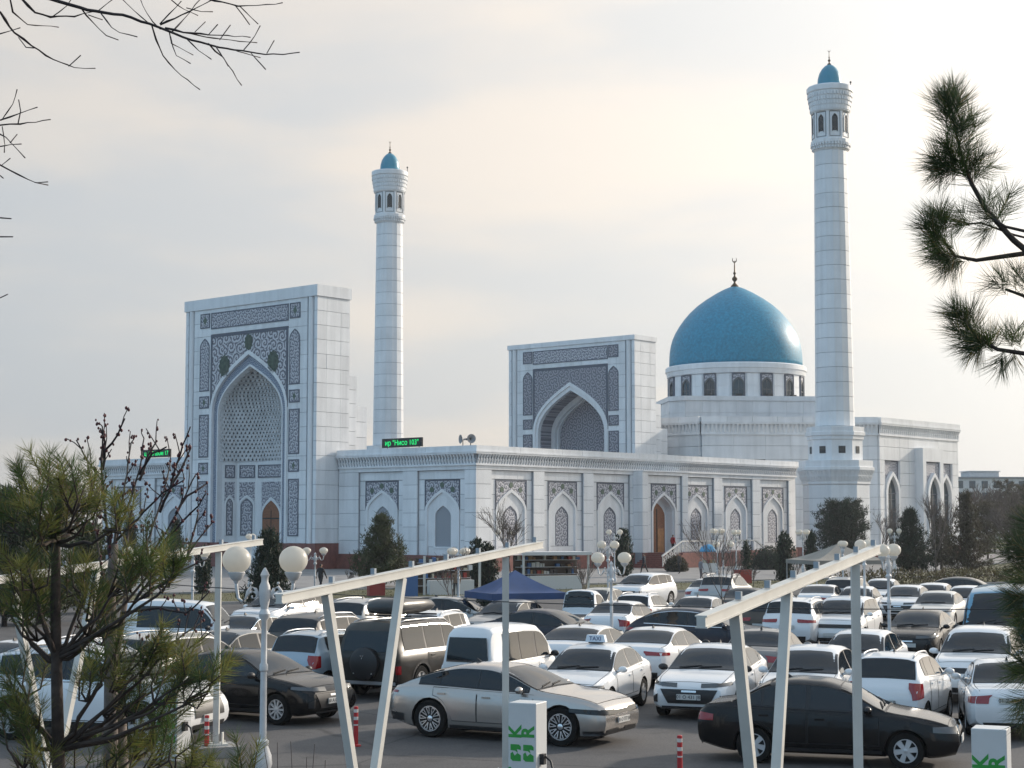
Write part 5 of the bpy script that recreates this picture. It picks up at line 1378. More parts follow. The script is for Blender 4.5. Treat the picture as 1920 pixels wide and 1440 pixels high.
def place_car(kind, color, label, pos, az, name='parked_car', cat='car', group='cars in the car park', scale=1.0, plate=None, dress=None, small=False):
    """az: heading clockwise from +Y, degrees"""
    if kind not in PROTO: PROTO[kind] = make_car(SPECS[kind]); o = PROTO[kind]; first = True
    else: first = False
    src = PROTO[kind]
    if first: o = src; PROTO[kind] = src
    else: o = copy_tree(src)
    o.name = name
    o.location = (pos[0], pos[1], 0.009); o.rotation_euler = (0, 0, R(90 - az)); o.scale = (scale,) * 3
    tag(o, label, cat, group)
    def rec(x):
        if x.get('paint') and x.type == 'MESH':
            x.material_slots[0].link = 'OBJECT'; x.material_slots[0].material = PAINT[color]
        for c_ in x.children: rec(c_)
    rec(o)
    jobs.append((o, SPECS[kind], plate, dress))
    return o
jobs = []
def roof_pos(px, py, H): return at_z(px, py, H)

# wheel-surveyed cars on the near aisle
def by_wheels(rear, front, S, flip_side):
    """ground points of the near-side wheels -> centre and heading"""
    a, b = at_z(*rear), at_z(*front); d = (b - a); d.z = 0
    az = math.degrees(math.atan2(d.x, d.y)); d.normalize()
    n = Vector((-d.y, d.x, 0)) * flip_side            # towards the far side
    mid = (a + b) / 2 + n * (S['W'] / 2 - 0.12)
    xm = S['L'] / 2 - S['fo'] - S['wb'] / 2
    return mid - d * xm, az
p, az = by_wheels((812, 1383), (1051, 1400), FAST, 1)
place_car('fast', 'champagne', 'champagne silver fastback saloon with black glass and petal wheels, beside the green-lettered charging post', p, az, plate='01 O 777 SA', scale=0.98)
p, az = by_wheels((1418, 1431), (1697, 1443), SEDAN, 1)
place_car('sedan', 'black', 'glossy black saloon with six-spoke wheels at the bottom right, near the white frame', p, az)
fw = at_z(523, 1360); az3 = 122.0; d = Vector((math.sin(R(az3)), math.cos(R(az3)), 0)); n = Vector((-d.y, d.x, 0))
p = fw - d * (MODERN['L'] / 2 - MODERN['fo']) + n * (MODERN['W'] / 2 - 0.12)
place_car('modern', 'black', 'black saloon with dusty bonnet behind the tall twin-globe lamp post', p, az3, plate='60 A 009 AA')
fw = at_z(262, 1398); az4 = 108.0; d = Vector((math.sin(R(az4)), math.cos(R(az4)), 0)); n = Vector((-d.y, d.x, 0))
p = fw - d * (SUV['L'] / 2 - SUV['fo']) + n * (SUV['W'] / 2 - 0.12)
place_car('suv', 'white', 'large white SUV half hidden behind the needles of the near pine', p, az4, scale=1.05)

AWAY, TOW = 23, 203
CARS = [  # kind, paint, roof px, roof py, heading, label, plate
    ('sedan', 'steel', 440, 1180, 32, 'grey saloon seen from its boot, left of the ice blue hatchback', None),
    ('hatch', 'ice', 603, 1182, 27, 'ice blue hatchback with roof rails between the lamp post and the black off-roader', '01 H 482 CA'),
    ('offroad', 'bronze', 757, 1160, 27, 'dark off-roader with a roof box and spare wheel cover', '01 A 505 VA'),
    ('micro', 'white', 930, 1168, 25, 'white microvan with brownish side windows behind the frame post', '01 C 099 RA'),
    ('sedan', 'white', 1122, 1207, 200, 'white taxi saloon with a roof sign', None),
    ('modern', 'white', 1345, 1207, 200, 'white saloon with wide black grille facing the aisle', '01 O 431 JB'),
    ('cobalt', 'white', 1530, 1209, 201, 'white saloon facing the aisle behind the black saloon', None),
    ('hatch', 'white', 1682, 1222, 25, 'white hatchback with black tailgate glass, rear towards the aisle', '01 Q 751 KB'),
    ('sedan', 'white', 1885, 1236, 12, 'white saloon with red tail lamps cut by the right edge of the photo', '01 Z 491 DB'),
    ('sedan', 'white', 45, 1200, 30, 'white saloon behind the near pine at the left edge', None),
    ('hatch', 'white', 165, 1195, 205, 'white hatchback behind the trunk of the near pine', None),
    ('suv', 'silver', 318, 1186, 30, 'silver estate car in front of the white microvan with brown windows', None),
    ('micro', 'white', 325, 1124, 108, 'white microvan side on beside the lawn, bare twigs in front', None),
    ('sedan', 'ice', 470, 1152, 24, 'pale blue saloon behind the grey saloon, near the lawn', None),
    ('suv', 'charcoal', 603, 1149, 26, 'charcoal SUV behind the ice blue hatchback', None),
    ('suv', 'silver', 690, 1122, 28, 'silver SUV with dark rear glass next to the pine shrub', None),
    ('evsuv', 'white', 540, 1108, 205, 'white SUV behind the ornate arm of the near lamp', None),
    ('sedan', 'silver', 832, 1119, 104, 'silver saloon side on, in front of the stall with shelves', None),
    ('hatch', 'white', 812, 1146, 205, 'small white car squeezed behind the roof box', None),
    ('sedan', 'silver', 962, 1124, 205, 'silver saloon facing forward under the blue tent', None),
    ('modern', 'navy', 1012, 1142, 118, 'dark blue saloon with pale roof behind the white microvan', None),
    ('minitruck', 'white', 1092, 1106, 20, 'white mini truck with an open bed by the blue tent', None),
    ('sedan', 'cream', 1128, 1102, 203, 'cream saloon right of the mini truck', None),
    ('evsuv', 'white', 1213, 1074, 212, 'clean white SUV parked alone near the staircase', None),
    ('cobalt', 'white', 1163, 1127, 22, 'white saloon with red tail lamps behind the lamp with four globes', None),
    ('hatch', 'white', 1203, 1112, 22, 'white hatchback with dark tailgate behind the white saloons', None),
    ('modern', 'white', 1095, 1172, 24, 'white saloon between the microvan and the taxi', None),
    ('modern', 'white', 1232, 1176, 24, 'white saloon with sloping rear glass behind the taxi', None),
    ('sedan', 'white', 1312, 1118, 22, 'white saloon behind the dark blue crossover', None),
    ('cuv', 'navy', 1292, 1139, 112, 'dark blue crossover side on with bright window trim', None),
    ('sedan', 'white', 1330, 1085, 22, 'white saloon in the back row below the entrance steps', None),
    ('suv', 'silver', 1358, 1077, 22, 'silver SUV in the last row near the red crate', None),
    ('sedan', 'charcoal', 1398, 1102, 20, 'charcoal saloon in the back row behind the sloping beam', None),
    ('sedan', 'grey', 1432, 1179, 20, 'dusty grey saloon behind the leaning white struts', None),
    ('suv', 'brown', 1448, 1118, 22, 'dark brown SUV with red tail lamp behind the white frame', None),
    ('suv', 'white', 1497, 1120, 22, 'white SUV beside the dark brown one', None),
    ('modern', 'white', 1540, 1096, 20, 'white saloon with dark red tail lamps before the beige tent', None),
    ('evsuv', 'white', 1590, 1118, 203, 'white electric SUV with a black light bar facing the camera', None),
    ('cobalt', 'white', 1622, 1180, 203, 'white saloon in front of the electric SUV', None),
    ('sedan', 'white', 1612, 1099, 200, 'white saloon behind the post of the right-hand frame', None),
    ('suv', 'silver', 1588, 1082, 22, 'silver SUV under the edge of the beige tent', None),
    ('modern', 'white', 1702, 1097, 203, 'white saloon just left of the pearl saloon with black glass', None),
    ('sedan', 'white', 1655, 1085, 200, 'white saloon in the last row by the twin globe lamp', None),
    ('modern', 'pearl', 1762, 1108, 203, 'pearl saloon with black glass left of the blue van', None),
    ('modern', 'black', 1728, 1143, 203, 'black saloon with slanted headlights', None),
    ('evsuv', 'white', 1842, 1174, 202, 'big white SUV at the right edge facing the aisle', None),
    ('bigvan', 'blue', 1880, 1098, 200, 'tall blue van at the right edge', None),
    ('cuv', 'charcoal', 1802, 1082, 112, 'dark car in the last row by the hedge', None),
    ('sedan', 'white', 1752, 1093, 203, 'white saloon in the last row behind the pearl one', None),
    ('cobalt', 'white', 1815, 1098, 203, 'white saloon half hidden by the blue van', None),
]
for kind, col, px, py, az, label, plate in CARS:
    S = SPECS[kind]
    H_ = max(z for _, z in S['top'])
    pos = at_z(px, py, H_)
    # the roof's middle lies behind the middle of the car
    qr = {'offroad': 2.9, 'micro': 2.0, 'bigvan': 3.4, 'minitruck': 1.15}.get(kind, S['L'] * 0.60)
    sh = S['L'] / 2 - qr
    d = Vector((math.sin(R(az)), math.cos(R(az)), 0))
    pos = pos - d * sh
    nm, ct = {'micro': ('microvan', 'van'), 'bigvan': ('van', 'van'), 'minitruck': ('mini_truck', 'truck')}.get(kind, ('parked_car', 'car'))
    place_car(kind, col, label, pos, az, nm, ct, plate=plate)

# individual dressing (after all copies exist)
for o, S, plate, dress in jobs:
    lab = o['label']; C = CarShape(S); L = S['L']
    if math.hypot(o.location.x, o.location.y) > 66:
        for ch in list(o.children):
            if ch.name.split('.')[0] in ('door', 'door_seam', 'sill_trim', 'window_trim', 'arch_cladding', 'rear_bumper_trim', 'shut_line', 'wing_mirror', 'aerial'):
                drop(ch)
    if plate:
        for ch in o.children:
            if ch.name.startswith('number_plate'):
                me = text_mesh(plate, 0.105, M_PTXT, 0.001)
                t = obj('characters', me, ch); t['kind'] = 'stuff'
                x = ch.data.vertices[0].co; cx = sum((v.co.x for v in ch.data.vertices)) / 8; cz = sum((v.co.z for v in ch.data.vertices)) / 8
                if cx > 0: t.location = (cx + 0.013, 0, cz); t.rotation_euler = (R(90), 0, R(90))
                else: t.location = (cx - 0.013, 0, cz); t.rotation_euler = (R(90), 0, R(-90))
    if 'taxi saloon with a roof sign' in lab:
        m = MB(); zt = C.top(2.55) + 0.02
        m.box((L / 2 - 2.55, 0, zt + 0.02), (0.14, 0.34, 0.04), mi=1); m.prism(lambda a, z, q: (q, a, z), [(-0.24, zt + 0.03), (0.24, zt + 0.03), (0.2, zt + 0.19), (-0.2, zt + 0.19)], L / 2 - 2.62, L / 2 - 2.46)
        sg = m.build('taxi_sign', [mat('taxi sign shell', (0.62, 0.70, 0.78), 0.4), M_BLACKP], o)
        for e in (1, -1):
            t = obj('lettering', text_mesh('TAXI', 0.13, mat('navy lettering', (0.01, 0.04, 0.16), 0.5), 0.002), sg)
            t.location = (L / 2 - 2.54 + e * 0.085, 0, zt + 0.105); t.rotation_euler = (R(90), 0, R(90 * e))
    if 'roof box' in lab and 'off-roader' in lab:
        m = MB(); zt = 1.86
        for i, (x0, hw, hz) in enumerate(()): pass
        st = [(-1.7, 0.36, 0.12), (-1.62, 0.43, 0.24), (-1.2, 0.45, 0.31), (-0.3, 0.45, 0.30), (0.15, 0.42, 0.22), (0.4, 0.34, 0.10)]
        V = []; k = 10
        for x, hw, hz in st:
            for j in range(k):
                t = 2 * math.pi * j / k; cx = math.copysign(abs(math.cos(t)) ** 0.5, math.cos(t)); sz = math.copysign(abs(math.sin(t)) ** 0.5, math.sin(t))
                V.append((x, cx * hw, zt + 0.27 + sz * hz * (0.8 if sz > 0 else 0.55)))
        F = [(i * k + j, i * k + (j + 1) % k, (i + 1) * k + (j + 1) % k, (i + 1) * k + j) for i in range(len(st) - 1) for j in range(k)] + [tuple(range(k)), tuple(range((len(st) - 1) * k, len(st) * k))]
        m.add(V, F); rb = m.build('roof_box', PAINT['charcoal'], o, smooth='full')
        m = MB()
        for x in (-1.3, -0.1): m.beam((x, -0.66, zt + 0.08), (x, 0.66, zt + 0.08), 0.05, 0.04)
        m.build('crossbar', M_BLACKP, rb)
        m = MB(); m.lathe([(0.01, 0.0), (0.36, 0.0), (0.385, 0.05), (0.385, 0.16), (0.3, 0.22), (0.01, 0.23)], 28)
        sp_ = m.build('spare_wheel_cover', M_BLACKP, o, smooth=40); sp_.location = (-L / 2 + 0.03, 0.0, 0.86); sp_.rotation_euler = (0, R(-90), 0)
        m = MB()
        for a_ in (90, 210, 330):     # three small diamonds
            ca, sa = math.cos(R(a_)), math.sin(R(a_)); c_ = (ca * 0.035, sa * 0.035)
            m.add([(c_[0] - ca * 0.033, c_[1] - sa * 0.033, 0.235), (c_[0] - sa * 0.02, c_[1] + ca * 0.02, 0.235), (c_[0] + ca * 0.033, c_[1] + sa * 0.033, 0.235), (c_[0] + sa * 0.02, c_[1] - ca * 0.02, 0.235)], [(0, 1, 2, 3)])
        em = m.build('emblem', M_CHROME, sp_, fix=False); em.location = (0.17, 0, 0); em.rotation_euler = (0, 0, R(90))
        for ch in o.children:
            if ch.name.startswith('number_plate') and ch.data.vertices[0].co.x < 0: ch.location.x = -0.17; ch.location.z = 0.16
# ------------------------------------------------------------------ charging station: frames, posts, bollards
M_STEEL = mat('white painted steel', (0.58, 0.57, 0.53), 0.5, var=0.10, vscale=2.5)
M_GALV = mat('galvanised bracket', (0.30, 0.34, 0.38), 0.45, metal=0.5)
M_CONC = mat('weathered concrete', (0.26, 0.25, 0.24), 0.95, var=0.25, vscale=3, bump=0.3)
FB = Vector((-0.395, -0.918, 0)).normalized()          # run of the sloping beams, towards the camera
def frame(post, label, low=6.8):
    T = thing('canopy_frame', label, 'frame', (post[0], post[1], 0), 0, 'white canopy frames of the charging station')
    P = lambda s: FB * s
    zb = lambda s: 3.69 - 0.0665 * s
    m = MB()
    a, b = P(-1.45) + Vector((0, 0, zb(-1.45) + 0.06)), P(low) + Vector((0, 0, zb(low) + 0.06))
    m.beam(a, b, 0.085, 0.088); bm_ = m.build('beam', M_STEEL, T)
    m = MB(); up = Vector((0, 0, 0.051)); m.beam(a + up, b + up, 0.115, 0.015); m.beam(a - up, b - up, 0.115, 0.015); m.build('beam_flange', M_STEEL, bm_)
    m = MB(); m.beam((0, 0, 0.2), (0, 0, zb(0) - 0.02), 0.105, 0.105); m.build('post', M_STEEL, T)
    for s in (3.57, 5.65):
        m = MB(); m.beam(P(4.6 + (s - 4.6) * 0.06) + Vector((0, 0, 0.2)), P(s) + Vector((0, 0, zb(s))), 0.105, 0.105); m.build('strut', M_STEEL, T)
    for s in (0, 4.6):
        p = P(s); m = MB(); m.box((p.x, p.y, 0.10), (0.75, 0.75, 0.2), R(23)); m.build('footing', M_CONC, T)
        m = MB(); m.box((p.x, p.y, 0.215), (0.36, 0.36, 0.03), R(23))
        for q in ((-0.1, 0), (0.1, 0)):
            d = Vector((0.92, 0.39, 0)) * q[0] * 1.2; m.beam((p.x + d.x, p.y + d.y, 0.23), (p.x + d.x, p.y + d.y, 0.42), 0.02, 0.14)
        for dx, dy in ((-0.13, -0.13), (0.13, -0.13), (0.13, 0.13), (-0.13, 0.13)): m.lathe([(0.018, 0.22), (0.018, 0.27)], 6, (p.x + dx, p.y + dy, 0))
        m.build('base_plate', M_STEEL, T)
    k = -1.2
    while k < low - 0.2:
        p = P(k) + Vector((0, 0, zb(k) + 0.175)); m = MB(); m.box(p - Vector((0, 0, 0.01)), (0.055, 0.06, 0.08), R(67)); m.build('bracket', M_GALV, T); k += 1.12
    return T
frame((-5.36, 30.9), 'white steel canopy frame at the left, its post on a concrete block by the bollard')
frame((-0.1, 26.5), 'white steel canopy frame across the middle, its post beside the green-lettered charger')
frame((4.42, 21.8), 'white steel canopy frame at the right in front of the black saloon')

M_CHG = mat('white charger casing', (0.60, 0.61, 0.61), 0.4, var=0.05)
M_LIME = mat('green print', (0.03, 0.30, 0.045), 0.5)
def bold_text(txt, size):
    cu = bpy.data.curves.new('lettering', 'FONT'); cu.body = txt; cu.size = size; cu.extrude = 0.0015; cu.offset = size * 0.035
    cu.align_x = 'CENTER'; cu.align_y = 'CENTER'; cu.resolution_u = 3
    me = eval_mesh(bpy.data.objects.new('lettering', cu)); bpy.data.curves.remove(cu)
    me.materials.clear(); me.materials.append(M_LIME); return me
def charger(x, y, label, h=1.47):
    T = thing('charging_post', label, 'charger', (x, y, 0), math.atan2(FB.y, FB.x) + math.pi / 2, 'charging posts')
    # local -Y is the lettered face
    m = MB(); m.box((0, 0, h / 2 + 0.02), (0.46, 0.44, h - 0.04)); b = m.build('casing', M_CHG, T)
    md = b.modifiers.new('bevel', 'BEVEL'); md.width = 0.012; md.segments = 2
    m = MB(); m.box((0, 0, 0.02), (0.52, 0.5, 0.04)); m.build('foot', M_CONC, T)
    P = lambda a, z, o: (a, -0.221 - o, z)
    for col, word in ((-0.105, 'TK'), (0.105, 'BR')):
        for ch, zz in ((word[1], h - 0.44), (word[0], h - 1.06)):
            t = obj('letter', bold_text(ch, 0.285), T, (col, -0.222, zz)); t.rotation_euler = (R(90), R(-90), 0)
        # the O is a block split by a lightning bolt
        z0 = h - 0.75; w, hh = 0.085, 0.125
        m = MB(); m.prism(P, [(col - w, z0 + 0.035), (col - w, z0 + hh), (col + w * 0.6, z0 + hh), (col + w, z0 + hh - 0.03), (col + w, z0 + 0.045), (col + 0.02, z0 + 0.055), (col + 0.035, z0 + 0.0), (col - 0.01, z0 + 0.03)], 0.0, 0.003); m.build('letter_upper', M_LIME, T)
        m = MB(); m.prism(P, [(col + w, z0 - 0.035), (col + w, z0 - hh), (col - w * 0.6, z0 - hh), (col - w, z0 - hh + 0.03), (col - w, z0 - 0.015), (col - 0.05, z0 + 0.012), (col - 0.02, z0 - 0.045), (col + 0.03, z0 - 0.005)], 0.0, 0.003); m.build('letter_lower', M_LIME, T)
    m = MB(); m.box((0.26, -0.03, 0.62), (0.08, 0.1, 0.16)); sk = m.build('socket_holder', M_BLACKP, T)
    m = MB(); m.tube([(0.30, -0.03, 0.66), (0.40, -0.05, 0.60), (0.47, -0.06, 0.35), (0.42, -0.05, 0.1), (0.28, 0.0, 0.06)], 0.017, 7); m.build('cable', M_BLACKP, sk, smooth='full')
    return T
charger(0.24, 26.15, 'white charging post with green letters beside the silver fastback')
charger(6.43, 22.9, 'white charging post with green letters at the bottom right corner')
charger(-6.02, 30.3, 'white charging post with green letters behind the pine needles at the left')

M_BOLR = mat('red plastic bollard', (0.42, 0.02, 0.025), 0.5, var=0.1)
M_BOLW = mat('white reflective band', (0.6, 0.58, 0.56), 0.4)
def bollard(p, label):
    T = thing('bollard', label, 'bollard', (p.x, p.y, 0), 0, 'red and white flexible bollards')
    m = MB(); m.lathe([(0.10, 0.01), (0.10, 0.035), (0.045, 0.05), (0.042, 0.74), (0.03, 0.75)], 14); b = m.build('post', M_BOLR, T, smooth=35)
    for z in (0.36, 0.50, 0.64):
        m = MB(); m.lathe([(0.0435, z), (0.0435, z + 0.06)], 14, cap=False); m.build('band', M_BOLW, T, smooth='full', fix=False)
bollard(at_z(387, 1420), 'red and white bollard beside the concrete block of the frame')
bollard(at_z(667, 1400), 'red and white bollard behind the leaning strut of the middle frame')
bollard(at_z(1275, 1466), 'red and white bollard in front of the black saloon, at the bottom edge')

# ------------------------------------------------------------------ street lamps
M_LAMPW = mat('white cast iron', (0.60, 0.60, 0.60), 0.5, var=0.12, vscale=6, bump=0.15, bscale=30)
def globe_mat():
    m, nt, b = nodes_of('opal lamp globe')
    N, L = nt.nodes, nt.links
    tc = N.new('ShaderNodeTexCoord'); no = N.new('ShaderNodeTexNoise'); no.inputs['Scale'].default_value = 4; no.inputs['Detail'].default_value = 5
    L.new(tc.outputs['Object'], no.inputs['Vector'])
    mx = N.new('ShaderNodeMix'); mx.data_type = 'RGBA'; mx.inputs[6].default_value = (0.66, 0.63, 0.57, 1); mx.inputs[7].default_value = (0.78, 0.76, 0.72, 1)
    L.new(no.outputs['Fac'], mx.inputs[0]); L.new(mx.outputs[2], b.inputs['Base Color'])
    b.inputs['Roughness'].default_value = 0.35
    td = N.new('ShaderNodeBsdfTranslucent'); td.inputs['Color'].default_value = (0.92, 0.88, 0.80, 1)
    ms = N.new('ShaderNodeMixShader'); ms.inputs[0].default_value = 0.5
    L.new(b.outputs[0], ms.inputs[1]); L.new(td.outputs[0], ms.inputs[2]); L.new(ms.outputs[0], nt.nodes['Material Output'].inputs[0])
    return m
M_GLOBE = globe_mat()
def lamp_globe(T, x, y, z, r=0.205):
    m = MB(); m.lathe([(0.03, -0.16), (0.045, -0.12), (0.075, -0.10), (0.115, -0.03), (0.125, 0.0), (0.115, 0.01)], 14); c = m.build('cup', M_LAMPW, T, smooth=35, loc=(x, y, z))
    m = MB(); m.sphere((0, 0, r + 0.0), r, 22, 14); m.build('globe', M_GLOBE, c, smooth='full', loc=(0, 0, -0.02))
def lamp_proto(arms, h=3.5, reach=0.40):
    T = thing('street_lamp', 'lamp', 'lamp')
    m = MB(); m.lathe([(0.17, 0.0), (0.17, 0.25), (0.12, 0.3), (0.10, 0.62), (0.14, 0.66), (0.14, 0.70), (0.10, 0.74), (0.135, 0.86), (0.125, 0.98), (0.075, 1.12), (0.085, 1.15), (0.085, 1.19), (0.055, 1.22)], 16); m.build('base', M_LAMPW, T, smooth=35)
    m = MB(); m.lathe([(0.05, 1.2), (0.045, 2.2), (0.06, 2.22), (0.06, 2.30), (0.043, 2.33), (0.04, h - 0.55), (0.075, h - 0.5), (0.085, h - 0.45), (0.05, h - 0.38), (0.065, h - 0.30), (0.085, h - 0.16), (0.075, h - 0.04), (0.05, h + 0.02), (0.05, h + 0.08), (0.065, h + 0.12), (0.045, h + 0.17), (0.01, h + 0.23)], 14); m.build('pole', M_LAMPW, T, smooth=35)
    for a in arms:
        ca, sa = math.cos(a), math.sin(a)
        pt = lambda r, z: (ca * r, sa * r, h + z)
        m = MB()
        m.tube([pt(0.06, -0.22), pt(0.13, -0.08), pt(0.19, -0.05), pt(0.235, -0.12), pt(0.26, -0.22), pt(0.31, -0.27), pt(0.37, -0.22), pt(reach, -0.05), pt(reach, 0.02)], [0.022, 0.022, 0.024, 0.024, 0.022, 0.022, 0.022, 0.024, 0.024], 7)
        sp = [pt(0.16 + 0.085 * (1 - i / 13) * math.cos(i * 0.62), -0.19 + 0.085 * (1 - i / 13) * math.sin(i * 0.62)) for i in range(12)]
        m.tube(sp, [0.02 - 0.0008 * i for i in range(12)], 6)
        m.sphere(pt(0.19, 0.0), 0.022, 8, 6)
        m.build('arm', M_LAMPW, T, smooth='full')
        lamp_globe(T, ca * reach, sa * reach, h + 0.16)
    return T
L2 = lamp_proto((0.0, math.pi)); L4 = lamp_proto((0.3, 0.3 + math.pi / 2, 0.3 + math.pi, 0.3 + 1.5 * math.pi))
_used = set()
def lamp(px, gy, dist, rz, label, four=False):
    """px, globe-centre row and distance give where it stands; gy only checks the height"""
    src = L4 if four else L2
    o = src if id(src) not in _used else copy_tree(src); _used.add(id(src))
    p = at_y(px, gy, dist); o.location = (p.x, dist, 0.012)
    k = (p.z) / 3.84; o.scale = (1, 1, max(0.75, min(1.3, k)))
    o.rotation_euler = (0, 0, R(rz)); tag(o, label, 'lamp', 'white globe street lamps')
    return o
lamp(497, 1052, 24.0, 3, 'ornate white twin-globe lamp post nearest the camera')
lamp(1146, 1047, 50, 8, 'white lamp with two large globes beside the white saloons in mid car park', False)
lamp(860, 1034, 76, 20, 'four-globe lamp rising behind the middle beam', True)
lamp(1140, 1022, 74, 25, 'four-globe lamp just behind the nearer twin-globe lamp', True)
lamp(591, 1033, 80, 0, 'twin-globe lamp beside the walking man in dark clothes')
lamp(1665, 1033, 47, 55, 'twin-globe lamp in front of the dark conifers beside the beige tent')
lamp(1620, 1022, 60, 60, 'twin-globe lamp behind the upper end of the right-hand beam')
lamp(1580, 1020, 92, 90, 'lamp whose globe shows just above the beige tent')
lamp(944, 999, 118, 5, 'twin-globe lamp in front of the first carved niche')
lamp(1152, 998, 122, 5, 'twin-globe lamp beside the thuja left of the staircase')
lamp(1356, 1021, 92, 5, 'twin-globe lamp standing before the staircase landing', False)
lamp(1345, 996, 126, 5, 'four-globe lamp close to the staircase railing', True)
lamp(1380, 998, 122, 60, 'twin-globe lamp at the right end of the staircase')
lamp(1505, 998, 126, 30, 'four-globe lamp at the end of the low gallery', True)
lamp(470, 1006, 112, 80, 'lamp with one globe visible above the left beam')
lamp(362, 1037, 60, 10, 'twin-globe lamp behind the budding twigs')
lamp(262, 1034, 66, 10, 'twin-globe lamp behind the pine and budding shrub at the left')
lamp(1677, 996, 128, 20, 'twin-globe lamp among the bare trees by the tall windows')

# ------------------------------------------------------------------ overhead cable
m = MB(); pts = []
A, B = Vector((-30, 34, 6.3)), Vector((26, 19, 4.4))
for i in range(41):
    t = i / 40; p = A.lerp(B, t); p.z -= 4 * 2.3 * t * (1 - t); pts.append(p)
m.tube(pts, 0.008, 5)
tag(m.build('overhead_cable', M_BLACKP, smooth='full'), 'thin black cable sagging across the car park', 'cable')

# ------------------------------------------------------------------ tents and stalls
M_BLUEC = mat('blue tent cloth', (0.028, 0.065, 0.17), 0.7, var=0.15, vscale=1.5)
M_BEIGE = mat('beige tent cloth', (0.27, 0.245, 0.21), 0.8, var=0.1, vscale=1.5)
def tent(p, rz, w, d, ze, zp, m_, label):
    T = thing('market_tent', label, 'tent', (p.x, p.y, 0), R(rz))
    n = 10; mb = MB(); V = []; F = []
    for side in range(4):
        c0 = [(-w, -d), (w, -d), (w, d), (-w, d)][side]; c1 = [(w, -d), (w, d), (-w, d), (-w, -d)][side]
        o = len(V)
        for i in range(n + 1):
            f = i / n
            for j in range(7):
                g_ = j / 6; x = (c0[0] * (1 - g_) + c1[0] * g_) * (1 - f); y = (c0[1] * (1 - g_) + c1[1] * g_) * (1 - f)
                z = ze + (zp - ze) * (f ** 1.35) - 0.10 * math.sin(math.pi * g_) * (1 - f) * math.sin(math.pi * min(1, f * 1.6))
                V.append((x, y, z))
        F += [(o + i * 7 + j, o + (i + 1) * 7 + j, o + (i + 1) * 7 + j + 1, o + i * 7 + j + 1) for i in range(n) for j in range(6)]
    mb.add(V, F); cn = mb.build('canopy', m_, T, smooth=30, fix=False)
    mb = MB()
    for c0, c1 in (((-w, -d), (w, -d)), ((w, -d), (w, d)), ((w, d), (-w, d)), ((-w, d), (-w, -d))):
        a, b = Vector((*c0, ze - 0.12)), Vector((*c1, ze - 0.12)); mb.beam(a, b, 0.012, 0.24)
    mb.build('valance', m_, cn)
    for sx in (-1, 1):
        for sy in (-1, 1):
            mb = MB(); mb.beam((sx * (w - 0.04), sy * (d - 0.04), 0.02), (sx * (w - 0.04), sy * (d - 0.04), ze), 0.045); mb.build('leg', M_RIM, T)
    return T
tent(at_y(966, 1110, 63), 22, 1.48, 1.42, 1.66, 2.46, M_BLUEC, 'blue pyramid market tent in front of the corner of the gallery')
tent(at_y(1572, 1075, 100), 15, 2.4, 2.1, 2.05, 3.0, M_BEIGE, 'beige market tent below the slim minaret')
M_GOODS = [mat('goods cream', (0.45, 0.40, 0.30), 0.6), mat('goods dark', (0.05, 0.045, 0.045), 0.6), mat('goods red', (0.32, 0.04, 0.03), 0.6), mat('goods blue', (0.05, 0.13, 0.3), 0.6), mat('goods tan', (0.30, 0.18, 0.09), 0.6), mat('goods white', (0.6, 0.6, 0.58), 0.6)]
def stall(p, rz, label, w=2.2, roof=True):
    T = thing('market_stall', label, 'stall', (p.x, p.y, 0), R(rz))
    if roof: 
        m = MB(); m.box((0, 0, 2.35), (w * 2 + 0.3, 2.4, 0.08)); m.box((0, -1.2, 2.28), (w * 2 + 0.3, 0.05, 0.2)); m.build('awning', mat('white awning', (0.62, 0.62, 0.61), 0.6), T)
    for sx in (-1, 1):
        m = MB(); m.beam((sx * w, -1.0, 0.02), (sx * w, -1.0, 2.3), 0.12); m.build('post', M_STEEL, T)
    m = MB(); m.box((0, 0.9, 1.1), (w * 2, 0.06, 2.1)); m.build('back_panel', mat('brown stall back', (0.10, 0.07, 0.05), 0.8), T)
    for z in (0.5, 0.95, 1.4, 1.85):
        m = MB(); m.box((0, 0.65, z), (w * 1.9, 0.4, 0.03)); sh = m.build('shelf', M_RIM, T)
        x = -w * 0.9
        while x < w * 0.9:
            ww = random.uniform(0.12, 0.3); hh = random.uniform(0.12, 0.34)
            if random.random() < 0.8:
                q = MB(); q.box((x + ww / 2, 0.62, z + 0.016 + hh / 2), (ww * 0.9, 0.3, hh)); q.build('goods', random.choice(M_GOODS), sh)
            x += ww + 0.03
    m = MB(); m.box((0, -0.7, 0.45), (w * 1.6, 0.6, 0.86)); m.build('counter', M_GOODS[5], T)
    return T
stall(at_y(1032, 1085, 108), 20, 'market stall with a flat white awning and shelves behind the blue tent')
stall(at_y(838, 1100, 100), 20, 'market stall with wire shelves left of the blue tent', 1.7, False)
def crate(p, size, m_, label, name='crate', cat='crate', rz=20):
    T = thing(name, label, cat, (p.x, p.y, 0), R(rz))
    w, d, h = size; b = MB()
    for x0, y0, sx, sy in ((0, -d / 2, w, 0.03), (0, d / 2, w, 0.03), (-w / 2, 0, 0.03, d), (w / 2, 0, 0.03, d)): b.box((x0, y0, h / 2 + 0.02), (sx, sy, h - 0.02))
    b.box((0, 0, 0.04), (w, d, 0.04)); b.build('shell', m_, T)
    b = MB(); b.box((0, 0, h + 0.03), (w + 0.06, d + 0.06, 0.06)); b.build('lid', m_, T)
crate(at_y(1393, 1098, 118), (1.0, 0.7, 0.9), M_GOODS[2], 'red crate at the edge of the lawn below the staircase')
crate(at_y(768, 1112, 97), (0.75, 0.7, 1.5), M_GOODS[3], 'tall blue bin beside the wire-shelf stall', 'bin', 'bin')
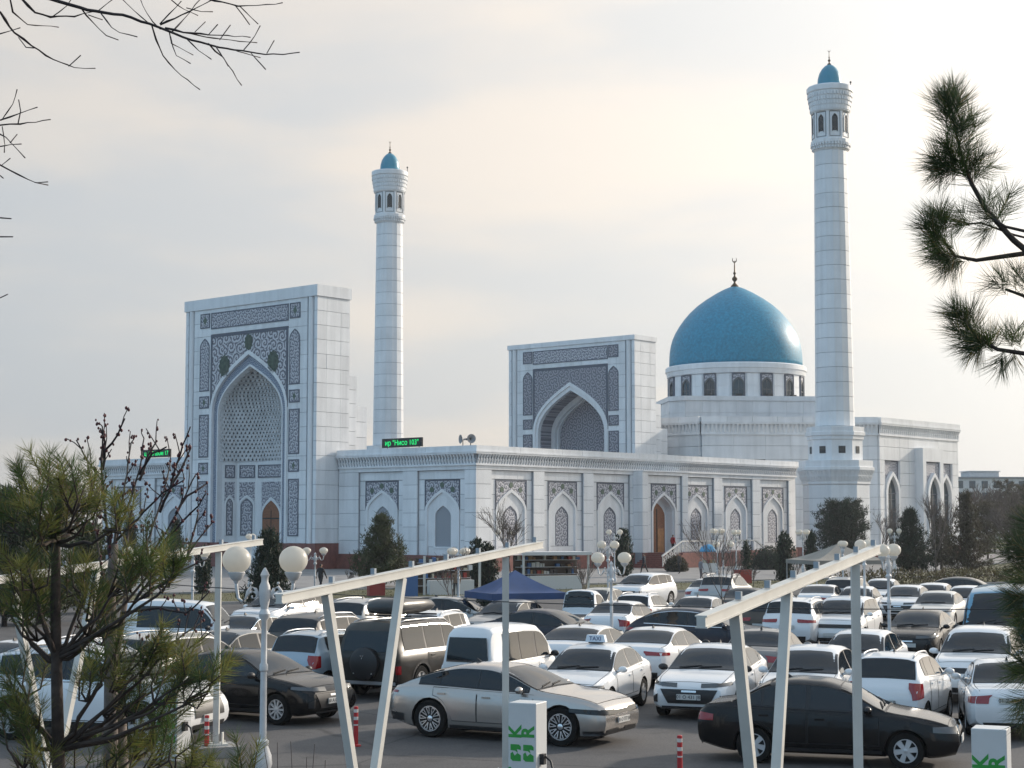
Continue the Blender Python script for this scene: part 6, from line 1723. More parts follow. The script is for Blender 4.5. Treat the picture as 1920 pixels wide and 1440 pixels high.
crate(at_y(705, 1118, 98), (0.9, 0.6, 0.7), M_GOODS[2], 'red box behind the silver SUV', 'box', 'box')
def vendor_cart(p, label):
    T = thing('vendor_cart', label, 'cart', (p.x, p.y, 0), R(15))
    m = MB(); m.box((0, 0, 0.85), (1.1, 0.8, 0.7)); m.build('body', M_GOODS[5], T)
    m = MB(); m.lathe([(0.75, 2.05), (0.70, 2.15), (0.55, 2.4), (0.3, 2.55), (0.02, 2.62)], 16); m.build('canopy', mat('sky blue cart canopy', (0.06, 0.30, 0.52), 0.5), T, smooth='full')
    for sx in (-0.5, 0.5):
        m = MB(); m.beam((sx, 0, 1.2), (sx, 0, 2.1), 0.04); m.build('post', M_RIM, T)
        m = MB(); m.lathe([(0.22, -0.03), (0.25, -0.03), (0.25, 0.03), (0.22, 0.03), (0.2, 0.0), (0.22, -0.03)], 16, cap=False); w = m.build('wheel', M_TYRE, T, loc=(sx, -0.45, 0.26)); w.rotation_euler = (R(90), 0, 0)
        m = MB(); m.beam((-0.2, 0, 0), (0.2, 0, 0), 0.02); m.beam((0, -0.2, 0), (0, 0.2, 0), 0.02); m.build('spoke', M_RIM, w)
    for k in range(4):
        m = MB(); m.box((-0.36 + 0.24 * k, 0.0, 1.32), (0.18, 0.4, 0.24)); m.build('tub', M_GOODS[(k * 2) % 6], T)
vendor_cart(at_y(1329, 1080, 128), 'white vendor cart with a sky blue domed canopy before the staircase')

# ------------------------------------------------------------------ staircase with railing at the side door
ST, SO = mq_thing('staircase', 'red granite staircase with pale railing leading to the arched side door', 'stairs', 26.4, -3.4)
P = Wall(SO, (26.4, -1.1), (1, 0), (0, -1))
mb = MB(); mb.pbox(P, -3.2, 9.5, 0.02, 1.40, 0.18, 4.2); mb.build('landing', M_RED, ST)
for k in range(8):
    mb = MB(); mb.pbox(P, -3.2 - 0.36 * (k + 1), -3.2 - 0.36 * k, 0.02, 1.40 - 0.17 * (k + 1), 0.2, 4.2); mb.build('step', M_RED, ST)
for k in range(8):
    mb = MB(); mb.pbox(P, 9.5 + 0.36 * k, 9.5 + 0.36 * (k + 1), 0.02, 1.40 - 0.17 * (k + 1), 0.2, 4.2); mb.build('step', M_RED, ST)
M_RAIL = mat('pale railing', (0.70, 0.68, 0.64), 0.4)
for o_ in (4.1,):
    mb = MB()
    line = [(-6.4, 1.15), (-3.2, 2.5), (9.5, 2.5), (12.5, 1.15)]
    for (a, za), (b, zb_) in zip(line[:-1], line[1:]):
        mb.beam(P(a, za, o_), P(b, zb_, o_), 0.14, 0.14)
    mb.build('handrail', M_RAIL, ST)
    s = -6.3
    while s < 12.5:
        f = [1.15 + (s + 6.4) / 3.2 * 1.35, 2.5, 2.5 - (s - 9.5) / 3 * 1.35][0 if s < -3.2 else 1 if s < 9.5 else 2]
        mb = MB(); mb.beam(P(s, f - 1.02, o_), P(s, f - 0.03, o_), 0.045, 0.045); mb.build('baluster', M_RAIL, ST); s += 0.62
    mb = MB()
    for k in range(14):      # lattice infill near the foot
        s = -6.2 + k * 0.34; f = 1.15 + (s + 6.4) / 3.2 * 1.35 if s < -3.2 else 2.5; e = 0.34 * 0.42 if s < -3.3 else 0
        mb.beam(P(s, f - 0.95, o_ - 0.03), P(s + 0.34, f - 0.2 + e, o_ - 0.03), 0.04, 0.04); mb.beam(P(s + 0.34, f - 0.95 + e, o_ - 0.03), P(s, f - 0.2, o_ - 0.03), 0.04, 0.04)
        mb.beam(P(s, f - 0.58, o_ - 0.03), P(s + 0.34, f - 0.58 + e, o_ - 0.03), 0.04, 0.04)
    mb.build('lattice', M_RAIL, ST)
# notice board standing on the landing
NB = thing('notice_board', 'plain white board standing on the landing right of the door', 'board', mq_world(29.9, -3.2, 1.4), MQ)
mb = MB(); mb.box((0, 0, 1.35), (2.2, 0.05, 1.5)); mb.build('panel', mat('white board', (0.6, 0.6, 0.6), 0.5), NB)
for q in (-1, 1):
    mb = MB(); mb.beam((q, 0, 0), (q, 0, 2.1), 0.06); mb.build('leg', M_RIM, NB)

# ------------------------------------------------------------------ roof fittings: light signs, loudspeakers
M_LED = emis('green light letters', (0.0, 0.95, 0.22), 1.1)
def led_sign(a, b, z, w, h, txt, size, label):
    T = thing('light_sign', label, 'sign', mq_world(a, b, z), MQ - math.pi / 2)
    m = MB(); m.box((0, 0, h / 2 + 0.08), (w, 0.16, h)); m.build('panel', mat('black display', (0.008, 0.010, 0.010), 0.4), T)
    t = obj('lettering', text_mesh(txt, size, M_LED, 0.004), T, (0, -0.09, h / 2 + 0.06)); t.rotation_euler = (R(90), 0, 0)
    t['kind'] = 'stuff'
    for q in (-w * 0.4, w * 0.4):
        m = MB(); m.beam((q, 0.1, 0), (q, 0.1, h), 0.05); m.build('bracket', M_DARK, T)
    return T
led_sign(-0.1, 8.8, ROOF, 5.0, 0.82, 'ир "Нисо 103"', 0.66, 'black display with green letters on the gallery roof by the corner')
led_sign(-0.1, 44.3, ROOF, 4.6, 0.82, 'ц 5:35 Шом 17', 0.62, 'black display with green letters on the roof behind the budding twigs')
def horn(a, b, turn, label):
    T = thing('loudspeaker', label, 'loudspeaker', mq_world(a, b, ROOF), turn, 'horn loudspeakers on the gallery roof')
    m = MB(); m.tube([(0, 0, 0), (0, 0, 0.5)], 0.04, 6); m.build('bracket', M_DARK, T)
    m = MB(); m.lathe([(0.08, -0.35), (0.1, -0.1), (0.17, 0.08), (0.36, 0.22), (0.4, 0.24), (0.36, 0.2), (0.1, 0.0)], 20, cap=False); h_ = m.build('horn', mat('grey horn', (0.28, 0.28, 0.29), 0.5), T, smooth='full', fix=False, loc=(0, 0, 0.6)); h_.rotation_euler = (R(90), 0, 0)
    m = MB(); m.lathe([(0.01, -0.45), (0.1, -0.42), (0.1, -0.3), (0.01, -0.28)], 12); m.build('driver', M_DARK, h_)
horn(0.3, 0.9, R(18), 'grey horn loudspeaker on the roof corner, mouth towards the car park')
horn(0.4, 1.9, R(-65), 'grey horn loudspeaker on the roof corner, turned sideways')

# ------------------------------------------------------------------ people
def person(p, rz, label, jacket, trousers, hair=(0.02, 0.016, 0.013), pose='walk', h=1.74, z=0.0):
    k = h / 1.74
    J = {'pelvis': (0, 0, 0.93, 0.135), 'waist': (0, 0, 1.08, 0.13), 'chest': (0.015, 0, 1.28, 0.165), 'neck': (0.0, 0, 1.46, 0.06), 'head0': (0.02, 0, 1.55, 0.075), 'head': (0.025, 0, 1.63, 0.10), 'crown': (0.01, 0, 1.71, 0.07)}
    st = 0.22 if pose == 'walk' else 0.03
    for sd, nm in ((1, 'l'), (-1, 'r')):
        f = st * sd
        J['hip' + nm] = (0, 0.09 * sd, 0.88, 0.10); J['knee' + nm] = (f * 0.75 + 0.03, 0.10 * sd, 0.48, 0.068); J['ank' + nm] = (f * 1.2 - (0.06 if f < 0 else 0), 0.105 * sd, 0.09, 0.05); J['toe' + nm] = (f * 1.2 + 0.15 - (0.06 if f < 0 else 0), 0.12 * sd, 0.045, 0.042)
        J['sh' + nm] = (0, 0.19 * sd, 1.39, 0.075); J['elb' + nm] = (-f * 0.5 - 0.02, 0.26 * sd, 1.12, 0.052); J['wr' + nm] = (-f * 0.9 + 0.08, 0.25 * sd, 0.88, 0.036); J['hand' + nm] = (-f * 1.0 + 0.11, 0.24 * sd, 0.79, 0.034)
    E = [('pelvis', 'waist'), ('waist', 'chest'), ('chest', 'neck'), ('neck', 'head0'), ('head0', 'head'), ('head', 'crown')]
    for nm in 'lr': E += [('pelvis', 'hip' + nm), ('hip' + nm, 'knee' + nm), ('knee' + nm, 'ank' + nm), ('ank' + nm, 'toe' + nm), ('chest', 'sh' + nm), ('sh' + nm, 'elb' + nm), ('elb' + nm, 'wr' + nm), ('wr' + nm, 'hand' + nm)]
    names = list(J); me = bpy.data.meshes.new('body'); me.from_pydata([J[n][:3] for n in names], [(names.index(a), names.index(b)) for a, b in E], [])
    o = bpy.data.objects.new('body', me)
    sk = o.modifiers.new('s', 'SKIN'); sk.use_smooth_shade = True
    o.modifiers.new('sub', 'SUBSURF').levels = 1
    for i, n in enumerate(names):
        v = me.skin_vertices[0].data[i]; v.radius = (J[n][3], J[n][3]); v.use_root = (n == 'pelvis')
    m2 = eval_mesh(o)
    skin = mat('skin', (0.35, 0.20, 0.13), 0.6)
    m2.materials.clear()
    for c in (mat('cloth ' + str(jacket), jacket, 0.85), mat('cloth ' + str(trousers), trousers, 0.85), skin, mat('hair ' + str(hair), hair, 0.7), M_BLACKP): m2.materials.append(c)
    for f in m2.polygons:
        c = f.center
        if c.z > 1.665 or (c.z > 1.56 and c.x < -0.02): f.material_index = 3
        elif c.z > 1.49: f.material_index = 2
        elif c.z < 0.10: f.material_index = 4
        elif abs(c.y) > 0.18 and c.z < 0.86: f.material_index = 2
        elif c.z < 0.92 and abs(c.y) < 0.2: f.material_index = 1
        else: f.material_index = 0
    T = thing('person', label, 'person', (p.x, p.y, z), R(rz)); T.scale = (k,) * 3
    obj('body', m2, T)
    # hem of the jacket
    m = MB(); m.lathe([(0.15, 0.86), (0.165, 0.95), (0.15, 1.12)], 14, cap=False); hm = m.build('jacket_hem', MATS['cloth ' + str(jacket)], T, smooth='full', fix=False); hm.scale = (0.85, 1.1, 1)
    return T
person(at_y(601, 1106, 104), 60, 'person in dark clothes walking beside the twin-globe lamp left of the pine', (0.02, 0.02, 0.024), (0.018, 0.02, 0.028))
person(at_y(1208, 1068, 141), 150, 'person in dark jacket walking at the foot of the staircase', (0.018, 0.022, 0.035), (0.015, 0.016, 0.02))
person(mq_world(24.0, -3.6), 40, 'person in a red jacket standing at the top of the staircase', (0.30, 0.015, 0.02), (0.03, 0.02, 0.02), pose='stand', z=1.40)
person(at_y(1274, 1068, 141), 200, 'person in brown jacket standing by the round bush', (0.06, 0.05, 0.045), (0.02, 0.02, 0.02), pose='stand')
person(at_y(1314, 1082, 126), 20, 'person in grey with light headscarf left of the vendor cart', (0.22, 0.21, 0.23), (0.10, 0.09, 0.10), hair=(0.3, 0.28, 0.32), pose='stand', h=1.62)
person(at_y(855, 1118, 96), 100, 'person in tan coat at the wire-shelf stall', (0.22, 0.14, 0.09), (0.03, 0.03, 0.03), pose='stand', h=1.66)
# ------------------------------------------------------------------ vegetation
def leafm(name, col, tr=0.3, var=0.3):
    m, nt, b = nodes_of(name)
    N, L = nt.nodes, nt.links
    ge = N.new('ShaderNodeNewGeometry')
    hs = N.new('ShaderNodeHueSaturation'); hs.inputs['Color'].default_value = (*col, 1)
    mr = N.new('ShaderNodeMapRange'); mr.inputs[3].default_value = 1 - var; mr.inputs[4].default_value = 1 + var
    L.new(ge.outputs['Random Per Island'], mr.inputs[0]); L.new(mr.outputs[0], hs.inputs['Value'])
    mh = N.new('ShaderNodeMapRange'); mh.inputs[3].default_value = 0.47; mh.inputs[4].default_value = 0.53
    L.new(ge.outputs['Random Per Island'], mh.inputs[0]); L.new(mh.outputs[0], hs.inputs['Hue'])
    L.new(hs.outputs[0], b.inputs['Base Color']); b.inputs['Roughness'].default_value = 0.6
    b.inputs['Specular IOR Level'].default_value = 0.3
    if tr:
        td = N.new('ShaderNodeBsdfTranslucent'); L.new(hs.outputs[0], td.inputs['Color'])
        mx = N.new('ShaderNodeMixShader'); mx.inputs[0].default_value = tr
        L.new(b.outputs[0], mx.inputs[1]); L.new(td.outputs[0], mx.inputs[2]); L.new(mx.outputs[0], nt.nodes['Material Output'].inputs[0])
    return m
M_NEEDLE = [leafm('pine needles green', (0.070, 0.105, 0.030), 0.4), leafm('pine needles olive', (0.175, 0.18, 0.048), 0.45), leafm('pine needles dark', (0.050, 0.075, 0.032), 0.3), leafm('pine needles dry', (0.24, 0.17, 0.06), 0.4)]
M_BARK = mat('pine bark', (0.06, 0.045, 0.038), 0.95, var=0.4, vscale=14, bump=0.6, bscale=30)
M_TWIG = mat('bare twig bark', (0.035, 0.026, 0.027), 0.85, var=0.3, vscale=10)
M_GREYB = mat('grey smooth bark', (0.13, 0.105, 0.09), 0.9, var=0.35, vscale=8, bump=0.3)
M_BUD = mat('dark red bud', (0.085, 0.016, 0.020), 0.6, var=0.4, vscale=20)
rnd = random.Random(11)
def rdir():
    while True:
        v = Vector((rnd.uniform(-1, 1), rnd.uniform(-1, 1), rnd.uniform(-1, 1)))
        if 0.05 < v.length < 1: return v.normalized()
def shoot(mb, base, axis, length, n, nl, wd, mi):
    """bottle-brush pine shoot: needles fanned along and round a twig"""
    axis = axis.normalized()
    a = axis.cross(Vector((0.3, 0.2, 1))); a.normalize(); b = axis.cross(a)
    for i in range(n):
        t = rnd.random() ** 0.75; th = rnd.uniform(0, 2 * math.pi)
        r = a * math.cos(th) + b * math.sin(th)
        fw = rnd.uniform(0.45, 1.1) + t * 0.5
        d = (r + axis * fw).normalized(); d.z -= 0.06 * rnd.random(); l = nl * rnd.uniform(0.75, 1.15)
        p = base + axis * (length * t)
        s = d.cross(rdir()); s.normalize(); s *= wd
        m_ = mi if rnd.random() > 0.07 else 3
        mid = p + d * l * 0.55 + Vector((0, 0, -0.004))
        mb.v += [tuple(p - s * 0.5), tuple(p + s * 0.5), tuple(mid + s * 0.5), tuple(mid - s * 0.5), tuple(p + d * l)]; o = len(mb.v) - 5
        mb.uv += [(0, 0)] * 5
        mb.f += [(o, o + 1, o + 2, o + 3), (o + 3, o + 2, o + 4)]; mb.mi += [m_, m_]
def curve_pts(a, b, n=6, sag=0.0, wob=0.0):
    a, b = Vector(a), Vector(b); out = []
    for i in range(n + 1):
        t = i / n; p = a.lerp(b, t); p.z += sag * 4 * t * (1 - t) * -1
        if 0 < i < n: p += Vector((rnd.uniform(-wob, wob), rnd.uniform(-wob, wob), rnd.uniform(-wob, wob)))
        out.append(p)
    return out
def pine_near(label, trunk, tips, Y, dn, group=None, nl=0.115, wd=0.0026, n=100, sh=5, spread_=0.13, name='pine_tree', dark=False, trunk_r=(0.042, 0.018)):
    """trunk: list of world points; tips: [(tip, fork point)]"""
    b0 = trunk[0]
    T = thing(name, label, 'tree', (b0[0], b0[1], 0), 0, group); off = Vector((b0[0], b0[1], 0))
    m = MB(); k = len(trunk); m.tube([Vector(p) - off for p in trunk], [trunk_r[0] + (trunk_r[1] - trunk_r[0]) * i / (k - 1) for i in range(k)], 10); m.build('trunk', M_BARK, T, smooth='full')
    nb = MB()
    for tip, fork in tips:
        tip, fork = Vector(tip), Vector(fork)
        m = MB(); pts = curve_pts(fork, tip, 5, 0.05, 0.02); m.tube([p - off for p in pts], [0.014 - 0.0016 * i for i in range(6)], 6)
        ax = (tip - fork).normalized()
        for q in range(sh):
            j = rdir() * spread_ * rnd.uniform(0.3, 1.0); base = tip + j - ax * 0.10
            d = (ax * 0.5 + Vector((0, 0, 0.65)) + rdir() * 0.55)
            m.tube([tip - ax * 0.16 - off, base - off, base + d.normalized() * 0.15 - off], [0.008, 0.006, 0.004], 5)
            shoot(nb, base - off, d, 0.20, n, nl, wd, 2 if dark and rnd.random() < 0.8 else rnd.choice((0, 0, 1, 1, 2)))
        m.build('branch', M_BARK, T, smooth='full')
    nb.build('needles', M_NEEDLE, T, fix=False)['kind'] = 'stuff'
    return T
def w(px, py, Y, jit=0.0):
    p = at_y(px, py, Y + rnd.uniform(-jit, jit)); return p
Y0 = 10.0
trunk = [(*w(108, 1440, Y0)[:2], 0.0), w(110, 1440, Y0), w(107, 1300, Y0), w(104, 1150, Y0), w(105, 1010, Y0), w(112, 960, Y0), w(120, 915, Y0)]
tr = lambda py: w(106, py, Y0)
tips = []
for px, py, fy in ((45, 905, 1010), (30, 950, 1015), (75, 945, 1008), (120, 925, 980), (150, 945, 1000), (190, 910, 1010), (15, 985, 1015), (55, 985, 1015), (225, 985, 1020),
                   (50, 1060, 1230), (30, 1100, 1235), (10, 1125, 1240), (165, 1065, 1225), (195, 1125, 1230), (235, 1085, 1225), (270, 1065, 1230), (310, 1045, 1230), (290, 1100, 1235), (335, 1075, 1230),
                   (100, 985, 1005), (165, 975, 1012), (70, 1110, 1230), (185, 1280, 1400),
                   (205, 1165, 1235), (35, 1165, 1240),
                   (215, 1225, 1400), (250, 1265, 1400), (300, 1235, 1400), (335, 1255, 1400), (375, 1265, 1400), (390, 1300, 1405), (330, 1300, 1405), (275, 1300, 1405), (235, 1310, 1405), (25, 1265, 1400), (45, 1310, 1400), (15, 1345, 1405), (345, 1330, 1410),
                   (285, 1400, 1520), (320, 1425, 1520), (245, 1425, 1520), (170, 1440, 1520), (375, 1440, 1520), (60, 1430, 1520), (20, 1410, 1520)):
    tips.append((w(px, py, Y0, 0.45), tr(fy)))
pine_near('young pine with long needles close by at the left', trunk, tips, Y0, 0)
# low pine at the bottom edge right of it
tb = at_y(430, 1560, 11.0); trunk = [(tb.x, 11.0, 0.0), (tb.x, 11.0, 1.2), (tb.x + 0.03, 11.0, 2.3)]
pine_near('low young pine whose tips show at the bottom edge left of the lamp base', trunk, [(w(px, py, 11, 0.2), Vector((tb.x, 11, 2.1))) for px, py in ((395, 1440), (430, 1448), (465, 1442), (350, 1448))], 11, 0, sh=4)
# pine standing just outside the frame on the right; its branches reach in
Y1 = 7.0
tx = 3.05; trunk = [(tx, Y1, 0), (tx, Y1, 2.0), (tx + 0.05, Y1, 4.0), (tx, Y1 + 0.05, 5.5), (tx - 0.03, Y1, 7.4)]
T = thing('pine_tree', 'big dark pine whose branches reach in from the right edge', 'tree', (tx, Y1, 0)); off = Vector((tx, Y1, 0))
m = MB(); m.tube([Vector(p) - off for p in trunk], [0.13, 0.11, 0.09, 0.07, 0.03], 12); m.build('trunk', M_BARK, T, smooth='full')
nb = MB()
def limb(pts, radii, tufts):
    m = MB(); P3 = [w(px, py, Y1 + dy) for px, py, dy in pts]; P3 = [Vector((tx, Y1, P3[0].z - 0.25))] + P3
    m.tube([p - off for p in P3], [r_ * 0.6 for r_ in [radii[0]] + list(radii)][:len(P3)], 7); m.build('branch', M_BARK, T, smooth='full')
    for (px, py, ax, ay, ln, n) in tufts:
        for rep_ in range(3):
            d = Vector((ax, 0, -ay)).normalized() + rdir() * 0.35; shoot(nb, w(px + rnd.uniform(-12, 12), py + rnd.uniform(-12, 12), Y1 + rnd.uniform(-0.08, 0.08)) - off, d, ln * 1.1, int(n * 0.8), 0.118, 0.0017, rnd.choice((2, 2, 0)))
limb([(1960, 500, 0), (1900, 450, 0), (1850, 395, 0), (1822, 345, 0), (1805, 300, 0), (1790, 240, 0), (1782, 190, 0)], (0.024, 0.022, 0.018, 0.015, 0.011, 0.008, 0.006, 0.004),
     [(1818, 345, -0.35, -1, 0.10, 150), (1808, 325, -0.5, -0.8, 0.12, 170), (1800, 320, -0.9, -0.5, 0.10, 150), (1815, 335, 0.6, -0.9, 0.10, 140), (1800, 285, 0.3, -1, 0.12, 150), (1790, 270, -0.1, -1, 0.16, 170), (1785, 230, -0.15, -1, 0.12, 170), (1780, 205, 0.0, -1, 0.06, 110), (1798, 250, 0.5, -1, 0.06, 80), (1795, 310, -0.8, 0.3, 0.08, 120)])
limb([(1960, 470, 0.1), (1900, 478, 0.1), (1830, 488, 0.05), (1790, 480, 0), (1762, 440, 0)], (0.02, 0.018, 0.014, 0.011, 0.008, 0.005),
     [(1812, 484, -1, -0.2, 0.10, 150), (1790, 478, -0.8, -0.5, 0.10, 170), (1775, 460, -0.5, -0.9, 0.10, 180), (1768, 445, -0.3, -1, 0.08, 130), (1800, 486, -0.7, 0.5, 0.06, 90)])
limb([(1950, 440, -0.1), (1885, 425, -0.1), (1862, 410, -0.1)], (0.012, 0.01, 0.008, 0.005), [(1870, 415, -0.6, -0.8, 0.09, 90), (1862, 410, 0.3, -1, 0.10, 100), (1872, 420, -1, 0.1, 0.06, 60)])
limb([(1900, 440, 0.05), (1840, 418, 0.05), (1812, 420, 0.05)], (0.008, 0.007, 0.006, 0.004), [(1815, 420, -0.9, 0.1, 0.05, 55), (1815, 420, -0.6, -0.8, 0.04, 40)])
limb([(1960, 575, 0), (1920, 555, 0), (1885, 542, 0)], (0.014, 0.012, 0.009, 0.006), [(1895, 545, -0.9, -0.5, 0.07, 70), (1915, 553, 0.1, -1, 0.10, 80)])
limb([(1960, 668, 0), (1915, 662, 0), (1870, 655, 0), (1835, 635, 0), (1810, 600, 0)], (0.018, 0.016, 0.014, 0.012, 0.009, 0.006),
     [(1850, 645, -0.8, -0.4, 0.08, 150), (1832, 630, -0.6, -0.8, 0.09, 170), (1815, 608, -0.45, -0.9, 0.08, 160), (1870, 652, -0.3, -1, 0.06, 90), (1905, 660, -0.2, -1, 0.06, 90), (1890, 660, -0.4, 0.8, 0.05, 70), (1845, 645, -0.7, 0.6, 0.05, 90)])
for (y0, lst) in ((1120, ((1925, 1020, -0.5, -0.9), (1915, 1060, -0.8, -0.6), (1925, 1080, -1, -0.1), (1920, 1110, -0.9, 0.3), (1930, 980, -0.2, -1), (1932, 1150, -0.7, 0.7), (1905, 1050, -0.9, -0.6), (1925, 1130, -0.9, 0.3))), (1290, ((1925, 1225, -0.5, -0.8), (1928, 1270, -0.8, -0.2), (1930, 1300, -0.8, 0.3), (1935, 1250, -0.9, -0.5)))):
    limb([(2030, y0 + 20, 0), (1985, y0, 0), (1965, y0 - 30, 0)], (0.02, 0.016, 0.012, 0.008), [(px + (38 if y0 < 1200 else 30), py, ax, ay, 0.12, 150) for px, py, ax, ay in lst])
# some foliage on the hidden side so that the tree stands up from elsewhere
for i in range(46):
    a_ = rnd.uniform(0, 2 * math.pi); z_ = rnd.uniform(2.0, 7.2); r_ = rnd.uniform(0.5, 1.0) * (1.35 - z_ / 9)
    p_ = Vector((0.22 + abs(math.cos(a_)) * r_, math.sin(a_) * r_, z_)); m = MB(); pts_ = curve_pts((0, 0, z_ - 0.25), p_, 4, -0.04, 0.02); m.tube(pts_, [0.016, 0.013, 0.01, 0.008, 0.005], 6); m.build('branch', M_BARK, T, smooth='full')
    for q in range(9):
        f_ = rnd.uniform(0.45, 1.0); b_ = Vector((0, 0, z_ - 0.25)).lerp(p_, f_) + rdir() * 0.09
        shoot(nb, b_, (p_ - Vector((0, 0, z_))) * 0.7 + Vector((0, 0, 0.5)) + rdir() * 0.5, 0.17, 75, 0.118, 0.0019, rnd.choice((0, 0, 1, 2)))
nb.build('needles', M_NEEDLE, T, fix=False)['kind'] = 'stuff'

# bare tree outside the frame at upper left
Y2 = 8.0
T = thing('bare_tree', 'leafless tree whose twigs hang in at the upper left corner', 'tree', (-4.2, Y2, 0)); off = Vector((-4.2, Y2, 0))
m = MB(); m.tube([(0, 0, 0), (0.05, 0, 2), (0.0, 0.05, 4), (0.1, 0, 5.6), (0.2, 0.1, 7.2), (0.15, 0.1, 9)], [0.16, 0.14, 0.12, 0.09, 0.06, 0.03], 12); m.build('trunk', M_GREYB, T, smooth='full')
TW = [ # polylines of twigs, with thickness
    (2.6, [(-60, -45), (60, -12), (110, 3), (150, 15), (180, 22), (230, 28), (280, 45), (310, 57), (360, 75), (410, 88), (480, 100), (530, 103), (562, 98)]),
    (1.1, [(310, 53), (345, 60), (410, 66), (470, 70)]), (0.9, [(345, 60), (400, 72), (482, 80)]), (0.9, [(285, 48), (292, 75), (305, 105), (340, 142), (375, 168)]), (0.8, [(390, 82), (418, 108), (453, 160)]), (0.7, [(405, 86), (428, 124)]), (0.7, [(350, 72), (372, 95), (396, 111)]),
    (0.7, [(318, 60), (322, 82), (362, 103)]), (0.6, [(320, 70), (330, 105), (357, 119)]), (0.7, [(188, 24), (210, 52), (225, 62), (257, 69)]), (0.8, [(150, 14), (175, 42), (200, 66), (222, 75)]), (0.6, [(165, 28), (192, 37)]), (0.6, [(280, 45), (250, 20), (225, -6)]), (0.6, [(300, 55), (275, 25), (262, -5)]),
    (1.3, [(40, -4), (66, 24), (95, 32), (140, 30), (185, 20), (215, -4)]), (0.6, [(100, 30), (125, 12), (136, -5)]), (1.5, [(-40, -10), (0, 24), (28, 62), (60, 86), (100, 112), (140, 127), (179, 128)]), (0.6, [(130, 123), (151, 104)]), (0.9, [(18, -4), (24, 22), (52, 46), (110, 51)]), (0.8, [(-20, 66), (0, 63), (38, 52)]), (0.5, [(34, 70), (48, 88), (64, 90)]),
    (1.1, [(300, 46), (340, 28), (380, 8), (410, -6)]), (0.8, [(322, 60), (345, 36), (378, -4)]), (0.8, [(300, 44), (318, 26), (340, 2)]), (1.0, [(390, -2), (445, 11), (500, 9), (530, 5)]), (0.6, [(440, 10), (455, 28), (468, 46)]), (0.6, [(450, 12), (470, 32), (484, 45)]), (0.6, [(320, 0), (345, 18), (371, 29)]), (0.6, [(350, 14), (378, 22), (399, 22)]),
    (0.6, [(458, 94), (478, 68), (488, 48)]), (0.5, [(500, 100), (514, 76)]), (0.5, [(390, 66), (408, 46)]), (0.5, [(412, 76), (432, 47)]), (0.5, [(365, 60), (385, 41)]), (0.5, [(470, 100), (498, 130)]), (0.5, [(445, 95), (488, 108)]),
    (1.3, [(-40, 240), (0, 226), (35, 213), (70, 201)]), (1.2, [(-30, 236), (0, 234), (38, 233), (95, 224)]), (0.7, [(3, 225), (24, 195), (32, 168)]), (0.7, [(34, 232), (38, 208), (35, 187)]), (0.9, [(-20, 238), (10, 258), (30, 276), (47, 296)]), (0.7, [(-10, 276), (20, 270), (40, 270)]), (0.6, [(5, 236), (9, 270), (8, 286)]), (0.6, [(18, 268), (32, 252)]),
    (1.2, [(-30, 296), (0, 308), (35, 328), (68, 343), (90, 341)]), (0.6, [(66, 342), (90, 347)]), (0.5, [(2, 310), (19, 297)]), (0.6, [(-10, 322), (6, 334)]), (0.9, [(-20, 409), (0, 409), (21, 410)]), (0.9, [(-20, 442), (0, 443), (24, 444)]), (0.7, [(-10, 562), (14, 552)]),
]
for i, (th, pl) in enumerate(TW):
    dy = rnd.uniform(-0.35, 0.35) if i not in (0,) else 0
    pts = []
    for a_, b_ in zip(pl[:-1], pl[1:]):
        k = max(1, int(math.dist(a_, b_) / 14))
        for q in range(k): t = q / k; pts.append((a_[0] + (b_[0] - a_[0]) * t + rnd.uniform(-1.2, 1.2), a_[1] + (b_[1] - a_[1]) * t + rnd.uniform(-1.2, 1.2)))
    pts.append(pl[-1]); n_ = len(pts)
    P3 = [at_y(px, py, Y2 + dy * (j / n_)) - off for j, (px, py) in enumerate(pts)]
    rad = []
    for j in range(n_):
        f = 1 - 0.78 * j / max(1, n_ - 1); knob = 1.5 if (j % 3 == 1 and th < 2) else 1.0
        rad.append(max(0.0018, th * 0.0043 * f) * knob)
    rad[-1] = max(rad[-1], 0.0028)
    if pl[0][0] < 5: P3 = [Vector((0.1, 0.0, P3[0].z + 0.1 if i else 6.2))] + P3; rad = [rad[0] * 1.6] + rad
    m = MB(); m.tube(P3, rad, 6); m.build('branch' if th > 1 else 'twig', M_TWIG, T, smooth='full')
for i in range(14):     # boughs on the far side of the trunk
    a_ = rnd.uniform(R(100), R(260)); z_ = rnd.uniform(4, 8); p0 = Vector((0, 0, z_)); m = MB(); p1 = p0 + Vector((math.cos(a_) * 1.2, math.sin(a_) * 1.2, 0.6)); m.tube(curve_pts(p0, p1, 6, 0.1, 0.06), [0.03 - 0.004 * q for q in range(7)], 6); m.build('branch', M_TWIG, T, smooth='full')

# budding shrub behind the pine
Y3 = 12.5
b0 = at_y(207, 1440, Y3)
T = thing('budding_tree', 'bare young tree with dark red buds behind the near pine', 'tree', (b0.x, Y3, 0)); off = Vector((b0.x, Y3, 0))
stem = [Vector((b0.x, Y3, 0)), w(207, 1440, Y3), w(208, 1250, Y3), w(206, 1120, Y3), w(214, 1020, Y3)]
m = MB(); m.tube([p - off for p in stem], [0.06, 0.055, 0.05, 0.042, 0.03], 9); m.build('trunk', M_GREYB, T, smooth='full')
stem2 = [Vector((b0.x + 0.06, Y3 + 0.1, 0)), w(228, 1440, Y3 + 0.1), w(226, 1330, Y3 + 0.1), w(216, 1240, Y3 + 0.1), w(236, 1120, Y3 + 0.1)]
m = MB(); m.tube([p - off for p in stem2], [0.05, 0.05, 0.04, 0.03, 0.02], 9); m.build('trunk', M_GREYB, T, smooth='full')
buds = MB(); tws = MB()
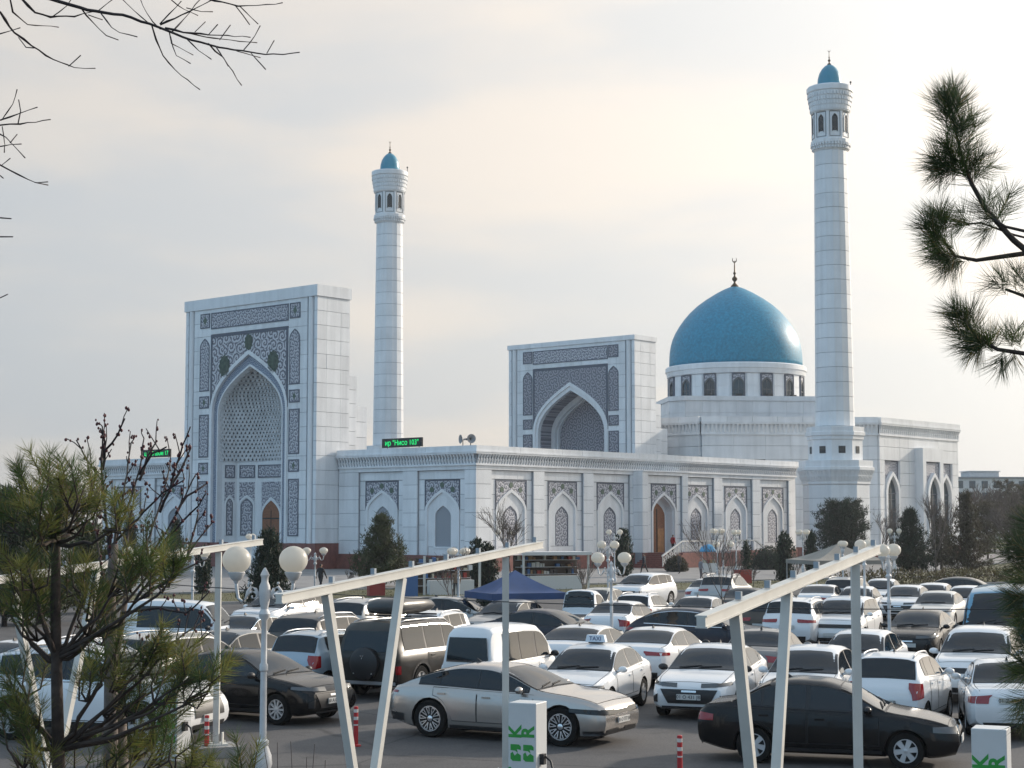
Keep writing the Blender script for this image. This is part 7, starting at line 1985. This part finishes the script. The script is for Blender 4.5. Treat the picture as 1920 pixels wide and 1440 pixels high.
BT = [((208, 1060), (195, 940), (190, 860), (192, 800)), ((208, 1060), (190, 900), (160, 860), (143, 825)), ((192, 880), (197, 845), (222, 815), (234, 785)), ((192, 860), (196, 830), (188, 803)), ((212, 1030), (225, 960), (238, 890), (246, 830)), ((214, 1020), (245, 940), (262, 880), (270, 822)), ((262, 900), (275, 860), (292, 830)), ((262, 890), (285, 850), (312, 838)),
      ((216, 1015), (270, 960), (305, 925), (345, 900)), ((236, 1110), (275, 1020), (300, 950), (320, 862)), ((300, 960), (318, 920), (330, 870), (357, 800)), ((318, 920), (345, 870), (358, 840)), ((236, 1110), (285, 1040), (330, 965), (368, 888)), ((330, 965), (350, 930), (386, 908)), ((290, 1035), (330, 990), (372, 950), (386, 925)),
      ((270, 1120), (330, 1075), (360, 1030), (398, 980)), ((330, 1075), (350, 1065), (392, 1048)), ((350, 1045), (362, 1000), (372, 960)), ((226, 1150), (300, 1140), (350, 1150), (392, 1110)), ((216, 1240), (280, 1225), (330, 1200), (380, 1165)), ((216, 1240), (290, 1240), (350, 1220), (395, 1185)), ((208, 1200), (150, 1130), (110, 1090)), ((208, 1130), (235, 1060), (240, 990), (252, 930)), ((206, 1160), (190, 1060), (176, 980)), ((216, 1230), (170, 1220), (130, 1212))]
for line in BT:
    dy = rnd.uniform(-0.5, 0.5); pts = []
    for a_, b_ in zip(line[:-1], line[1:]):
        k = max(2, int(math.dist(a_, b_) / 16))
        for q in range(k): t = q / k; pts.append((a_[0] + (b_[0] - a_[0]) * t + rnd.uniform(-1.5, 1.5), a_[1] + (b_[1] - a_[1]) * t + rnd.uniform(-1.5, 1.5)))
    pts.append(line[-1]); n_ = len(pts)
    P3 = [at_y(px, py, Y3 + dy * j / n_) - off for j, (px, py) in enumerate(pts)]
    m = MB(); m.tube(P3, [0.0095 * (1 - 0.75 * j / n_) + 0.002 for j in range(n_)], 6); m.build('branch', M_TWIG if rnd.random() < 0.6 else M_GREYB, T, smooth='full')
    for j in range(2, n_):
        if rnd.random() < 0.55:
            d = (Vector((rnd.uniform(-0.6, 0.6), rnd.uniform(-0.4, 0.4), rnd.uniform(0.3, 1)))).normalized(); l = rnd.uniform(0.05, 0.22)
            tws.tube([P3[j], P3[j] + d * l * 0.5 + rdir() * 0.01, P3[j] + d * l], [0.005, 0.004, 0.0035], 5)
            for q in range(rnd.randint(2, 4)): buds.sphere(P3[j] + d * l * rnd.uniform(0.6, 1.05) + rdir() * 0.015, rnd.uniform(0.006, 0.011), 6, 4, sc=(1, 1, 1.35))
        for q in range(rnd.randint(0, 2)): buds.sphere(P3[j] + rdir() * 0.014, rnd.uniform(0.006, 0.012), 6, 4, sc=(1, 1, 1.3))
buds.build('buds', M_BUD, T, smooth='full', fix=False)['kind'] = 'stuff'
tws.build('twigs', M_TWIG, T, fix=False)['kind'] = 'stuff'
# small bare sucker at the bottom edge by the lamp base
p0 = at_y(560, 1530, 13.0); T = thing('bare_shrub', 'few bare twigs at the bottom edge beside the lamp base', 'shrub', (p0.x, 13.0, 0)); off = Vector((p0.x, 13, 0))
for tip in ((590, 1395), (520, 1392), (545, 1390), (470, 1396), (495, 1400), (575, 1420), (610, 1425)):
    m = MB(); m.tube(curve_pts(Vector((0, 0, 0.02)), at_y(*tip, 13.0 + rnd.uniform(-0.2, 0.2)) - off, 6, 0.03, 0.03), [0.008 - 0.0009 * q for q in range(7)], 5); m.build('twig', M_TWIG, T, smooth='full')

# ---- middle distance: conifers, clipped shrubs, bare trees
M_CON = [leafm('dark conifer foliage', (0.026, 0.040, 0.024), 0.2, 0.4), leafm('olive conifer foliage', (0.060, 0.070, 0.030), 0.25, 0.4), leafm('brownish conifer foliage', (0.060, 0.052, 0.032), 0.25, 0.4), leafm('thuja foliage', (0.022, 0.036, 0.020), 0.15, 0.4)]
M_CORE = mat('shaded inner foliage', (0.012, 0.015, 0.010), 0.95)  # near-black solid core; the shade inside the crown is put into the colour
def blades(mb, p, n, size, up=0.4, asp=0.45):
    for i in range(n):
        d = rdir(); d.z = abs(d.z) * 0.6 + up; d.normalize(); s = d.cross(rdir()); s.normalize()
        q = Vector(p) + rdir() * size * rnd.uniform(0.0, 1.0); l = size * rnd.uniform(0.5, 1.0)
        o = len(mb.v); mb.v += [tuple(q - s * l * asp * 0.5), tuple(q + s * l * asp * 0.5), tuple(q + d * l)]; mb.uv += [(0, 0)] * 3; mb.f.append((o, o + 1, o + 2)); mb.mi.append(0)
def spindle(p, h, r, label, mi=3, name='thuja', dens=1.0, lobes=1):
    T = thing(name, label, 'shrub', (p.x, p.y, 0), rnd.uniform(0, 6)); m = MB()
    for lb in range(lobes):
        ox = (lb - (lobes - 1) / 2) * r * 0.8; hh = h * (1 - 0.12 * lb)
        prof = lambda t: r * (1.0 / lobes ** 0.5) * (0.55 + 1.1 * t) * (1 - t) ** 0.62 * 1.25
        n = int(520 * dens)
        for i in range(n):
            t = rnd.random(); a_ = rnd.uniform(0, 2 * math.pi); rr = prof(t) * rnd.uniform(0.72, 1.08)
            blades(m, (ox + rr * math.cos(a_), rr * math.sin(a_), 0.12 + t * hh), 3, 0.26, 0.9, 0.5)
        c = MB(); c.lathe([(max(0.02, prof(t) * 0.74), 0.1 + t * hh * 0.95) for t in (0, 0.1, 0.25, 0.45, 0.65, 0.82, 0.96)], 10, (ox, 0, 0)); c.build('shade_core', M_CORE, T, smooth='full')
    c = MB(); c.tube([(0, 0, 0), (0, 0, h * 0.3)], 0.06, 6); c.build('trunk', M_BARK, T)
    m.build('crown', M_CON[mi], T, fix=False)['kind'] = 'stuff'
    return T
def conifer(p, h, r, label, mi=0, round_=False, name='pine_tree', dens=1.0, lean=0.0, trunk=0.12):
    T = thing(name, label, 'tree', (p.x, p.y, 0), rnd.uniform(0, 6)); m = MB(); bt = MB()
    c = MB(); c.tube([(0, 0, 0), (0.05, 0, h * 0.5), (lean, 0, h * 0.93)], [trunk, trunk * 0.7, 0.03], 8); c.build('trunk', M_BARK, T, smooth='full')
    n = int(56 * dens)
    for i in range(n):
        t = 0.10 + 0.88 * (i + rnd.random()) / n
        rr = (r * (1 - t) ** 0.75 * 1.12 if not round_ else r * math.sqrt(max(0.03, 1 - ((t - 0.55) / 0.5) ** 2)))
        a_ = i * 2.4 + rnd.uniform(-0.4, 0.4)
        L = rr * rnd.uniform(0.7, 1.08); z0 = t * h
        e = Vector((math.cos(a_) * L, math.sin(a_) * L, z0 + 0.12 * L)); s0 = Vector((lean * t, 0, z0 - 0.12 * L))
        bt.tube([s0, e], [0.03, 0.012], 4)
        for q in range(max(2, int(L / 0.28))):
            f = (q + 1) / max(2, int(L / 0.28)); pp = s0.lerp(e, f) + rdir() * 0.12
            blades(m, pp, 22, 0.34 + 0.05 * rnd.random(), 0.35, 0.24)
            blades(m, pp + rdir() * 0.14, 14, 0.38, 0.6, 0.18)
    bt.build('boughs', M_BARK, T, fix=False)['kind'] = 'stuff'
    m.build('crown', M_CON[mi], T, fix=False)['kind'] = 'stuff'
    return T
def bare(p, h, label, spread_=0.5, n=5, name='bare_tree', m_=None, tr=0.07, depth=4, cat='tree', minr=0.008, z0=0.25):
    T = thing(name, label, cat, (p.x, p.y, 0)); big = MB(); fine = MB()
    def grow(a, d, l, r, k):
        b = a + d * l; mid = a.lerp(b, 0.5) + rdir() * l * 0.06
        (big if k >= depth - 1 else fine).tube([a, mid, b], [r, r * 0.85, r * 0.7], 6 if k >= depth - 1 else 4)
        if k == 0: return
        for q in range(n if k > 1 else n - 1):
            dd = (d + rdir() * spread_ + Vector((0, 0, 0.18))).normalized()
            grow(a.lerp(b, rnd.uniform(0.45, 1.0)), dd, l * rnd.uniform(0.5, 0.8), max(minr, r * 0.55), k - 1)
    grow(Vector((0, 0, 0)), Vector((rnd.uniform(-0.06, 0.06), 0, 1)).normalized(), h * 0.42, tr, depth)
    big.build('trunk', m_ or M_GREYB, T, smooth='full', fix=False)
    fine.build('branches', m_ or M_GREYB, T, fix=False)['kind'] = 'stuff'
    return T
def ball(p, r, h, label, mi=0, name='round_shrub'):
    T = thing(name, label, 'shrub', (p.x, p.y, 0)); m = MB()
    for i in range(520):
        d = rdir(); d.z = abs(d.z); q = Vector((d.x * r, d.y * r, 0.1 + d.z * h)) * rnd.uniform(0.86, 1.04); blades(m, q, 3, 0.2, 0.4, 0.6)
    c = MB(); c.sphere((0, 0, 0.08), 1.0, 12, 8, sc=(r * 0.86, r * 0.86, h * 0.88)); c.build('shade_core', M_CORE, T, smooth='full')
    m.build('crown', M_CON[mi], T, fix=False)['kind'] = 'stuff'
    return T
G = lambda px, py: at_z(px, py, 0)
conifer(G(715, 1100), 4.7, 2.2, 'bushy pine in front of the gallery windows', 1, dens=1.5)
conifer(G(503, 1152), 3.75, 1.1, 'tall dark conifer in front of the portal door', 0, dens=1.5)
spindle(G(380, 1114), 2.55, 0.42, 'small thuja on the lawn left of the portal door')
spindle(G(905, 1102), 3.0, 0.95, 'broad thuja behind the middle beam near the gallery corner', lobes=2, dens=0.8)
spindle(G(1168, 1082), 3.6, 0.85, 'slender thuja left of the staircase')
spindle(G(1400, 1084), 2.6, 0.34, 'very thin thuja at the right end of the staircase', dens=0.5)
spindle(G(1472, 1092), 3.3, 0.75, 'pointed thuja left of the beige tent')
spindle(G(1521, 1078), 3.4, 0.5, 'thin dark thuja at the foot of the slim minaret')
ball(G(1440, 1068), 1.7, 2.0, 'big round evergreen shrub by the end of the gallery')
ball(G(1268, 1072), 1.0, 1.2, 'small round shrub below the staircase', 2)
ball(G(930, 1136), 0.9, 0.9, 'low round shrub beside the silver saloon', 0)
ball(G(1690, 1232), 0.75, 0.85, 'low shrub between the parked white cars at the right', 0)
conifer(G(1580, 1062), 6.4, 2.9, 'broad round-topped pine hiding the foot of the slim minaret', 0, True, dens=2.0)
conifer(G(1708, 1082), 5.3, 2.0, 'cone-shaped dark pine below the tall arched windows', 0, dens=1.6)
conifer(G(1815, 1082), 6.6, 2.1, 'loose brownish pine at the right, beside the far trees', 2, dens=1.3)
conifer(G(1765, 1068), 4.6, 1.9, 'small brownish pine under the last arched window', 2, dens=1.0)
conifer(G(8, 1175), 5.6, 1.3, 'dark pine cut by the left edge of the photo', 0, dens=1.5)
conifer(G(75, 1170), 4.0, 1.7, 'olive pine behind the near pine, left one', 1, dens=1.2)
conifer(G(165, 1150), 4.2, 1.9, 'olive pine behind the near pine, by the lawn', 1, dens=1.2)
conifer(G(243, 1085), 4.6, 1.0, 'dark conifer in front of the far gallery window', 0)
conifer(G(328, 1080), 4.4, 1.0, 'dark conifer beside the far gallery window next to the portal', 0)
bare(G(955, 1105), 5.2, 'bare tree in front of the first carved niche', 0.55, 5, tr=0.05)
bare(G(652, 1100), 1.4, 'low bare shrub left of the bushy pine', 0.8, 5, 'bare_shrub', tr=0.03, depth=3, cat='shrub')
bare(G(1655, 1072), 6.4, 'bare pale tree between the two dark pines', 0.5, 5, tr=0.06)
bare(G(1755, 1085), 7.0, 'bare tree in front of the last arched window', 0.5, 5, tr=0.07)
bare(G(1352, 1235), 4.3, 'thin bare sapling among the parked cars below the staircase', 0.45, 4, tr=0.025, minr=0.006)
bare(G(850, 1190), 4.1, 'thin bare sapling in front of the blue tent', 0.55, 4, tr=0.025, minr=0.006)
bare(G(1098, 1168), 3.2, 'bare sapling beside the mini truck', 0.45, 4, tr=0.022, minr=0.006)
bare(G(1412, 1100), 1.9, 'small bare bush right of the thin thuja', 0.8, 5, 'bare_shrub', tr=0.03, depth=3, cat='shrub')
bare(G(1495, 1098), 2.9, 'bare bush beside the pointed thuja', 0.6, 5, 'bare_shrub', tr=0.03, depth=3, cat='shrub')
# hedge bank along the far edge of the car park, right side
hb = MB()
for i in range(2600):
    t = rnd.uniform(0, 1); x = 24 + t * 34; o_ = rnd.uniform(0.8, 5.0); q = lot_edge(x, o_)
    blades(hb, (q[0], q[1], rnd.uniform(0.0, 0.9)), 3, 0.32, 0.5, 0.4)
tag(hb.build('undergrowth', leafm('brown green undergrowth', (0.075, 0.062, 0.030), 0.3, 0.5), fix=False), 'brownish low undergrowth along the far edge of the car park', 'undergrowth', kind='stuff')
gr = MB()
for i in range(9000):
    x = rnd.uniform(-32, 30); q = lot_edge(x, rnd.uniform(0.5, 12.8)); blades(gr, (q[0], q[1], 0.02), 1, 0.14, 1.2, 0.3)
tag(gr.build('grass', leafm('winter grass blades', (0.10, 0.095, 0.032), 0.3, 0.4), fix=False), 'short olive winter grass on the lawn strip', 'grass', kind='stuff')
# far trees behind the mosque, right and left
FARL = ['in front of the far building, left part', 'in front of the far building, middle', 'tallest before the far building', 'before the far building, close to the edge', 'cut by the right edge below the far building', 'close to the corner of the prayer hall', 'low in the wood below the far building', 'low at the right behind the blue van', 'low at the right edge behind the pine needles', 'at the left edge above the dark pine', 'between the left edge and the near pine top', 'showing over the top of the near pine', 'behind the top of the near pine', 'between the near pine and the budding twigs', 'behind the budding twigs next to the far gallery', 'low at the left edge']
for i, (px, top, d, k) in enumerate(((1835, 905, 240, 'b'), (1862, 912, 250, 'b'), (1885, 900, 260, 'c'), (1905, 915, 235, 'b'), (1918, 905, 245, 'c'), (1800, 915, 255, 'b'), (1850, 940, 200, 'c'), (1890, 945, 190, 'b'), (1915, 950, 180, 'c'),
                                   (15, 925, 230, 'b'), (50, 905, 250, 'b'), (85, 892, 260, 'b'), (120, 898, 250, 'c'), (150, 905, 240, 'b'), (182, 915, 240, 'b'), (30, 945, 190, 'c'))):
    p = at_y(px, top, d); side = 'right' if px > 900 else 'left'
    place = FARL[i]
    if k == 'b': t = bare(p, p.z * 1.02, 'hazy leafless tree ' + place, 0.6, 5, 'far_tree', mat('far bare wood', (0.085, 0.07, 0.062), 0.9), 0.16, 4, minr=0.035)
    else: t = conifer(p, p.z, p.z * 0.3, 'hazy dark evergreen ' + place, 2, True, 'far_tree', 1.0)
    t['group'] = 'far trees beyond the mosque, ' + side
# ---- far building at the right
FBt = thing('apartment_block', 'haze-pale long building far away beyond the trees at the right edge', 'building', (113, 400, 0), R(6))
m = MB(); m.box((6, 0, 7.6), (34, 12, 14.2)); m.build('wall', mat('haze-pale far wall', (0.62, 0.62, 0.62), 0.8, var=0.1), FBt)  # wall colour lightened to stand for haze over the distance
m = MB(); m.box((6, 0, 14.8), (34.6, 12.6, 0.4)); rf = m.build('roof', mat('grey far roof', (0.25, 0.26, 0.28), 0.8), FBt)
m = MB(); m.box((-2, 0, 15.6), (7, 6, 1.3)); m.box((-2, 0, 16.4), (7.6, 6.5, 0.2)); m.build('penthouse', MATS['haze-pale far wall'], rf)
for k in range(11):
    for z in (3.5, 7.0, 10.5, 13.2):
        m = MB(); m.box((-9.2 + k * 3.0, -6.03, z), (1.5, 0.1, 1.7)); wn = m.build('window', M_GLASS, FBt)
# ------------------------------------------------------------------ the hazy air of the afternoon
hz = MB(); hz.box((35, 215, 31), (440, 560, 64.2))
ho = hz.build('haze', None); ho.data.materials.clear()
m = bpy.data.materials.new('thin haze'); m.use_nodes = True; nt = m.node_tree; nt.nodes.clear()
o_ = nt.nodes.new('ShaderNodeOutputMaterial'); v_ = nt.nodes.new('ShaderNodeVolumePrincipled')
v_.inputs['Color'].default_value = (0.86, 0.90, 0.95, 1); v_.inputs['Density'].default_value = 0.0002; v_.inputs['Anisotropy'].default_value = 0.35
nt.links.new(v_.outputs[0], o_.inputs['Volume']); ho.data.materials.append(m)
tag(ho, 'thin pale haze in the air over the whole place', 'haze', kind='stuff')
bpy.data.scenes.remove(WORK)
